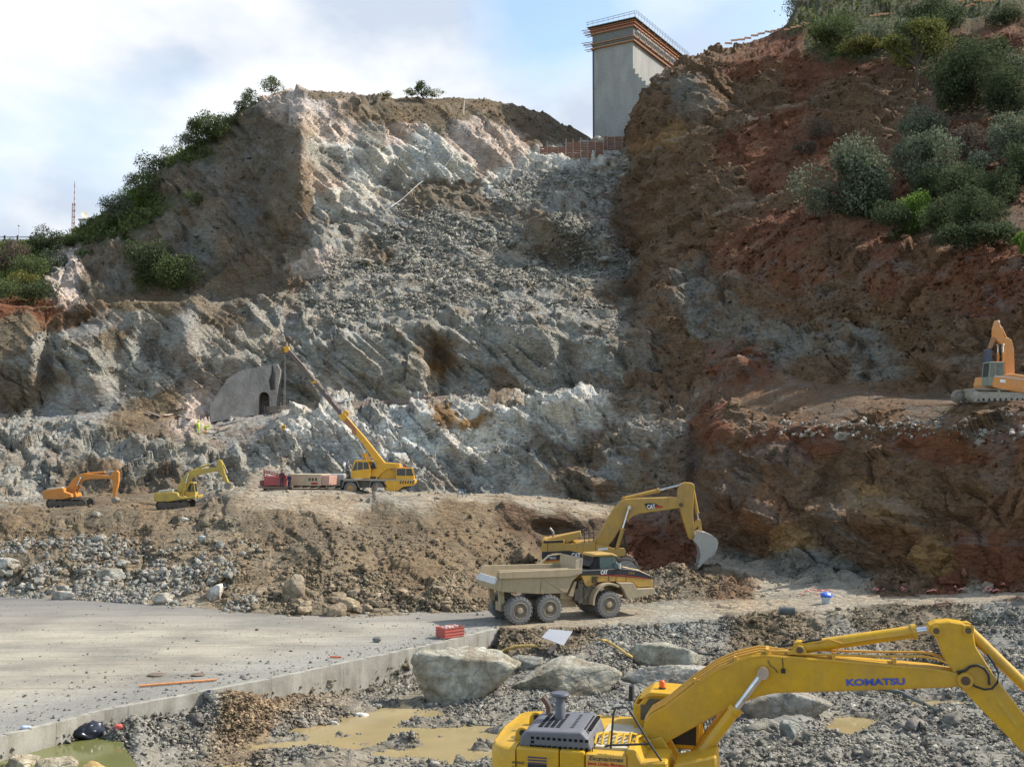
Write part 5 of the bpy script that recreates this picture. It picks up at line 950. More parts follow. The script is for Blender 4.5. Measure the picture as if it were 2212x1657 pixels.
def truck():
    h = math.radians(24); g = P(1119.2, 1337, 73.3); R0 = Rig((g.x, g.y, 0), h)
    B = Vector((g.x, g.y, 0))+R0.l*1.32; B.z = .02; R_ = Rig(B, h)   # origin between the rear-most pair
    L = lambda a, b, y=0.0: R_.L(k3[0]+k3[1]*a, k3[2]+k3[3]*b, y); PL = lambda pts, y=0.0: R_.poly(pts, y, k3)
    t = thing('dump_truck', 'dusty ochre articulated dump truck with empty tan body standing on the haul road', 'dump truck', B, h)
    wr = .93; yn = -1.32; xs = [L(385, 1055, yn)[0], L(628, 1053, yn)[0], L(1110, 1020, yn)[0]]
    TY = paint('tyre_dusty', (.16, .155, .15), (.28, .25, .2), .5, .95)
    for x in xs:
        for y in (-1.32, 1.32): wheel(t, x, y, wr-.02, wr, .68, TY)
    yb = -1.62; WH = plain('decal_white', (.75, .75, .72), .5)
    # dump body: side walls, floor, front wall, tail
    def q(a, b): return L(a, b, yb)
    side = PL([(190, 888), (216, 828), (228, 772), (905, 752), (902, 800), (835, 858), (790, 958), (560, 966), (262, 950), (196, 932)], yb)
    bw = MB(); bw.prism(side, yb+.10, yb+.2); bw.prism(side, -yb-.2, -yb-.10)
    bw.prism(PL([(262, 948), (262, 925), (790, 935), (790, 962), (560, 968)], yb), yb+.2, -yb-.2)                       # floor
    bw.prism(PL([(190, 890), (200, 870), (262, 925), (262, 950), (196, 932)], yb), yb+.2, -yb-.2)                         # rising tail floor
    bw.prism(PL([(790, 960), (835, 858), (902, 800), (905, 752), (890, 752), (885, 795), (820, 850), (775, 945)], yb), yb+.2, -yb-.2)   # front slope
    bo = bw.build('dump_body', YT, t, bevel=.02)
    rm = MB().prism(PL([(228, 786), (905, 757), (902, 798), (800, 822), (228, 842)], yb), yb-.06, yb+.12)
    rm.prism(PL([(228, 786), (905, 757), (902, 798), (800, 822), (228, 842)], yb), -yb-.12, -yb+.06); rm.build('body_rim', YT, bo, bevel=.02)
    MB().prism(PL([(214, 834), (222, 834), (198, 888), (190, 886)], yb), yb+.05, -yb-.05).build('tail_plate', paint('bare_pale_steel', (.62, .62, .60), amt=.2), bo)
    gd = MB().prism(PL([(905, 757), (911, 676), (900, 668), (896, 755)], yb), yb-.02, -yb+.02); gd.prism(PL([(725, 748), (800, 683), (905, 668), (905, 676), (806, 690), (738, 750)], yb), -yb-.15, -yb)
    gd.prism(PL([(850, 790), (858, 690), (911, 676), (905, 757)], yb), yb, yb+.1); gd.build('headboard', paint('tan_pale', (.46, .38, .26), amt=.4), bo)
    for q_ in ([(570, 830), (600, 828), (790, 945), (760, 950)], [(262, 845), (272, 845), (268, 950), (258, 948)], [(575, 850), (585, 850), (585, 962), (575, 962)]): MB().prism(PL(q_, yb), yb+.06, yb+.12).build('body_rib', YT, bo)
    # chassis
    ch = MB(); z0, z1 = L(600, 1040, 0)[1], L(600, 960, 0)[1]; ch.box(xs[0]-.9, L(830, 1000, 0)[0], -.45, .45, .75, 1.35)
    for x in xs: ch.cyl((x, -1.1, wr), (x, 1.1, wr), .22, n=12)
    ch.prism(PL([(720, 960), (845, 955), (850, 880), (876, 880), (876, 1010), (720, 1005)], -.6), -.75, .75)
    ch.prism(PL([(225, 940), (265, 940), (275, 1040), (235, 1060)], -.9), -.95, -.7); ch.prism(PL([(225, 940), (265, 940), (275, 1040), (235, 1060)], -.9), .7, .95)
    ch.prism(PL([(780, 975), (830, 860), (850, 860), (820, 985)], -.9), -1.15, -.9)
    ch.build('rear_chassis', YT, t, bevel=.02)
    ar = MB(); ar.box(L(850, 1000, 0)[0], L(960, 1000, 0)[0], -.5, .5, .8, 1.5)
    for (a, b, c, d) in ((868, 860, 920, 1040), (900, 900, 985, 1050), (838, 930, 876, 1020)): ar.prism(PL([(a, b), (c, b-20), (c, d), (a, d)], -1.0), -1.15, -.55)
    ar.build('hitch', paint('grimy_steel', (.10, .08, .06), amt=.4), t, bevel=.02)
    hs = MB()
    for k_ in range(5): hs.tube([(L(a, b, -1.1)[0], -1.15+.12*k_, L(a, b, -1.1)[1]) for a, b in ((862, 850+8*k_), (885, 870+14*k_), (915, 880+6*k_), (945, 925+4*k_))], .035, 6)
    hs.build('hydraulic_hose', HOSE(), t)
    # front frame, cab, bonnet
    yc = -1.25
    bd = MB().prism(PL([(898, 812), (1045, 808), (1480, 842), (1488, 905), (1360, 912), (1322, 868), (1200, 862), (1045, 868), (960, 905), (935, 900), (915, 850)], yc), yc, -yc).build('front_body', YO, t, bevel=.05, seg=2)
    bk_ = MB().prism(PL([(898, 812), (898, 774), (1040, 768), (1240, 756), (1370, 774), (1462, 815), (1480, 842), (1440, 838), (1045, 812)], yc), yc-.015, -yc+.015).build('black_band', BLACK(), bd, bevel=.03)
    MB().prism(PL([(1045, 812), (1250, 812), (1440, 836), (1440, 841), (1250, 818), (1045, 817)], yc), yc-.03, yc).build('red_line', plain('decal_red', (.45, .03, .02), .5), bd)
    bn = MB().prism(PL([(1235, 752), (1245, 742), (1372, 768), (1470, 815), (1480, 840), (1440, 822), (1360, 780)], yc), yc+.15, -yc-.15).build('bonnet', YO, bd, bevel=.04)
    q0 = L(1056, 806, yc); q1 = L(1112, 806, yc)[0]; text_part('lettering', 'CAT', WH, bk_, (q0[0], yc-.03, q0[1]), (1, 0, 0), (0, 0, 1), L(1056, 772, yc)[1]-q0[1], q1-q0[0], .04)
    q0 = L(1280, 806, yc); q1 = L(1330, 806, yc)[0]; text_part('lettering', '735', YO, bk_, (q0[0], yc-.03, q0[1]), (1, 0, 0), (0, 0, 1), L(1280, 788, yc)[1]-q0[1], q1-q0[0], .0)
    sd = MB()
    for (a, b, c, d) in ((1120, 815, 1124, 858), (1180, 818, 1184, 862), (1262, 822, 1266, 866)): sd.prism(PL([(a, b), (c, b), (c, d), (a, d)], yc), yc-.01, yc+.02)
    sd.build('panel_gaps', BLACK(), bd)
    st = MB()
    for k_ in range(4): st.prism(PL([(985, 822+k_*15), (1030, 820+k_*15), (1030, 827+k_*15), (985, 829+k_*15)], yc), yc-.12, yc+.1)
    st.build('access_steps', BLACK(), bd)
    cx0, cx1 = L(1000, 700, -.75)[0], L(1232, 700, -.75)[0]; zc0 = L(1100, 775, -.75)[1]; zc1 = L(1100, 637, -.75)[1]
    cb = MB(); side = [(985, 768), (960, 740), (1000, 700), (1003, 660), (1020, 645), (1160, 645), (1192, 668), (1238, 758), (1238, 772)]
    cb.prism(PL(side, -.8), -.8, -.74); cb.prism(PL(side, -.8), .74, .8); cb.prism(PL([(985, 768), (960, 740), (1000, 700), (1003, 660), (1020, 645), (1042, 645), (1042, 768)], -.8), -.8, .8); cb.prism(PL([(985, 772), (1238, 772), (1238, 764), (985, 762)], -.8), -.8, .8)
    co = cb.build('cab', BLACK(), t, bevel=.02)
    MB().prism(PL([(992, 662), (1006, 640), (1150, 633), (1188, 650), (1196, 668), (1150, 655), (1010, 660)], -.85), -.88, .88).build('cab_roof', YO, co, bevel=.04)
    MB().prism(PL([(1047, 662), (1168, 662), (1222, 756), (1050, 756)], -.8), -.83, -.79).build('side_window', glassm('teal_glass', (.045, .09, .085)), co)
    MB().prism(PL([(1047, 662), (1168, 662), (1222, 756), (1050, 756)], -.8), .79, .83).build('side_window', glassm('teal_glass'), co)
    A_, B_ = L(1178, 662, -.8), L(1234, 758, -.8)
    MB().add([(A_[0], -.72, A_[1]), (A_[0], .72, A_[1]), (B_[0], .72, B_[1]), (B_[0], -.72, B_[1]), (A_[0]-.03, -.72, A_[1]), (A_[0]-.03, .72, A_[1]), (B_[0]-.03, .72, B_[1]), (B_[0]-.03, -.72, B_[1])], [(0, 3, 2, 1), (4, 5, 6, 7), (0, 1, 5, 4), (1, 2, 6, 5), (2, 3, 7, 6), (3, 0, 4, 7)]).build('windscreen', glassm(), co)
    mr = MB(); p = L(1212, 745, -1.3); mr.box(p[0]-.05, p[0]+.05, -1.42, -1.2, p[1]-.12, p[1]+.22); mr.tube([(p[0]-.02, -.8, p[1]+.3), (p[0], -1.3, p[1]+.1)], .02, 6); mr.build('mirror', paint('bare_pale_steel', (.62, .62, .60)), co)
    e = L(985, 615, .3); MB().tube([(L(925, 742, .3)[0], .3, L(925, 742, .3)[1]), (L(985, 690, .3)[0], .3, L(985, 690, .3)[1])], .14, 10).build('exhaust_pipe', BLACK(), t, smooth=True)
    # fender and front skirt
    fd = MB(); arc = []; c = L(1108, 1022, -1.3); R1, R2 = wr*1.38, wr*1.22
    for k_ in range(15): a = math.radians(188-k_*9.6); arc.append((a, ))
    o_ = [(c[0]+R1*1.03*math.cos(a[0]), c[1]+R1*math.sin(a[0])) for a in arc]; i_ = [(c[0]+R2*1.03*math.cos(a[0]), c[1]+R2*math.sin(a[0])) for a in arc]
    for ya, yb_ in ((-1.72, -.9), (.9, 1.72)): MB().prism(o_+i_[::-1], ya, yb_).build('fender', YT, t, bevel=.02)
    sk = MB(); pts = PL([(1195, 872), (1318, 872), (1352, 922), (1494, 916), (1498, 962), (1282, 1010), (1262, 985), (1240, 930)], -1.5)
    sk.prism(pts, -1.6, -1.2); sk.prism(pts, 1.2, 1.6); sk.prism(PL([(1352, 922), (1494, 916), (1498, 962), (1300, 990)], -1.5), -1.2, 1.2); sk.build('front_skirt', YT, t, bevel=.03)
    MB().prism(PL([(1490, 955), (1500, 940), (1522, 960), (1495, 968)], -1.4), -1.3, -1.0).build('headlamp_guard', paint('bare_pale_steel', (.62, .62, .6)), t)
    MB().prism(PL([(1360, 845), (1482, 850), (1488, 912), (1355, 915), (1330, 870)], -.9), -.9, .9).build('radiator_cowl', YO, t, bevel=.04)
truck()

# ======================= generic smaller excavators
def small_excavator(label, base, h, M, kf, W, house, hood, boom, bwid, armp, cyls, cabr, trk, group=None, attach=None, cabm=None, extra=None, upper_tilt=0):
    R_ = Rig(base, h); L = lambda a, b, y=0.0: R_.L(kf[0]+kf[1]*a, kf[2]+kf[3]*b, y); PL = lambda pts, y=0.0: R_.poly(pts, y, kf)
    t = thing('excavator', label, 'excavator', base, h, group)
    ys = -W/2
    MB().prism(PL(house, ys), ys, -ys).build('body_house', M, t, bevel=.06, seg=2)
    if hood: MB().prism(PL(hood, ys+.2), ys+.2, -ys-.3).build('engine_hood', paint('pale_hood', (.45, .43, .36), amt=.3), t, bevel=.04)
    bo = MB().prism(PL(boom), -bwid/2, bwid/2).build('boom', M, t, bevel=.03)
    ao = MB().prism(PL(armp), -bwid*.4, bwid*.4).build('arm', M, t, bevel=.02)
    for (a, b, fr, r, yy, nm) in cyls: cylinder_part(t, L(*a), L(*b), fr, r, yy, M, nm)
    x0, x1, zt0, zt1, y0, y1 = cabr
    cab(t, L(x0, zt0, y0)[0], L(x1, zt0, y0)[0], y0, y1, L(x0, zt1, y0)[1], L(x0, zt0, y0)[1], cabm or M, .15)
    (a0, b0), (a1, b1), hh = trk
    p0 = L(a0, b0, ys); p1 = L(a1, b1, ys)
    TS = plain('track_steel', (.12, .10, .08), .7, .3)
    for y in (ys+.3, -ys-.3): track(t, p0[0], p1[0], y, .55, hh, TS, z0=min(p0[1], p1[1]))
    MB().box(p0[0]+.8, p1[0]-.8, ys+.5, -ys-.5, min(p0[1], p1[1])+.3, min(p0[1], p1[1])+hh+.15).build('undercarriage', TS, t)
    if attach: attach(t, L, PL)
    return t
k5 = (0, .2476, 958.4, .2476)
def bucket_at(pts, w):
    def f(t, L, PL): MB().prism(PL(pts), -w/2, w/2).build('bucket', paint('bucket_dark', (.22, .19, .15), amt=.4), t, bevel=.04)
    return f
b0 = surf(140, 1076, i_A, i_A+2.6)
ORG = paint('orange_paint', (.62, .23, .03), amt=.4, rough=.5)
g = P(138, 1099, 107)
small_excavator('orange excavator with level boom and upright arm, leftmost of the machines on the embankment', (g.x, g.y, g.z), 0, ORG, k5, 2.6,
  [(368, 425), (372, 408), (540, 385), (555, 392), (560, 420), (620, 440), (625, 470), (540, 485), (374, 485)], [(400, 405), (412, 388), (540, 378), (540, 398)],
  [(572, 440), (590, 385), (640, 310), (688, 272), (735, 258), (800, 262), (970, 280), (992, 292), (985, 304), (800, 308), (735, 322), (700, 345), (655, 400), (620, 445), (590, 455)], .5,
  [(976, 300), (985, 262), (1005, 232), (1022, 232), (1042, 250), (1040, 330), (1020, 420), (1008, 482), (992, 482), (988, 400), (992, 330)],
  [((762, 262), (1010, 240), .62, .11, 0, 'arm_cylinder'), ((640, 470), (720, 296), .6, .1, -.4, 'boom_cylinder'), ((640, 470), (720, 296), .6, .1, .4, 'boom_cylinder'), ((1030, 262), (1022, 440), .7, .09, 0, 'bucket_cylinder')],
  (572, 640, 322, 432, .3, 1.3), ((400, 562), (742, 562), .85), attach=bucket_at([(985, 470), (1020, 465), (1040, 490), (1015, 520), (985, 505)], .9), cabm=BLACK())
g = P(362, 1101, 106)
YS = paint('dull_yellow_paint', (.52, .36, .06), amt=.45, rough=.5)
small_excavator('dull yellow excavator with its arm reaching down to the rock, right of the orange one', (g.x, g.y, g.z), 0, YS, k5, 2.6,
  [(1342, 430), (1500, 420), (1545, 430), (1560, 458), (1600, 470), (1705, 452), (1705, 478), (1560, 490), (1470, 505), (1342, 505)], [(1372, 425), (1385, 408), (1508, 396), (1508, 420)],
  [(1545, 410), (1558, 370), (1600, 300), (1635, 250), (1665, 236), (1720, 222), (1880, 205), (1912, 212), (1916, 226), (1905, 236), (1780, 262), (1700, 282), (1672, 310), (1640, 370), (1600, 430), (1560, 432)], .5,
  [(1896, 225), (1895, 160), (1905, 138), (1925, 140), (1940, 160), (1965, 260), (1998, 340), (1990, 362), (1975, 350), (1940, 290), (1912, 240)],
  [((1702, 226), (1905, 152), .62, .1, 0, 'arm_cylinder'), ((1600, 460), (1655, 268), .6, .1, -.4, 'boom_cylinder'), ((1600, 460), (1655, 268), .6, .1, .4, 'boom_cylinder'), ((1930, 148), (1985, 250), .6, .08, 0, 'bucket_cylinder')],
  (1635, 1705, 338, 470, .3, 1.3), ((1358, 582), (1645, 582), .95), attach=bucket_at([(1965, 350), (2005, 335), (2030, 345), (2020, 390), (1985, 400), (1965, 385)], .9))
# right-hand excavator with hydraulic breaker on the upper ledge, facing left
k7 = (2004.9, .15346, 645.5, .15346)
def ledge_excavator():
    g = P(2185, 869, 88.5); h = math.radians(180+7); base = (g.x, g.y, g.z-.05); R_ = Rig(base, h)
    OR2 = paint('orange_pale_paint', (.66, .26, .05), (.5, .42, .3), .45, .5); L = lambda a, b, y=0.0: R_.L(k7[0]+k7[1]*a, k7[2]+k7[3]*b, y); PL = lambda pts, y=0.0: R_.poly(pts, y, k7)
    t = thing('excavator', 'orange excavator with a rock breaker pointing down, on the upper ledge at the right edge', 'excavator', base, h)
    ys = 1.45    # its left side faces us
    MB().prism(PL([(905, 1200), (930, 1085), (1060, 1082), (1080, 1060), (1200, 1052), (1420, 1085), (1700, 1100), (1700, 1330), (1420, 1330), (1180, 1300), (920, 1250)], ys), -1.4, ys).build('body_house', OR2, t, bevel=.06, seg=2)
    MB().prism(PL([(930, 1083), (1100, 1098), (1420, 1142), (1420, 1152), (1100, 1112), (930, 1096)], ys), ys, ys+.03).build('pale_trim', paint('bare_pale_steel', (.62, .62, .60)), t)
    MB().prism(PL([(1010, 1135), (1088, 1142), (1088, 1186), (1010, 1178)], ys), ys, ys+.03).build('name_plate', plain('decal_white', (.75, .75, .72)), t)
    cm = paint('cab_grey_green', (.22, .25, .19), amt=.3); yc0, yc1 = .35, 1.4
    xa, xb = L(1072, 900, yc1)[0], L(850, 900, yc1)[0]; cab(t, xa, xb, yc0, yc1, L(900, 1225, yc1)[1], L(900, 888, yc1)[1], cm, .12)
    MB().cyl((L(975, 885, .8)[0], .8, L(975, 885, .8)[1]-.05), (L(975, 885, .8)[0], .8, L(975, 868, .8)[1]), .07, n=10).build('warning_beacon', plain('beacon_red', (.7, .06, .03), .3), t)
    bm = MB().prism(PL([(1065, 1050), (1050, 700), (1046, 600), (1070, 556), (1110, 550), (1160, 590), (1190, 700), (1200, 1050), (1150, 1100)]), -.2, .2).build('boom', OR2, t, bevel=.03)
    a = MB().prism(PL([(903, 560), (905, 430), (940, 312), (975, 308), (1000, 360), (1050, 520), (1082, 590), (1060, 640), (1015, 640), (960, 590), (930, 560)]), -.15, .15).build('arm', OR2, t, bevel=.03)
    MB().prism(PL([(905, 540), (940, 560), (880, 700), (850, 705)]), -.2, .2).build('arm_nose', paint('dark_orange', (.33, .13, .04), amt=.3), a)
    cylinder_part(t, L(1095, 560), L(985, 322), .62, .11, 0, OR2, 'arm_cylinder'); cylinder_part(t, L(1020, 880), L(1020, 650), .5, .09, .38, OR2, 'boom_cylinder'); cylinder_part(t, L(1020, 880), L(1020, 650), .5, .09, -.38, OR2, 'boom_cylinder')
    DB = paint('breaker_blue', (.045, .055, .09), amt=.2)
    br = MB().prism(PL([(800, 720), (850, 700), (880, 740), (862, 1000), (840, 1130), (800, 1150), (775, 1100), (790, 880)]), -.28, .28).build('rock_breaker', DB, t, bevel=.03)
    MB().cyl((L(795, 1130)[0], 0, L(795, 1130)[1]), (L(765, 1215)[0], 0, L(765, 1215)[1]), .09, .05, n=10).build('chisel', STEEL(), br)
    TS = plain('track_pale_steel', (.33, .30, .25)); x0 = L(1750, 1330, 1.3)[0]; x1 = L(575, 1260, 1.3)[0]; z0 = L(600, 1340, 1.3)[1]
    for y in (-1.15, 1.15): track(t, x0, x1, y, .6, .95, TS, z0=min(0.0, z0)+.05)
    MB().box(x0+.8, x1-.8, -.9, .9, .4, 1.15).build('undercarriage', TS, t)
ledge_excavator()

# ======================= mobile crane
k4 = (547.7, .2243, 723.7, .2243)
def crane():
    g = P(547.7+.2243*1060, 1074, 112); h = 0.0; base = Vector((g.x, g.y+1.1, g.z+.22)); R_ = Rig(base, h); L = lambda a, b, y=0.0: R_.L(k4[0]+k4[1]*a, k4[2]+k4[3]*b, y); PL = lambda pts, y=0.0: R_.poly(pts, y, k4)
    t = thing('mobile_crane', 'yellow two axle mobile crane with its telescopic boom raised to the left', 'crane', base, h)
    Y = paint('crane_yellow', (.74, .38, .02), amt=.22, rough=.4); ys = -1.2
    TY = paint('tyre_grey', (.13, .125, .12), (.3, .25, .2), .4, .9)
    for a, b in ((935, 1487), (1197, 1490)):
        p = L(a, b, -1.05)
        for y in (-1.05, 1.05):
            w = MB().lathe([(.36, -.24), (.55, -.25), (.64, -.2), (.66, -.1), (.66, .1), (.64, .2), (.55, .25), (.36, .24)], (p[0], y, .66), 'y', 32).build('wheel', TY, t, smooth=True)
            MB().lathe([(.36, -.25), (.3, -.2), (.14, -.18), (.12, -.26), (.02, -.27), (.02, .27), (.12, .26), (.3, .2), (.36, .25)], (p[0], y, .66), 'y', 24).build('rim', paint('rim_ochre', (.42, .22, .05), amt=.3), w, smooth=True)
    MB().prism(PL([(850, 1398), (1258, 1396), (1262, 1465), (1160, 1470), (850, 1465)], -.6), -.6, .6).build('chassis', paint('grimy_steel', (.10, .08, .06)), t)
    dk = MB().prism(PL([(862, 1386), (1555, 1392), (1555, 1402), (862, 1398)], ys), ys, -ys); dk.build('deck', paint('deck_pale2', (.48, .42, .33), amt=.3), t)
    for cx_ in (935, 1197):
      for ya_, yb_ in ((ys, ys+.5), (-ys-.5, -ys)): MB().prism(PL([(cx_-88, 1470), (cx_-70, 1402), (cx_+62, 1402), (cx_+88, 1470), (cx_+78, 1470), (cx_+55, 1412), (cx_-62, 1412), (cx_-78, 1470)], ys), ya_, yb_).build('mudguard', paint('mud_grey', (.16, .15, .13), amt=.4), t)
    MB().prism(PL([(830, 1400), (862, 1388), (940, 1350), (945, 1388), (862, 1412), (850, 1500), (838, 1500)], ys+.2), ys+.2, -ys-.2).build('rear_gear', BLACK(), t, bevel=.03)
    MB().prism(PL([(1262, 1402), (1556, 1400), (1552, 1432), (1530, 1452), (1440, 1462), (1392, 1498), (1268, 1500)], ys), ys, -ys).build('front_body', Y, t, bevel=.04)
    ub = MB().prism(PL([(1555, 1425), (1520, 1458), (1400, 1500), (1268, 1502), (1268, 1496), (1392, 1490), (1440, 1460)], ys), ys+.1, -ys-.1).build('underbody', BLACK(), t)
    hz = MB(); 
    for k_ in range(6): a = 1405+k_*24; hz.prism(PL([(a, 1432), (a+12, 1432), (a+22, 1405), (a+10, 1405)], ys), ys-.012, ys+.01)
    hz.build('hazard_stripes', BLACK(), t)
    wc = plain('decal_white', (.75, .75, .72)); MB().prism(PL([(1190, 1468), (1262, 1468), (1262, 1498), (1190, 1498)], ys), ys-.25, ys-.2).build('white_plate', wc, t)
    MB().box(L(1190, 1430, ys)[0]-.05, L(1190, 1430, ys)[0]+.05, ys-.3, ys-.2, 0, L(1190, 1430, ys)[1]).build('outrigger_leg', STEEL(), t)
    # driver's cab, low, at the front
    x0, x1 = L(1372, 1400, ys+.1)[0], L(1545, 1400, ys+.1)[0]
    cab(t, x0, x1, ys+.1, .2, L(1400, 1402, ys)[1], L(1400, 1278, ys)[1], Y, .2)
    MB().prism(PL([(1205, 1385), (1205, 1330), (1240, 1300), (1300, 1285), (1340, 1300), (1378, 1310), (1378, 1390)], -.4), -.3, .9).build('engine_cover', Y, t, bevel=.04)
    # slewing upper with operator's cab
    up = MB().prism(PL([(1100, 1385), (1120, 1290), (1160, 1262), (1215, 1250), (1270, 1228), (1330, 1232), (1415, 1238), (1415, 1276), (1290, 1292), (1230, 1340), (1190, 1388)]), -.55, .75).build('slewing_frame', Y, t, bevel=.04)
    MB().lathe([(.8, 0), (.8, .35)], (L(1130, 1385)[0], 0, L(1130, 1395)[1]), 'z', 24).build('turntable', BLACK(), t)
    cs = [(936, 1378), (940, 1310), (972, 1208), (1105, 1214), (1128, 1290), (1118, 1382)]
    cbm = MB().prism(PL(cs, -1.15), -1.15, -1.1); cbm.prism(PL(cs, -1.15), -.4, -.35); cbm.prism(PL([(936, 1378), (940, 1310), (1125, 1298), (1118, 1382)], -1.15), -1.1, -.4); cbm.prism(PL([(966, 1216), (978, 1204), (1150, 1210), (1150, 1218)], -1.15), -1.18, -.3)
    co = cbm.build('operator_cab', Y, t, bevel=.02); G_ = glassm()
    for pts in ([(950, 1306), (985, 1222), (998, 1222), (994, 1300)], [(1002, 1300), (1006, 1222), (1050, 1224), (1052, 1294)], [(1060, 1292), (1058, 1224), (1100, 1226), (1114, 1288)]): MB().prism(PL(pts, -1.15), -1.17, -1.14).build('side_window', G_, co)
    MB().prism(PL([(940, 1306), (972, 1216), (978, 1216), (948, 1306)], -1.15), -1.05, -.42).build('windscreen', G_, co)
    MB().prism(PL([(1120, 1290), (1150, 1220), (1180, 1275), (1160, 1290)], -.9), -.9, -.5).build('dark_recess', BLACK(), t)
    # boom sections
    s1 = MB().prism(PL([(1272, 1232), (1245, 1262), (1198, 1262), (1050, 1035), (1010, 1000), (940, 900), (828, 800), (822, 775), (850, 755), (882, 752), (905, 790), (1075, 985), (1250, 1205)]), -.34, .34).build('boom', Y, t, bevel=.03)
    MB().prism(PL([(862, 838), (905, 800), (990, 900), (1000, 960), (960, 960), (945, 905)]), -.36, -.33).build('red_lettered_band', paint('worn_red', (.40, .16, .07), amt=.3), s1)
    MB().prism(PL([(826, 772), (850, 748), (345, 146), (322, 168)]), -.2, .2).build('boom_extension', paint('dark_boom', (.13, .09, .08), amt=.3), s1, bevel=.02)
    MB().prism(PL([(604, 430), (345, 146), (350, 140), (880, 748), (868, 752)]), -.19, .205).build('upper_edge', paint('edge_pinkish', (.42, .30, .27), amt=.2), s1)
    MB().prism(PL([(558, 455), (590, 442), (612, 448), (604, 466), (560, 466)]), -.26, .26).build('collar', Y, s1)
    hd = MB().prism(PL([(262, 150), (300, 112), (340, 112), (352, 148), (322, 172), (300, 165), (268, 172)]), -.25, .25).build('boom_head', Y, s1, bevel=.02)
    MB().lathe([(.22, -.3), (.22, .3)], (L(282, 150)[0], 0, L(282, 150)[1]), 'y', 16).build('head_sheave', plain('rusty_dark', (.2, .11, .04)), s1)
    wl_ = MB().prism(PL([(862, 742), (880, 722), (915, 740), (925, 770), (900, 775)]), -.22, .22).build('rope_winch', Y, s1, bevel=.02)
    cylinder_part(t, L(1195, 1335), L(1005, 1010), .6, .15, -.1, Y, 'lift_cylinder')
    MB().prism(PL([(1040, 1140), (1062, 1134), (1092, 1200), (1070, 1206)], .5), .4, .6).build('mirror_arm', Y, t)
    MB().cyl((L(1445, 1275, 0)[0], 0, L(1445, 1275, 0)[1]), (L(1445, 1262, 0)[0], 0, L(1445, 1262, 0)[1]), .1, n=8).build('warning_beacon', plain('beacon_red', (.7, .06, .03), .3), t)
    rp = MB(); a = L(272, 160); b = L(290, 868); rp.cyl((b[0], 0, a[1]), (b[0], 0, b[1]), .018, n=6).cyl((b[0]+.12, 0, a[1]), (b[0]+.12, 0, b[1]), .018, n=6).build('hoist_rope', plain('rope_steel', (.3, .3, .3), .6), t)
    hk = MB().prism(PL([(268, 875), (300, 862), (312, 880), (306, 905), (280, 918), (268, 900)]), -.14, .14).build('hook_block', Y, t)
    MB().prism(PL([(275, 896), (306, 876), (308, 884), (277, 905)]), -.15, -.13).build('block_stripe', BLACK(), hk)
    MB().tube([(L(288, 915)[0], 0, L(288, 915)[1]), (L(290, 935)[0], 0, L(290, 935)[1]), (L(284, 948)[0], 0, L(284, 948)[1]), (L(294, 955)[0], 0, L(294, 955)[1])], .05, 8).build('hook', BLACK(), hk)
    return t
crane()
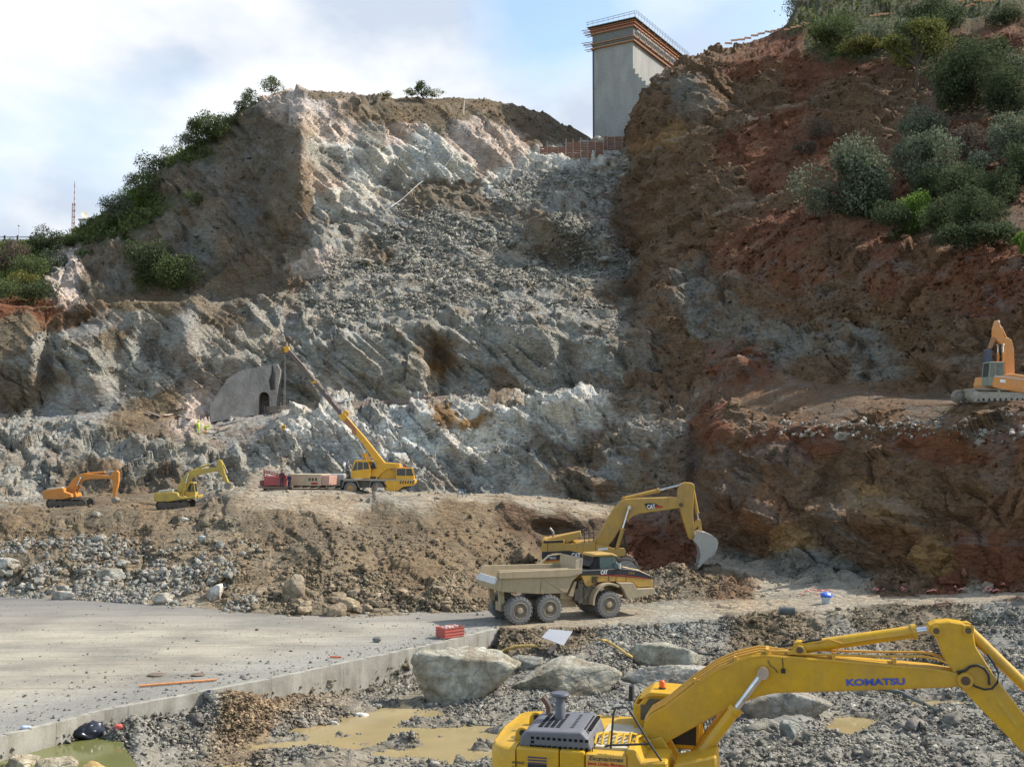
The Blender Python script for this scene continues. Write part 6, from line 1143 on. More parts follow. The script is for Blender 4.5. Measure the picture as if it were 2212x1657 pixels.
# ------------------------------------------------------------ tower under construction on the crest
def tower():
    TL = P(1283, 102, 240); TF = P(1367, 84, 235); TR = P(1483.6, 165, 262)
    zt = TF.z; zb = 74.0
    fx = Vector((TF.x-TL.x, TF.y-TL.y, 0)).normalized(); rx = Vector((TR.x-TF.x, TR.y-TF.y, 0)).normalized()
    m, nt, b = mat_new('board_marked_concrete', .9, 0, .2)
    tc = nt.nodes.new('ShaderNodeTexCoord'); wv = nt.nodes.new('ShaderNodeTexWave'); wv.bands_direction = 'Z'; wv.inputs['Scale'].default_value = .55; wv.inputs['Distortion'].default_value = .3; nt.links.new(tc.outputs['Object'], wv.inputs[0])
    a = noise(nt, .35, 6, .6, stretch=(1, 1, .4)); c = ramp(nt, a, [(.3, (.31, .30, .27)), (.7, (.42, .41, .375))])
    c = mixc(nt, c, ramp(nt, wv.outputs['Fac'], [(0, (.90, .90, .90)), (.3, (1, 1, 1)), (1, (1.03, 1.03, 1.03))]), 1, 'MULTIPLY')
    f = noise(nt, 3, 6, .6); c = mixc(nt, c, ramp(nt, f, [(.3, (.9, .9, .9)), (.7, (1.08, 1.08, 1.08))]), 1, 'MULTIPLY'); nt.links.new(c, b.inputs['Base Color']); bump(nt, b, f, .2, .06)
    base = Vector((TL.x, TL.y, 0)); t = thing('concrete_tower', 'tall grey concrete pier under construction on the crest, ringed by orange formwork', 'tower', base)
    def pt(s, r, z): p = fx*s+rx*r; return (p.x, p.y, z)
    W = (Vector((TF.x, TF.y, 0))-Vector((TL.x, TL.y, 0))).length
    # front wall: leaning left edge, stepped buttress on the right
    z_of = lambda v: PZ2(v)
    def zz(cy): return P(1350, .2243*cy, 236).z
    ft = [(0, zt), (W, zt), (W, zz(680)), (W+.5, zz(682)), (W+.5, zz(735)), (W+1.35, zz(738)), (W+1.35, zz(775)), (W+2.1, zz(778)), (W+2.1, zz(815)), (W+3.0, zz(816)), (W+3.0, zz(860)), (W+4.0, zz(862)), (W+4.0, zb), (-.5, zb)]
    n = len(ft); vs_ = [pt(s, 0, z) for s, z in ft]+[pt(s, 1.2, z) for s, z in ft]
    MB().add(vs_, [tuple(range(n))[::-1], tuple(range(n, 2*n))]+[(i, (i+1) % n, (i+1) % n+n, i+n) for i in range(n)]).build('front_wall', m, t)
    def wl(name, s0, s1, r0, r1, z0, z1, mm):
        vs_ = [pt(s, r, z) for s in (s0, s1) for r in (r0, r1) for z in (z0, z1)]; return MB().add(vs_, [(0, 1, 3, 2), (4, 6, 7, 5), (0, 4, 5, 1), (2, 3, 7, 6), (0, 2, 6, 4), (1, 5, 7, 3)]).build(name, mm, t)
    D_ = 29.0
    wl('side_wall', W-1.2, W-.004, 1.2, D_, zb, zt, m); wl('far_wall', .02, 1.2, 1.2, D_, zb, zt-.01, m)
    MB().add([pt(s, r, z) for s in (-.34, -.02) for r in (-.1, .4) for z in (zb, zt+.5)], [(0, 1, 3, 2), (4, 6, 7, 5), (0, 4, 5, 1), (2, 3, 7, 6), (0, 2, 6, 4), (1, 5, 7, 3)]).build('lift_rail', plain('blue_grey_steel', (.06, .08, .14), .6), t)
    FR = plain('formwork_red', (.30, .11, .08), .8); FO = plain('timber_orange', (.42, .22, .12), .8); FD = plain('formwork_dark', (.13, .13, .11), .8); ST = plain('rail_grey', (.45, .47, .5), .6)
    z1 = zt+.2
    wl('concrete_collar', -.25, W+.25, -.25, D_+.25, zt-.01, zt+2.6, plain('dark_concrete', (.20, .20, .18), .9))  # darker grey concrete band between the formwork beams
    for (za, zc, out_, mm, nm) in ((zt-.7, zt-.45, .6, FO, 'lower_beam'), (zt+.35, zt+.55, .6, FO, 'middle_beam'), (zt+2.6, zt+2.85, .7, FO, 'upper_beam'), (zt+2.95, zt+4.1, .5, FR, 'form_panel'), (zt+4.15, zt+4.3, 1.2, FD, 'work_platform'), (zt+3.3, zt+3.45, .85, FO, 'panel_waler'), (zt+3.8, zt+3.92, .85, FO, 'panel_waler')):
        wl(nm, -out_, W+out_, -out_, D_+out_, za, zc, mm)
    br = MB()
    for k in range(34):
        r = 1+k*.84; p = fx*(W+.3)+rx*r
        for dz in (0,): br.add([pt(W+.26+q*.5, r+w, z) for q in (0, 1) for w in (0, .3) for z in (zt+1.7, zt+2.1)], [(0, 1, 3, 2), (4, 6, 7, 5), (0, 4, 5, 1), (2, 3, 7, 6), (0, 2, 6, 4), (1, 5, 7, 3)])
    br.build('cone_anchors', plain('white_cap', (.6, .6, .58)), t)['kind'] = 'stuff'
    rl = MB(); zr = zt+4.3
    for k in range(10): a_ = pt(-1+k*(W+2)/9, -1.1, zr); rl.cyl(a_, (a_[0], a_[1], zr+1.3), .05, n=4)
    for k in range(22): a_ = pt(W+1.1, -1+k*(D_+2)/21, zr); rl.cyl(a_, (a_[0]+.25, a_[1], zr+1.7), .05, n=4)
    for dz in (.75, 1.25): rl.cyl(pt(-1.4, -1.1, zr+dz-.15), pt(W+1, -1.1, zr+dz+.1), .075, n=4); a_, b_ = pt(W+1.25, -1, zr+dz+.2), pt(W+1.25, D_+1, zr+dz+.2); rl.cyl(a_, b_, .06, n=4)
    rl.build('guard_rail', ST, t)
    for k, z in enumerate((zt-.7, zt+.35, zt+1.0, zt+2.6, zt+3.2, zt+3.9)):
        for r in (-.6, .4): MB().cyl(pt(-2.0-.4*(k % 3), r, z+.1), pt(.4, r, z-.1), .09, n=4).build('bracket_arm', FO, t)
    for k in range(8): r = 2+k*3.4; MB().cyl(pt(W+.4, r, zt-.9), pt(W+1.5, r, zt+4.1), .08, n=4).build('bracket_arm', FO, t)
    wl('door_recess', W-2.2, W+.6, -.02, .3, zz(1292), zz(1240), plain('dark_opening', (.012, .014, .012)))
tower()
def fence_line(name, label, cat, pts, h, mboard, mpost, boards=3, thick=.06, post=.12, span=None, lean=0.0):
    c = sum(pts, Vector())/len(pts); t = thing(name, label, cat, c); 
    for i in range(len(pts)-1):
        a, b_ = pts[i]-c, pts[i+1]-c; d = (b_-a)
        mb = MB()
        for k in range(boards):
            z0 = h*k/boards+.04; z1 = h*(k+1)/boards-.02; n = Vector((-d.y, d.x, 0)).normalized()*thick; j = rnd.uniform(-.05, .05)
            vs_ = [(q+o+Vector((0, 0, z+j))) for q in (a, b_) for o in (Vector(), n) for z in (z0, z1)]; mb.add(vs_, [(0, 1, 3, 2), (4, 6, 7, 5), (0, 4, 5, 1), (2, 3, 7, 6), (0, 2, 6, 4), (1, 5, 7, 3)])
        mb.build('board_panel', mboard, t)
    for p in pts: q = p-c; MB().box(q.x-post/2, q.x+post/2, q.y-.1-post/2, q.y-.1+post/2, q.z-.4, q.z+h*rnd.uniform(1.1, 1.5)).build('post', mpost, t)
    return t
WD = plain('weathered_boards', (.20, .15, .125), .85); WD2 = plain('pale_plank', (.50, .38, .29), .85); WDR = plain('formwork_brown', (.26, .13, .085), .85)
pt_ = lambda u, v, dz=0.0, r0=i_A+2.5: surf(u, v, r0)+Vector((0, 0, dz))
fence_line('board_barrier', 'long low barrier of weathered brown boards along the bench below the grey cliff', 'barrier', [pt_(u, v, -.1, i_A+3.3) for u, v in ((570, 893), (606, 890), (640, 888), (680, 885), (720, 884), (760, 882), (800, 880), (842, 878), (884, 874), (930, 870), (975, 866), (1010, 862))], .95, WD, WD, 3)
# formwork fence at the foot of the tower
pA = [(1166, 318), (1190, 322), (1208, 322)]; 
def pfix(u, v, d): return P(u, v, d)
fence_line('formwork_fence', 'rusty brown formwork wall at the foot of the pier, left low part', 'formwork', [pfix(u, 341, 224) for u in (1166, 1182, 1206, 1222)], 2.3, WDR, WD2, 5)
fence_line('formwork_fence', 'rusty brown formwork wall at the foot of the pier, stepped middle part', 'formwork', [pfix(u, 341, 222) for u in (1223, 1238, 1254, 1270, 1286, 1304)], 3.3, WDR, WD2, 7)
fence_line('formwork_fence', 'rusty brown formwork wall at the foot of the pier, high right part by the hill', 'formwork', [pfix(u, 325, 225) for u in (1296, 1312, 1328, 1344, 1358)], 2.9, WDR, WD2, 7)
boulder_o = boulder('boulder', P(1290, 303, 223), (2.6, 2, 2.2), 611, (.6, .57, .5)); tag(boulder_o, 'white rock on top of the formwork wall below the pier', 'boulder')
# planks and mats on the left bench
def plank(u0, v0, u1, v1, w, label, m=WD2, name='plank', cat='plank'):
    a = surf(u0, v0, i_A+2.6); b_ = surf(u1, v1, i_A+2.6); d = b_-a; c = (a+b_)/2+Vector((0, -.3, .25)); o = MB().box(-d.length/2, d.length/2, -w/2, w/2, -.05, .05).build(name, m); o.location = c; o.rotation_euler = d.to_track_quat('X', 'Z').to_euler(); tag(o, label, cat); return o
for i, (a, lb) in enumerate((((318, 893, 348, 905), 'brown board at the left end of the plank path'), ((352, 902, 372, 900), 'short pale board next to the leftmost one'), ((386, 900, 408, 910), 'pale board in the middle of the plank path'), ((408, 906, 424, 918), 'pale board sloping down to the workers'), ((440, 930, 474, 932), 'brown board just right of the workers'), ((474, 932, 502, 922), 'pale board curving up the path toward the tunnel'))):
    plank(*a, .5, lb+' on the left bench', WD2 if i % 2 else WD)
for i, (a, lb) in enumerate((((911, 938, 948, 918), 'long brown plank lying on the white rocks, upper one'), ((913, 944, 955, 926), 'long brown plank lying on the white rocks, lower one'))): plank(*a, .35, lb, WD2)
# sprayed-concrete portal wall with the tunnel mouth
def portal():
    g = P(520, 905, 146.5); sh = plain('shotcrete', (.235, .21, .185), .95)
    m, nt, b = mat_new('shotcrete_wall', .95, 0, .2); a = noise(nt, .5, 7, .65); c = ramp(nt, a, [(.3, (.22, .195, .165)), (.6, (.29, .265, .23)), (.8, (.38, .36, .32))]); s = noise(nt, .8, 5, .6, stretch=(1, 1, .2)); c = mixc(nt, c, ramp(nt, s, [(.35, (.7, .7, .7)), (.6, (1, 1, 1))]), 1, 'MULTIPLY'); nt.links.new(c, b.inputs['Base Color']); bump(nt, b, noise(nt, 3, 6, .6), .5, .15)
    t = thing('tunnel_portal', 'smooth grey brown sprayed concrete wall with a small dark arched tunnel mouth', 'tunnel portal', g)
    out = [(455, 912), (453, 880), (470, 850), (492, 818), (520, 800), (560, 792), (598, 786), (606, 800), (600, 840), (596, 880), (594, 888), (582, 890)]
    q = [P(u, v, 147.4+(905-v)/130*3.2)-g for u, v in out]
    door = [(582, 892), (582, 862), (580, 852), (574, 847), (566, 847), (560, 853), (558, 864), (557, 896)]
    dq = [P(u, v, 147.4+(905-v)/130*3.2)-g for u, v in door]
    allq = q+dq; bulge = Vector((0, 3.5, 0)); n = len(allq)
    MB().add([tuple(p) for p in allq]+[tuple(p+bulge) for p in allq], [tuple(range(n)), tuple(range(2*n-1, n-1, -1))]+[(i, i+n, (i+1) % n+n, (i+1) % n) for i in range(n)]).build('portal_wall', m, t)
    n = len(dq); MB().add([tuple(p+Vector((0, 2.6, 0))) for p in dq]+[tuple(p+Vector((0, 3.3, 0))) for p in dq], [tuple(range(n)), tuple(range(2*n-1, n-1, -1))]+[(i, i+n, (i+1) % n+n, (i+1) % n) for i in range(n)]).build('tunnel_mouth', plain('tunnel_dark', (.008, .009, .009), .9), t)
    ct = MB(); ct.tube([P(u, v, 145.6)-g for u, v in ((590, 842), (588, 822), (591, 806), (589, 790))], [.35, .45, .3, .12], 8).build('dark_seam', plain('tunnel_dark2', (.03, .028, .025)), t)  # dark seam running up the right edge of the wall
portal()
# ------------------------------------------------------------ people
def person(label, base, h, pose, shirt, trousers, helmet, face=0):
    """standing / bending figure: one skinned body; helmet and vest as parts"""
    t = thing('person', label, 'person', base, h)
    if pose == 'stand': J = dict(pel=(0, 0, .93), ch=(0, .02, 1.28), nk=(0, .02, 1.47), hd=(0, .03, 1.62), top=(0, .03, 1.72), hipL=(.09, 0, .9), knL=(.11, .02, .5), anL=(.12, -.01, .08), toL=(.13, .14, .04), hipR=(-.09, 0, .9), knR=(-.11, .05, .5), anR=(-.13, .0, .08), toR=(-.13, .15, .04), shL=(.19, .02, 1.42), elL=(.25, .02, 1.14), wrL=(.24, .14, .92), haL=(.235, .18, .85), shR=(-.19, .02, 1.42), elR=(-.26, .03, 1.14), wrR=(-.18, .2, 1.0), haR=(-.14, .26, .97))
    else: J = dict(pel=(0, -.12, .82), ch=(0, .18, 1.05), nk=(0, .33, 1.1), hd=(0, .45, 1.14), top=(0, .54, 1.17), hipL=(.1, -.1, .8), knL=(.15, .08, .45), anL=(.15, -.1, .08), toL=(.15, .05, .04), hipR=(-.1, -.1, .8), knR=(-.16, .1, .45), anR=(-.16, -.08, .08), toR=(-.16, .07, .04), shL=(.19, .26, 1.07), elL=(.22, .36, .8), wrL=(.15, .42, .56), haL=(.13, .44, .48), shR=(-.19, .26, 1.07), elR=(-.22, .34, .8), wrR=(-.16, .42, .58), haR=(-.14, .44, .5))
    rad = dict(pel=.145, ch=.165, nk=.06, hd=.095, top=.07, hipL=.095, knL=.062, anL=.045, toL=.04, hipR=.095, knR=.062, anR=.045, toR=.04, shL=.065, elL=.045, wrL=.032, haL=.035, shR=.065, elR=.045, wrR=.032, haR=.035)
    ed = [('pel', 'ch'), ('ch', 'nk'), ('nk', 'hd'), ('hd', 'top'), ('pel', 'hipL'), ('hipL', 'knL'), ('knL', 'anL'), ('anL', 'toL'), ('pel', 'hipR'), ('hipR', 'knR'), ('knR', 'anR'), ('anR', 'toR'), ('ch', 'shL'), ('shL', 'elL'), ('elL', 'wrL'), ('wrL', 'haL'), ('ch', 'shR'), ('shR', 'elR'), ('elR', 'wrR'), ('wrR', 'haR')]
    ks = list(J); me = bpy.data.meshes.new('body'); me.from_pydata([J[k] for k in ks], [(ks.index(a), ks.index(b)) for a, b in ed], [])
    o = bpy.data.objects.new('tmp', me); C.objects.link(o); sk = o.modifiers.new('s', 'SKIN'); ss = o.modifiers.new('u', 'SUBSURF'); ss.levels = 1
    for i, k in enumerate(ks): me.skin_vertices[0].data[i].radius = (rad[k], rad[k]); me.skin_vertices[0].data[i].use_root = (k == 'pel')
    bpy.context.view_layer.update(); m2 = bpy.data.meshes.new_from_object(o.evaluated_get(bpy.context.evaluated_depsgraph_get())); bpy.data.objects.remove(o)
    skin = plain('skin', (.42, .25, .17)); boots = plain('boot', (.04, .03, .025)); m2.materials.clear()
    for mm in (shirt, trousers, skin, boots): m2.materials.append(mm)
    HD = Vector(J['hd']); hands = [Vector(J['haL']), Vector(J['haR'])]
    for p in m2.polygons:
        c = p.center; p.use_smooth = True
        p.material_index = 3 if c.z < .14 else (2 if (c-HD).length < .15 or min((c-q).length for q in hands) < .07 else (1 if c.z < (.93 if pose == 'stand' else .80) and min((c-Vector(J[k])).length for k in ('elL', 'elR', 'wrL', 'wrR')) > .14 else 0))
    b_ = bpy.data.objects.new('body', m2); C.objects.link(b_); b_.parent = t
    hc = Vector(J['top']); hm = MB(); q = (Vector(J['top'])-Vector(J['hd'])).to_track_quat('Z', 'Y'); R4 = Matrix.Translation(hc-q @ Vector((0, 0, .03))) @ q.to_matrix().to_4x4()
    l = MB().lathe([(.15, 0), (.125, .012), (.12, .05), (.09, .10), (.03, .125)], (0, 0, 0), 'z', 16); hm.v = [tuple(R4 @ Vector(v)) for v in l.v]; hm.f = l.f
    hm.build('helmet', helmet, t, smooth=True)
    for s_ in (-1, 1): MB().lathe([(.018, -.004), (.018, .004)], (s_*.035, HD.y+.098, HD.z+.01), 'y', 8).build('eye', plain('eye_dark', (.03, .02, .02)), b_)
    return t
HV = plain('hi_vis', (.52, .72, .06), .7); OR_ = plain('hi_vis_orange', (.6, .32, .06), .7); DKC = plain('dark_clothes', (.03, .035, .06), .8); WHH = plain('helmet_white', (.8, .8, .78), .4); GRT = plain('grey_trousers', (.16, .17, .15), .8)
p = surf(434, 948, i_A+2.5)+Vector((0, -1.5, .5)); person('worker in a green high visibility suit standing on the left bench', p, math.radians(60), 'stand', HV, HV, plain('helmet_green', (.5, .66, .12)))
p = surf(443, 948, i_A+2.5)+Vector((0, -1.5, .5)); person('worker in green jacket and ochre trousers bending down beside the standing one', p+Vector((.3, 0, 0)), math.radians(-100), 'bend', HV, OR_, plain('helmet_green', (.5, .66, .12)))
# ------------------------------------------------------------ compressor rig, hut and things on the embankment top
kk = k4
def dpos(cx_, cy_, d): return P(kk[0]+kk[1]*cx_, kk[2]+kk[3]*cy_, d)
def rig():
    g = dpos(210, 1500, 113); R_ = Rig((g.x, g.y, g.z-.1), 0); L = lambda a, b, y=0.0: R_.L(kk[0]+kk[1]*a, kk[2]+kk[3]*b, y); PL = lambda pts, y=0.0: R_.poly(pts, y, kk)
    t = thing('compressor', 'dusty red compressor with folded lattice mast on a flat trailer, left of the pale container', 'compressor', R_.B, 0)
    RD = paint('dusty_red', (.42, .07, .075), amt=.35); MB().prism(PL([(100, 1358), (240, 1362), (322, 1380), (322, 1452), (100, 1452)], -.8), -.8, .8).build('housing', RD, t, bevel=.04)
    MB().prism(PL([(48, 1456), (372, 1462), (372, 1472), (300, 1485), (130, 1482), (48, 1468)], -1), -1.1, 1.1).build('trailer_bed', paint('rusty_bed', (.20, .12, .09), amt=.4), t)
    for a in (140, 330): 
        for y in (-.9, .7): MB().lathe([(.1, 0), (.28, .01), (.3, .06), (.3, .16), (.28, .2), (.1, .21)], (L(a, 1500)[0], y, .30), 'y', 16).build('wheel', RUB(), t)
    mst = MB()
    for (a, b, c, d) in ((98, 1300, 325, 1362), (98, 1320, 325, 1380)): 
        for y in (-.25, .25): mst.cyl((L(a, b)[0], y, L(a, b)[1]), (L(c, d)[0], y, L(c, d)[1]), .04, n=5)
    for k in range(9): s = k/9; a = L(98+227*s, 1300+62*s); b_ = L(98+227*(s+.1), 1320+60*(s+.1)); mst.cyl((a[0], -.25, a[1]), (b_[0], -.25, b_[1]), .025, n=4)
    mst.cyl((L(100, 1300)[0], 0, L(100, 1290)[1]), (L(104, 1360)[0], 0, L(104, 1360)[1]), .07, n=6); mst.build('folded_mast', plain('mast_maroon', (.22, .06, .08)), t)
    MB().prism(PL([(250, 1345), (320, 1352), (322, 1400), (250, 1398)], -.85), -.95, -.8).build('control_panel', RD, t)
    MB().prism(PL([(60, 1400), (98, 1398), (98, 1450), (60, 1450)], -.5), -.5, .5).build('engine_end', paint('dark_red', (.18, .05, .05)), t)
rig()
def hut():
    g = dpos(540, 1470, 114); R_ = Rig((g.x, g.y, g.z), math.radians(-14)); L = lambda a, b, y=0.0: R_.L(kk[0]+kk[1]*a, kk[2]+kk[3]*b, y); PL = lambda pts, y=0.0: R_.poly(pts, y, kk)
    t = thing('site_container', 'pale tan site container with small windows between the red compressor and the crane', 'container', R_.B, math.radians(-14))
    TN = paint('tan_container', (.58, .43, .28), (.4, .33, .22), .4, .7); z1 = L(500, 1350, -1.2)[1]; x0 = L(352, 1400, -1.2)[0]; x1 = L(650, 1400, -1.2)[0]
    b = MB().box(x0, x1, -1.2, 1.2, .25, z1).build('container_body', TN, t, bevel=.03)
    MB().box(x0-.06, x1+.06, -1.26, 1.26, z1+.003, z1+.10).build('container_roof', paint('pale_roof', (.62, .52, .36), amt=.4), t)
    for a, c in ((530, 552), (560, 582), (592, 612)): MB().prism(PL([(a, 1375), (c, 1375), (c, 1405), (a, 1405)], -1.2), -1.215, -1.19).build('window', glassm(), b)
    MB().prism(PL([(556, 1420), (618, 1420), (618, 1438), (556, 1438)], -1.2), -1.22, -1.19).build('red_panel', plain('decal_red', (.45, .03, .02)), b)
    MB().prism(PL([(440, 1362), (446, 1362), (446, 1450), (440, 1450)], -1.2), -1.22, -1.19).prism(PL([(508, 1362), (514, 1362), (514, 1450), (508, 1450)], -1.2), -1.22, -1.19).build('door_frame', paint('pale_roof', (.62, .52, .36)), b)
    MB().box(x1+.01, x1+.8, -1.1, 1.2, .3, z1-.05).build('end_annex', paint('pink_tan', (.56, .32, .25), amt=.3), t, bevel=.02)
    sk = MB()
    for k in range(6): sk.box(x0+.3+k*.9, x0+.45+k*.9, -1.0, 1.0, 0, .25)
    sk.build('skid_beams', STEEL(), t)
hut()
g = dpos(775, 1475, 114.5); o = MB().box(-1.1, 1.1, -.6, .6, .2, 1.5).box(-1.3, 1.3, -.1, .1, 0, .2).build('water_tank', paint('tank_grey', (.42, .42, .40), amt=.3), None, bevel=.12); o.location = g+Vector((0, .6, 0)); tag(o, 'pale grey metal tank between the pale container and the crane', 'tank')
g = dpos(343, 1500, 111.5); person('worker in dark clothes and white helmet standing at the red compressor', g+Vector((0, 0, .05)), math.radians(150), 'stand', DKC, DKC, WHH)
g = dpos(272, 1470, 111.6); person('second worker in dark clothes leaning at the compressor, left of the white helmeted one', g+Vector((0, 0, .05)), math.radians(20), 'stand', plain('maroon_clothes', (.10, .03, .04)), DKC, plain('helmet_dark', (.2, .05, .05)))
g = surf(998, 1078, i_A+1.8); st = MB()
for a, b_ in (((-.45, 0, 0), (-.3, 0, .9)), ((.45, 0, 0), (.3, 0, .9)), ((0, .4, 0), (0, .1, .9)), ((-.5, 0, .75), (.5, 0, .75)), ((-.3, 0, .45), (.3, 0, .45))): st.cyl(a, b_, .045, n=6)
o = st.build('trestle', plain('blue_steel', (.10, .15, .24), .6)); o.location = P(998, 1077, 103.5); tag(o, 'small blue grey steel trestle standing alone right of the crane', 'trestle')
# ------------------------------------------------------------ things on the apron and in the pit
def crate():
    g = PZ(971, 1380, 0.0); h = math.radians(38); t = thing('steel_crate', 'red open steel crate of rubble standing on the edge of the apron', 'crate', (g.x, g.y+.55, .03), h)
    RD = paint('crate_red', (.50, .10, .075), (.35, .22, .17), .4, .6)
    w = MB(); X, Y_, H = .72, .50, .62
    w.box(-X, X, -Y_, -Y_+.04, .06, H).box(-X, X, Y_-.04, Y_, .06, H).box(-X, -X+.04, -Y_+.04, Y_-.04, .06, H).box(X-.04, X, -Y_+.04, Y_-.04, .06, H).box(-X+.04, X-.04, -Y_+.04, Y_-.04, .06, .12); w.build('crate_walls', RD, t)
    r = MB()
    for z in (.08, .24, .42, H): r.box(-X-.03, X+.03, -Y_-.03, -Y_+.0, z-.02, z+.025).box(-X-.03, X+.03, Y_, Y_+.03, z-.02, z+.025).box(-X-.03, -X, -Y_, Y_, z-.02, z+.025).box(X, X+.03, -Y_, Y_, z-.02, z+.025)
    r.build('crate_ribs', RD, t); MB().box(-X-.2, X+.15, -.3, -.2, 0, .06).box(-X-.2, X+.15, .2, .3, 0, .06).build('skids', WD2, t)
    rr = np.random.default_rng(4)
    lm = MB()
    for k in range(26): x, y = rr.uniform(-.6, .6), rr.uniform(-.4, .4); s = rr.uniform(.05, .1); lm.box(x-s, x+s, y-s, y+s*.8, .45, .62+s*.6, Matrix.Rotation(rr.uniform(-.2, .2), 4, 'X'))
    o = lm.build('rubble_fill', plain('pink_rubble', (.52, .40, .36)), t); o['kind'] = 'stuff'
crate()
def rod(name, a, b_, r, m, label, cat, z=.0):
    A_, B_ = PZ(*a, z+r), PZ(*b_, z+r); c = (A_+B_)/2; o = MB().cyl(A_-c, B_-c, r, n=10).build(name, m, None, smooth=True); o.location = c; return tag(o, label, cat)
rod('steel_pole', (300, 1481), (468, 1467.5), .055, plain('pole_orange', (.62, .26, .10)), 'long thin orange brown pole lying on the apron', 'pole', .03)
rod('red_offcut', (713, 1418), (738, 1419), .05, plain('pole_red', (.62, .14, .06)), 'short red offcut lying near the edge of the apron', 'offcut', .03)
g = PZ(816, 1386, 0.02); o = boulder('rock', g+Vector((0, 0, .12)), (.5, .4, .32), 901, (.2, .2, .19)); tag(o, 'single dark rock lying alone on the apron left of the red crate', 'rock')
for (u, v, s_, lb) in ((337, 1457.5, 1.0, 'left'), (428, 1457.5, .85, 'right')):
    g = PZ(u, v, .02); o = MB().lathe([(.42*s_, 0), (.40*s_, .035), (.30*s_, .05), (.05, .055)], (0, 0, 0), 'z', 24).build('drain_cover', plain('drain_rust', (.16, .12, .085)), None); o.location = g+Vector((0, 0, .012)); tag(o, 'round brown drain cover in the dusty apron, %s one of the two' % lb, 'drain cover')
idx_ap = []
def litter(name, u, v, dims, m, label, cat, z=None, rz=0, wob=.3, seed=1):
    g = surf(u, v, 4.3, i_roadn+.1) if z is None else PZ(u, v, z); V, f = ico(3); r = np.random.default_rng(seed); V = V*(1+wob*fbm(V*1.6+seed, 3, seed)[:, None]+.12*facet(V*3+seed, seed)[:, None])*np.array(dims)*.5
    o = npmesh(name, V, f, m); o.location = g+Vector((0, 0, dims[2]*.3)); o.rotation_euler = (0, 0, rz); return tag(o, label, cat)
BP = plain('black_plastic', (.012, .013, .018), .3); litter('plastic_sheet', 172, 1594, (1.3, .8, .7), BP, 'crumpled black plastic sheet at the foot of the wall by the green pond', 'plastic sheet', seed=5, wob=.7); litter('plastic_sheet', 197, 1596, (1.0, .7, .9), plain('dark_blue_plastic', (.03, .035, .055), .35), 'crumpled dark blue plastic heap right of the black one by the pond', 'plastic sheet', seed=8, wob=.7)
litter('bin_bag', 452, 1514, (.42, .4, .62), plain('grey_bag', (.05, .05, .065), .35), 'small dark full bin bag standing against the concrete wall', 'bag', seed=12)
litter('rag', 255, 1576, (.5, .35, .28), plain('rag_red', (.6, .12, .09)), 'crumpled red and pink rag on the rubble by the wall', 'rag', seed=15, wob=.6); litter('blue_scrap', 413, 1526, (.42, .25, .06), plain('scrap_blue', (.10, .16, .62)), 'small flat blue plastic scrap beside the wall', 'plastic scrap', seed=17)
litter('plastic_bag', 55, 1573, (.42, .25, .16), plain('bag_pale', (.5, .58, .7)), 'small pale blue plastic bag lying on the apron', 'bag', z=.02, seed=19)
def sheet():
    g = P(1203, 1386, 66.5); a = [P(1170, 1376, 66.5), P(1186, 1358, 67.6), P(1237, 1363, 67.6), P(1217, 1394, 65.9)]; vs_ = [tuple(q-g) for q in a]+[tuple(q-g+Vector((0, .03, -.03))) for q in a]
    o = MB().add(vs_, [(0, 1, 2, 3), (7, 6, 5, 4), (0, 4, 5, 1), (1, 5, 6, 2), (2, 6, 7, 3), (3, 7, 4, 0)]).build('metal_sheet', paint('sheet_grey', (.30, .31, .34), (.35, .33, .3), .2, .5)); o.location = g; tag(o, 'flat grey metal sheet tilted on the rubble behind the rounded boulder', 'metal sheet')
    o = MB().tube([P(1183, 1412, 65.5)-g, P(1192, 1404, 65.8)-g, P(1206, 1392, 66.2)-g], .13, 8).build('strut', plain('dark_strut', (.06, .055, .05))); o.location = g; tag(o, 'dark beam propping up the grey metal sheet', 'beam')
sheet()
def hose(name, pts, r, m, label, lift=.1):
    q = []
    for i in range(len(pts)-1):
        for k in range(6):
            s = k/6; q.append(surf(pts[i][0]*(1-s)+pts[i+1][0]*s, pts[i][1]*(1-s)+pts[i+1][1]*s, 4.3, i_roadn+.6))
    q.append(surf(*pts[-1], 4.3, i_roadn+.6)); c = sum(q, Vector())/len(q)
    q = [q[i]*.5+(q[max(i-1, 0)]+q[min(i+1, len(q)-1)])*.25 for i in range(len(q))]
    q = [q[i]*.5+(q[max(i-1, 0)]+q[min(i+1, len(q)-1)])*.25 for i in range(len(q))]
    o = MB().tube([p-c+Vector((0, -.1, r+lift)) for p in q], r, 8).build(name, m, None, smooth=True); o.location = c; return tag(o, label, 'hose')
HY = plain('hose_ochre', (.50, .34, .10), .6); hose('hose', [(1072, 1428), (1085, 1416), (1110, 1408), (1135, 1406), (1160, 1408)], .09, HY, 'ochre yellow hose arching over the rocks right of the concrete wall end', .25)
hose('hose', [(1292, 1392), (1310, 1395), (1330, 1408), (1352, 1424), (1366, 1432)], .08, HY, 'ochre yellow hose running down to the domed grey boulder', .25)
GH = plain('hose_grey', (.12, .13, .12), .5); hose('hose', [(1868, 1482), (1890, 1498), (1915, 1502), (1945, 1508), (1980, 1526), (2028, 1550)], .10, GH, 'thick grey hose snaking over the gravel under the yellow arm', .22)
hose('hose', [(2120, 1554), (2140, 1560), (2165, 1574), (2190, 1590)], .10, GH, 'short thick grey hose under the lower end of the yellow arm', .22)
hose('hose', [(1486, 1418), (1510, 1422), (1540, 1424), (1560, 1423)], .06, plain('hose_dark', (.05, .05, .05)), 'thin dark hose lying behind the long blunt boulder', .25)
p = surf(1700, 1322, 4.3, i_roadn+.5); o = MB().lathe([(.24, 0), (.27, .02), (.27, 1.0), (.24, 1.02), (.20, 1.0), (.20, .02)], (0, 0, 0), 'z', 20)
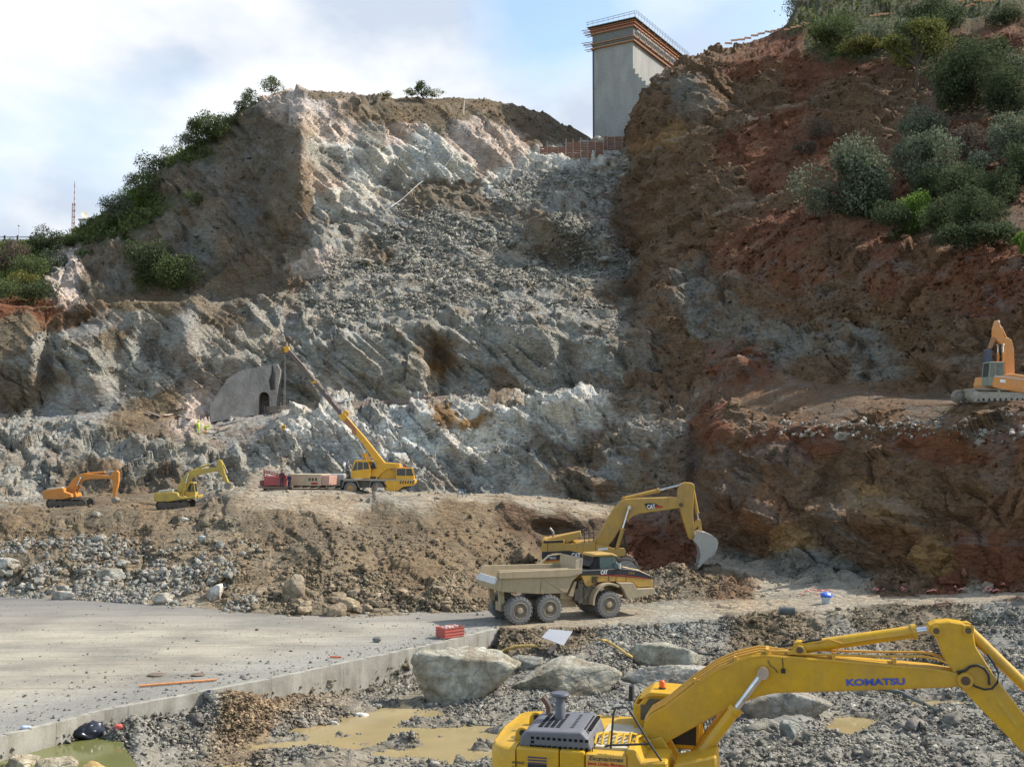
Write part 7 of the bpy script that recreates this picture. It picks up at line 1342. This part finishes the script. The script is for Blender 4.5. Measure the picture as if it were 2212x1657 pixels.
o = o.build('drain_pipe', plain('pipe_dark', (.09, .10, .10), .5)); o.location = P(1683, 1319, 72.5); o.rotation_euler = (math.radians(90), 0, math.radians(78)); tag(o, 'short wide dark plastic pipe lying on the rubble beside the haul road', 'pipe')
def bucket_blue():
    g = P(1785, 1311, 76.5); t = thing('tub', 'blue tub with a pale base standing at the edge of the haul road', 'tub', g); MB().lathe([(.26, -.35), (.33, .35)], (0, 0, .35), 'z', 20).build('tub_base', plain('tub_pale', (.42, .46, .47)), t); V, f = ico(3); V = V*(1+.5*fbm(V*2, 3, 4)[:, None])*np.array([.42, .3, .24]); o = npmesh('tub_bag', V, f, plain('bag_blue', (.06, .16, .68), .4)); o.location = (0, 0, .82); o.parent = t
bucket_blue()
tp = MB(); c = surf(1780, 1284, i_A-.5)
for k in range(26):
    u = rnd.choice([rnd.uniform(1730, 1800), rnd.uniform(1880, 1960), rnd.uniform(1990, 2090), rnd.uniform(2130, 2180)]); v = 1282+(u-1950)*-.03+rnd.uniform(-8, 6); q = surf(u, v, i_A-.5)-c+Vector((0, 0, .15)); a = rnd.uniform(0, 3); l = rnd.uniform(.15, .5)
    tp.tube([q, q+Vector((math.cos(a)*l, math.sin(a)*l*.5, .12)), q+Vector((math.cos(a)*l*2, math.sin(a)*l, 0))], [.02, .06, .03], 5)
o = tp.build('marker_tape', plain('tape_pink', (.75, .28, .24))); o.location = c; tag(o, 'scattered shreds of pink marker tape along the haul road verge', 'litter', kind='stuff')
p = surf(2112, 1245, i_A-.5)
# ------------------------------------------------------------ cables on the far faces
def cable(pts, r, m, label, r0=i_A+2):
    q = []
    for i in range(len(pts)-1):
        for k in range(5): s = k/5; q.append(surf(pts[i][0]*(1-s)+pts[i+1][0]*s, pts[i][1]*(1-s)+pts[i+1][1]*s, r0))
    q.append(surf(*pts[-1], r0))
    for it in range(6): q = [q[i]*.5+(q[max(i-1, 0)]+q[min(i+1, len(q)-1)])*.25 for i in range(len(q))]
    c = sum(q, Vector())/len(q); o = MB().tube([p-c+Vector((0, -1.1, .7)) for p in q], r*.6, 6).build('cable', m, None, smooth=True); o.location = c; return tag(o, label, 'cable')
CW = plain('cable_pale', (.55, .53, .5)); cable([(1003, 222), (1001, 250), (998, 290), (990, 320), (978, 345), (960, 370), (935, 395)], .11, CW, 'thin pale cable hanging down the lit rock face from the crest')
cable([(918, 398), (900, 412), (880, 432), (860, 448), (840, 460)], .12, CW, 'pale cable lying across the lower part of the lit rock face')
cable([(320, 870), (350, 850), (395, 826), (430, 808), (460, 785), (490, 765)], .13, plain('cable_dark', (.12, .12, .12)), 'dark pipe climbing the grey rock left of the tunnel wall')
# ------------------------------------------------------------ viaduct, mast, hut on the left skyline
def left_things():
    g = P(30, 520, 260); t = thing('viaduct', 'pale road viaduct with a steel guard rail at the left edge behind the bushes', 'viaduct', g)
    cg = plain('pale_concrete', (.45, .43, .38)); L = lambda u, v, d=260: P(u, v, d)-g
    a, b_ = L(-160, 528), L(78, 532); MB().box(a.x, b_.x, 0, 9, L(0, 545).z, L(0, 527).z).build('bridge_deck', plain('brown_concrete', (.33, .27, .2)), t)
    rl = MB(); rl.box(a.x, b_.x, -.1, .0, L(0, 524).z, L(0, 517).z); rl.box(a.x, b_.x, -.1, .0, L(0, 514).z, L(0, 511).z); rl.build('guard_rail', plain('rail_galvanised', (.62, .63, .63), .5), t)
    for u in (-60, -20, 10, 38, 66): q = L(u, 520); MB().box(q.x-.2, q.x+.2, -.15, .1, L(0, 530).z, L(0, 509).z).build('rail_post', plain('post_dark', (.07, .07, .07)), t)
    for u in (-120, 60): q = L(u, 520); MB().box(q.x-1, q.x+1, 2, 7, L(0, 640).z, L(0, 545).z).build('pier', cg, t)
    g = P(159, 500, 250); t = thing('radio_mast', 'slender red and white lattice radio mast on the left skyline', 'mast', g); z1 = P(159, 393, 250).z-g.z; ms = MB(); w = .3
    WHT = plain('mast_white', (.6, .55, .55)); rr_ = MB()
    for s in range(16):
        mb = MB(); z0_, z1_ = z1*s/16, z1*(s+1)/16
        if s < 9:
            for x, y in ((-w, -w), (w, -w), (0, w)): mb.cyl((x, y, z0_), (x, y, z1_), .09, n=4)
            mb.cyl((-w, -w, z0_), (w, -w, z1_), .05, n=4); mb.cyl((w, -w, z0_), (-w, -w, z1_), .05, n=4)
        else: mb.cyl((0, 0, z0_), (0, 0, z1_), .10, n=5)
        mb.box(-.04, .04, -.04, .04, z0_, z1_) if s < 9 else None; mb.build('mast_section', WHT if s % 2 else plain('mast_red', (.35, .16, .14)), t)
    g = P(188, 489, 232); t = thing('equipment_hut', 'white equipment hut with a satellite dish on its roof on the left skyline', 'hut', g); zz = P(188, 476, 232).z-g.z
    MB().box(-1.7, 1.9, 0, 3, -3, zz).build('hut_wall', plain('white_wall', (.66, .64, .60)), t); MB().box(-1.9, 2.1, -.2, 3.2, zz, zz+.25).build('hut_roof', plain('roof_brown', (.35, .25, .2)), t)
    d = MB().lathe([(.05, 0), (.45, .08), (.8, .28), (.82, .30), (.44, .14), (.05, .06)], (0, 0, 0), 'z', 20).build('satellite_dish', plain('dish_cream', (.62, .55, .42)), t); d.location = (-.8, 0, zz+1.0); d.rotation_euler = (math.radians(70), 0, math.radians(60))
    MB().cyl((-.8, .2, zz), (-.8, .2, zz+1), .07, n=6).build('dish_post', plain('post_dark', (.07, .07, .07)), t)
    g = P(40, 527, 258); o = MB().cyl((0, 0, 0), (0, 0, 4.2), .07, n=6).lathe([(.2, 4.2), (.28, 4.4), (.2, 4.6)], (0, 0, 0), 'z', 10).build('street_lamp', plain('lamp_white', (.6, .6, .6))); o.location = g; tag(o, 'small pale street lamp on the viaduct at the left edge', 'street lamp')
    g = P(167, 500, 247); fn = MB()
    for k in range(8): fn.cyl((k*.42, 0, -.6), (k*.42, 0, 1.5), .04, n=4)
    fn.cyl((0, 0, 1.4), (3, 0, 1.5), .03, n=4).cyl((0, 0, .6), (3, 0, .6), .03, n=4); o = fn.build('wire_fence', plain('wire_grey', (.5, .5, .5))); o.location = g; tag(o, 'low wire fence between the radio mast and the white hut', 'fence')
left_things()
# barrier segments on the crests
def barrier(pts, label, name='road_barrier', dd=0.0, sz=(1.5, .35)):
    t = thing(name, label, 'barrier', surf(*pts[0], i_A+5))
    for u, v in pts: q = surf(u, v, i_A+5)-t.location; o = MB().box(-sz[0]/2, sz[0]/2, -.1, .1, .3, .3+sz[1]).build('barrier_board', plain('board_orange', (.72, .38, .2)), t); o.location = q+Vector((0, -.3, .3)); o.rotation_euler = (0, rnd.uniform(-.15, .1), rnd.uniform(-.3, .3))
barrier([(1712-14*k, 68+1.3*k*1.6+k*k*.12) for k in range(-3, 11)], 'line of pale orange boards along the crest right of the pier')
barrier([(2072+9*k, 19-1.0*k) for k in range(9)], 'row of orange boards among the bushes at the top right', sz=(.9, .3)); barrier([(1882+10*k, 43-.8*k) for k in range(4)], 'short row of orange boards left of the round dark bush', sz=(.9, .3))
barrier([(60+9*k, 658) for k in range(6)], 'row of small red and white boards on the left terrace edge', sz=(.8, .35))
# ------------------------------------------------------------ trees and shrubs
LEAF = {}
def leafmat(name, c, c2, tr=.25):
    if name in LEAF: return LEAF[name]
    m, nt, b = mat_new(name, .9, 0, .08); at = nt.nodes.new('ShaderNodeAttribute'); at.attribute_name = 'Col'
    nt.links.new(at.outputs['Color'], b.inputs['Base Color']); ts = nt.nodes.new('ShaderNodeBsdfTranslucent'); nt.links.new(at.outputs['Color'], ts.inputs[0]); mx_ = nt.nodes.new('ShaderNodeMixShader'); mx_.inputs[0].default_value = .3; nt.links.new(b.outputs[0], mx_.inputs[1]); nt.links.new(ts.outputs[0], mx_.inputs[2]); nt.links.new(mx_.outputs[0], nt.nodes['Material Output'].inputs[0]); LEAF[name] = m; return m
LM = leafmat('leaf', None, None)
BARK = plain('bark', (.10, .075, .055), .9)
rx0 = lambda ru, y: ru*y/F
def tree(label, u, v, ru, rv, col, nleaf=1500, d=None, dens=1.0, leafs=None, name='olive_tree', cat='tree', group=None, trunk=True, seed=None, spars=0.0, cat2=None, shape=None, foot=None):
    b_ = surf(u, v+rv*.75, i_A+3); d = d or b_.y-1.2-rx0(ru, b_.y)*.5; ppm = F/d; rx, rz_ = ru/ppm, rv/ppm; c = P(u, v, d); base = Vector((c.x, c.y+.3, max(b_.z, c.z-rz_*1.1)-.3)) if b_.z > c.z-rz_*1.9 else Vector((c.x, c.y, c.z-rz_*1.1))
    r = np.random.default_rng(seed or int(u*7+v)); t = thing(name, label, cat, base, 0, group)
    cc = np.array(c-base); nb = max(6, int(9*dens)+int(rx*2)); nleaf = int(nleaf*2.0); lobes = []
    for k in range(nb):
        q = r.normal(0, 1, 3); q /= np.linalg.norm(q); q *= r.uniform(.45, .85); lobes.append((cc+q*np.array([rx, rx*.85, rz_]), r.uniform(.34, .58)))
    if shape:
        base = P(foot[0], foot[1], d); t.location = base; lobes = [(np.array(P(a, b, d+rnd.uniform(-1.5, 1.5))-base), e/ru) for a, b, e in shape]; nb = len(lobes); cc = np.mean([l[0] for l in lobes], axis=0); cc[0] = 0
    n = nleaf; li = r.integers(0, nb, n); u3 = r.normal(0, 1, (n, 3)); u3 /= np.linalg.norm(u3, axis=1, keepdims=True); rad = r.uniform(.35, 1, n)**.5
    lc = np.array([l[0] for l in lobes])[li]; lr = np.array([l[1] for l in lobes])[li]
    pos = lc+u3*(rad*lr)[:, None]*np.array([rx, rx*.85, rz_]); pos += r.normal(0, .06*rx, (n, 3))
    s = (leafs or max(.13, min(.2, rx*.045)))*r.uniform(.6, 1.5, n); a1 = r.normal(0, 1, (n, 3)); a1 /= np.linalg.norm(a1, axis=1, keepdims=True); a2 = np.cross(a1, u3+r.normal(0, .5, (n, 3))); a2 /= np.linalg.norm(a2, axis=1, keepdims=True)+1e-6
    quad = np.stack([pos-a1*s[:, None], pos+a2*s[:, None]*.55, pos+a1*s[:, None], pos-a2*s[:, None]*.55], 1)
    base_c = np.array(col)[None]*(r.uniform(.6, 1.45, (n, 1)))*r.uniform(.9, 1.1, (n, 3)); base_c *= (1+.35*fbm(pos*.9, 2, 7))[:, None]
    o = npmesh('crown' if trunk else 'foliage', quad.reshape(-1, 3), np.arange(4*n).reshape(-1, 4), LM, np.repeat(base_c, 4, 0)); o.parent = t
    mb = MB(); top = Vector(cc)
    if trunk: mb.tube([(0, 0, -.4), (rx*.04, 0, top.z*.35), (top.x*.7, 0, top.z*.75)], [max(.09, rx*.075), rx*.055, rx*.035], 7)
    for k in range(min(nb, 8)):
        l = Vector(lobes[k][0]); st_ = Vector((top.x*.5, 0, top.z*.5)) if trunk else Vector((0, 0, 0)); mb.tube([st_, st_.lerp(l, .5)+Vector((0, 0, -rz_*.05)), l], [rx*.035+.02, rx*.025+.01, .015] if not shape else [.22, .15, .05], 5)
    mb.build('trunk' if trunk else 'stem', BARK, t, smooth=True); return t
OL = (.165, .185, .12); DG = (.085, .105, .052); MG = (.12, .145, .06); BG = (.16, .24, .05); DRY = (.15, .12, .09); YG = (.19, .18, .055)
HILL = [ # u v ru rv colour leaves label
 (1772, 36, 62, 44, DG, 2600, 'wide dark tree at the top of the right hill, leftmost against the sky'), (1722, 12, 22, 16, OL, 500, 'small grey green shrub on the skyline left of the wide dark tree'), (1850, 20, 40, 30, MG, 1300, 'mid green shrub between the two dark trees at the top right'),
 (1935, 34, 48, 38, OL, 1700, 'loose olive green tree at the top centre of the right hill'), (2028, 30, 46, 34, DG, 2000, 'round dark bush near the top edge above the tall tree'), (2170, 30, 32, 24, DG, 1300, 'dark bush near the top right corner of the photo'),
 (1880, 70, 36, 22, OL, 900, 'low greyish shrub below the wide dark tree'), (1860, 96, 40, 12, YG, 700, 'low yellow green shrub band on the red slope'),
 
 (2100, 165, 82, 62, DG, 4200, 'largest dark evergreen clump on the right hill'), (2062, 130, 34, 40, OL, 1300, 'grey green tree between the tall yellowish one and the dark clump'), (2095, 108, 30, 20, DG, 800, 'small dark crown above the large evergreen clump'),
 (1985, 275, 48, 34, OL, 1900, 'silvery shrub below the dark clump, upper of the middle group'), (2020, 345, 56, 50, OL, 2900, 'broad silvery olive in the middle group of shrubs'), (2085, 310, 44, 30, DRY, 1300, 'thin greyish shrub right of the broad silvery olive'), (2120, 360, 34, 30, OL, 1000, 'small silvery shrub with stones below it on the right hill'),
 (1828, 392, 78, 66, OL, 5200, 'large silvery olive at the left of the shrubs on the red hill'), (1862, 440, 34, 34, DG, 1100, 'dark shrub tucked behind the large silvery olive'),
 (2188, 295, 54, 58, OL, 3000, 'big grey green tree cut by the right edge of the photo'), (1983, 455, 42, 38, BG, 2000, 'bright fresh green shrub below the middle group'), (2045, 470, 44, 40, DG, 1700, 'dark shrub right of the bright green one'), (2125, 462, 50, 52, DG, 2200, 'dark olive tree at the lower right of the shrubs'),
 (1930, 480, 40, 32, DG, 1100, 'low dark shrub left of the bright green one'), (2160, 400, 40, 44, DG, 1300, 'shaded shrub under the grey green tree at the right edge'), (2208, 525, 16, 20, BG, 400, 'small bright green shrub at the right edge above the red cut'), (1900, 460, 30, 24, DG, 700, 'small dark undergrowth right of the large silvery olive'), (2165, 195, 44, 50, DG, 2200, 'dark trees merging with the right side of the large evergreen clump'), (2055, 190, 40, 46, DG, 1800, 'dark trees under the grey green tree, left of the large evergreen clump'), (2088, 405, 52, 40, DG, 1800, 'dark leafy mass between the broad olive and the right edge tree'), (2185, 370, 40, 50, DG, 1800, 'dark bush cut by the right edge of the photo'), (1960, 330, 34, 34, OL, 1300, 'olive shrub left of the broad silvery olive'), (2140, 505, 50, 26, DG, 1200, 'dark scrub along the brink of the red cut'), (2150, 105, 34, 26, DG, 1300, 'dark bush between the large evergreen clump and the top right corner'), (2196, 150, 26, 34, OL, 1100, 'grey green bush at the right edge beside the large evergreen clump'), (2204, 225, 26, 30, DG, 1100, 'dark bush at the right edge above the big grey green tree'), (1895, 425, 34, 34, DG, 1200, 'dark shrub between the large silvery olive and the bright green shrub'), (1800, 62, 50, 24, MG, 1500, 'green scrub under the wide dark tree on the hilltop'), (1990, 62, 40, 26, MG, 1400, 'mid green bush behind the yellowish tall tree'), (2010, 400, 46, 26, DG, 1200, 'dark undergrowth below the broad silvery olive'), (2065, 520, 40, 26, DG, 900, 'lowest dark shrub above the red cut')]
for (u, v, ru, rv, co, n, lb) in HILL: tree(lb, u, v, ru*1.22, rv*1.18, co, int(n*1.3), trunk=True, name='hillside_tree' if rv > 30 else 'shrub', cat='tree' if rv > 30 else 'shrub')
for (u, v, ru, rv, lb) in ((1768, 272, 36, 28, 'round dry leafless shrub on the red slope, larger of the pair'), (1739, 317, 24, 13, 'small dry leafless shrub below the larger dry one')):
    tree(lb, u, v, ru, rv, DRY, 1500, leafs=.09, trunk=False, name='dry_shrub', cat='shrub')
LEFT = [(587, 190, 22, 14, MG, 600, 'bush on the very top of the left ridge'), (542, 214, 18, 13, MG, 500, 'bush just below the top of the left ridge'), (524, 232, 18, 14, DG, 500, 'dark bush third from the top of the left ridge'), (492, 262, 22, 14, MG, 500, 'low bush on the ridge above the tree group'),
 (452, 280, 36, 24, MG, 1500, 'broad tree on the left ridge, highest of the tree group'), (422, 303, 30, 22, OL, 1100, 'grey green tree left of the broad ridge tree'), (376, 340, 28, 18, OL, 800, 'silvery bush halfway down the left ridge'), (342, 368, 36, 26, DG, 1500, 'dark tree halfway down the left ridge'), (308, 402, 30, 24, MG, 1200, 'mid green tree below the dark ridge tree'), (288, 430, 24, 22, BG, 800, 'fresh green bush on the lower left ridge'), (253, 450, 30, 24, OL, 1100, 'olive bush above the white hut'),
 (232, 484, 18, 12, MG, 800, 'bush beside the white equipment hut'), (100, 522, 32, 24, DG, 1400, 'round dark bush beside the end of the viaduct'), (146, 522, 22, 11, MG, 800, 'low bush below the radio mast'), (26, 556, 34, 28, DRY, 1100, 'brownish bare bush under the viaduct at the left edge'), (70, 580, 36, 22, MG, 900, 'mid green bush in the left hollow, upper one'), (120, 565, 30, 16, OL, 700, 'olive bush under the radio mast slope'), (20, 628, 30, 20, MG, 800, 'green bush at the left edge above the terrace'), (85, 630, 34, 20, DG, 900, 'dark bush above the left terrace edge'), (50, 605, 26, 14, YG, 500, 'yellow green bush in the left hollow'),
 (325, 566, 44, 32, DG, 1700, 'dark green bush in the brown rock bowl, upper left of the pair'), (378, 588, 44, 26, MG, 1500, 'green bush in the brown rock bowl, lower right of the pair'), (418, 432, 22, 11, MG, 500, 'small bush on a ledge of the dark left wall'), (912, 197, 15, 14, DG, 600, 'small round bush on the middle of the crest'), (890, 204, 14, 7, YG, 250, 'low tuft left of the round crest bush'), (940, 206, 18, 6, YG, 250, 'low tuft right of the round crest bush'), (835, 209, 16, 4, YG, 200, 'low tuft on the crest further left')]
for (u, v, ru, rv, co, n, lb) in LEFT: tree(lb, u, v-4, ru*1.25, rv*1.3, co, int(n*1.3), trunk=rv > 15, name='ridge_tree' if rv > 21 else 'bush', cat='tree' if rv > 21 else 'bush')
tree('tall open branched tree with yellowish crown and dark bare trunk at the upper right', 1985, 105, 62, 56, (.16, .165, .05), 2600, name='tall_tree', shape=[(2010, 72, 34), (2036, 94, 26), (1984, 58, 20), (1942, 98, 24), (1922, 92, 15), (1952, 124, 22), (2002, 112, 20), (2022, 60, 20)], foot=(1980, 198))
# grass and low scrub on the green slopes
gm_ = ((A[:, 1] > A[:, 0]*1.02) & (ri > i_A+4) & (ri <= i_M+.3)); ix = pick(gm_, gm_*1.0, 26000); r = np.random.default_rng(9); n = len(ix); p0 = G3.reshape(-1, 3)[ix]+r.normal(0, .5, (n, 3))*np.array([1, 1, .1])
s = r.uniform(.2, .6, n); a = r.normal(0, 1, (n, 3)); a[:, 2] = np.abs(a[:, 2])+.6; a /= np.linalg.norm(a, axis=1, keepdims=True); bq = np.cross(a, r.normal(0, 1, (n, 3))); bq /= np.linalg.norm(bq, axis=1, keepdims=True)
quad = np.stack([p0-bq*(s*.3)[:, None], p0+bq*(s*.3)[:, None], p0+a*s[:, None]*1.2+bq*(s*.2)[:, None], p0+a*s[:, None]*1.2-bq*(s*.2)[:, None]], 1); gc = np.array([[.10, .125, .04]])*r.uniform(.6, 1.6, (n, 1))*r.uniform(.85, 1.15, (n, 3))
tag(npmesh('grass', quad.reshape(-1, 3), np.arange(4*n).reshape(-1, 4), LM, np.repeat(gc, 4, 0)), 'short rough grass and scrub on the upper slopes', 'grass', kind='stuff')
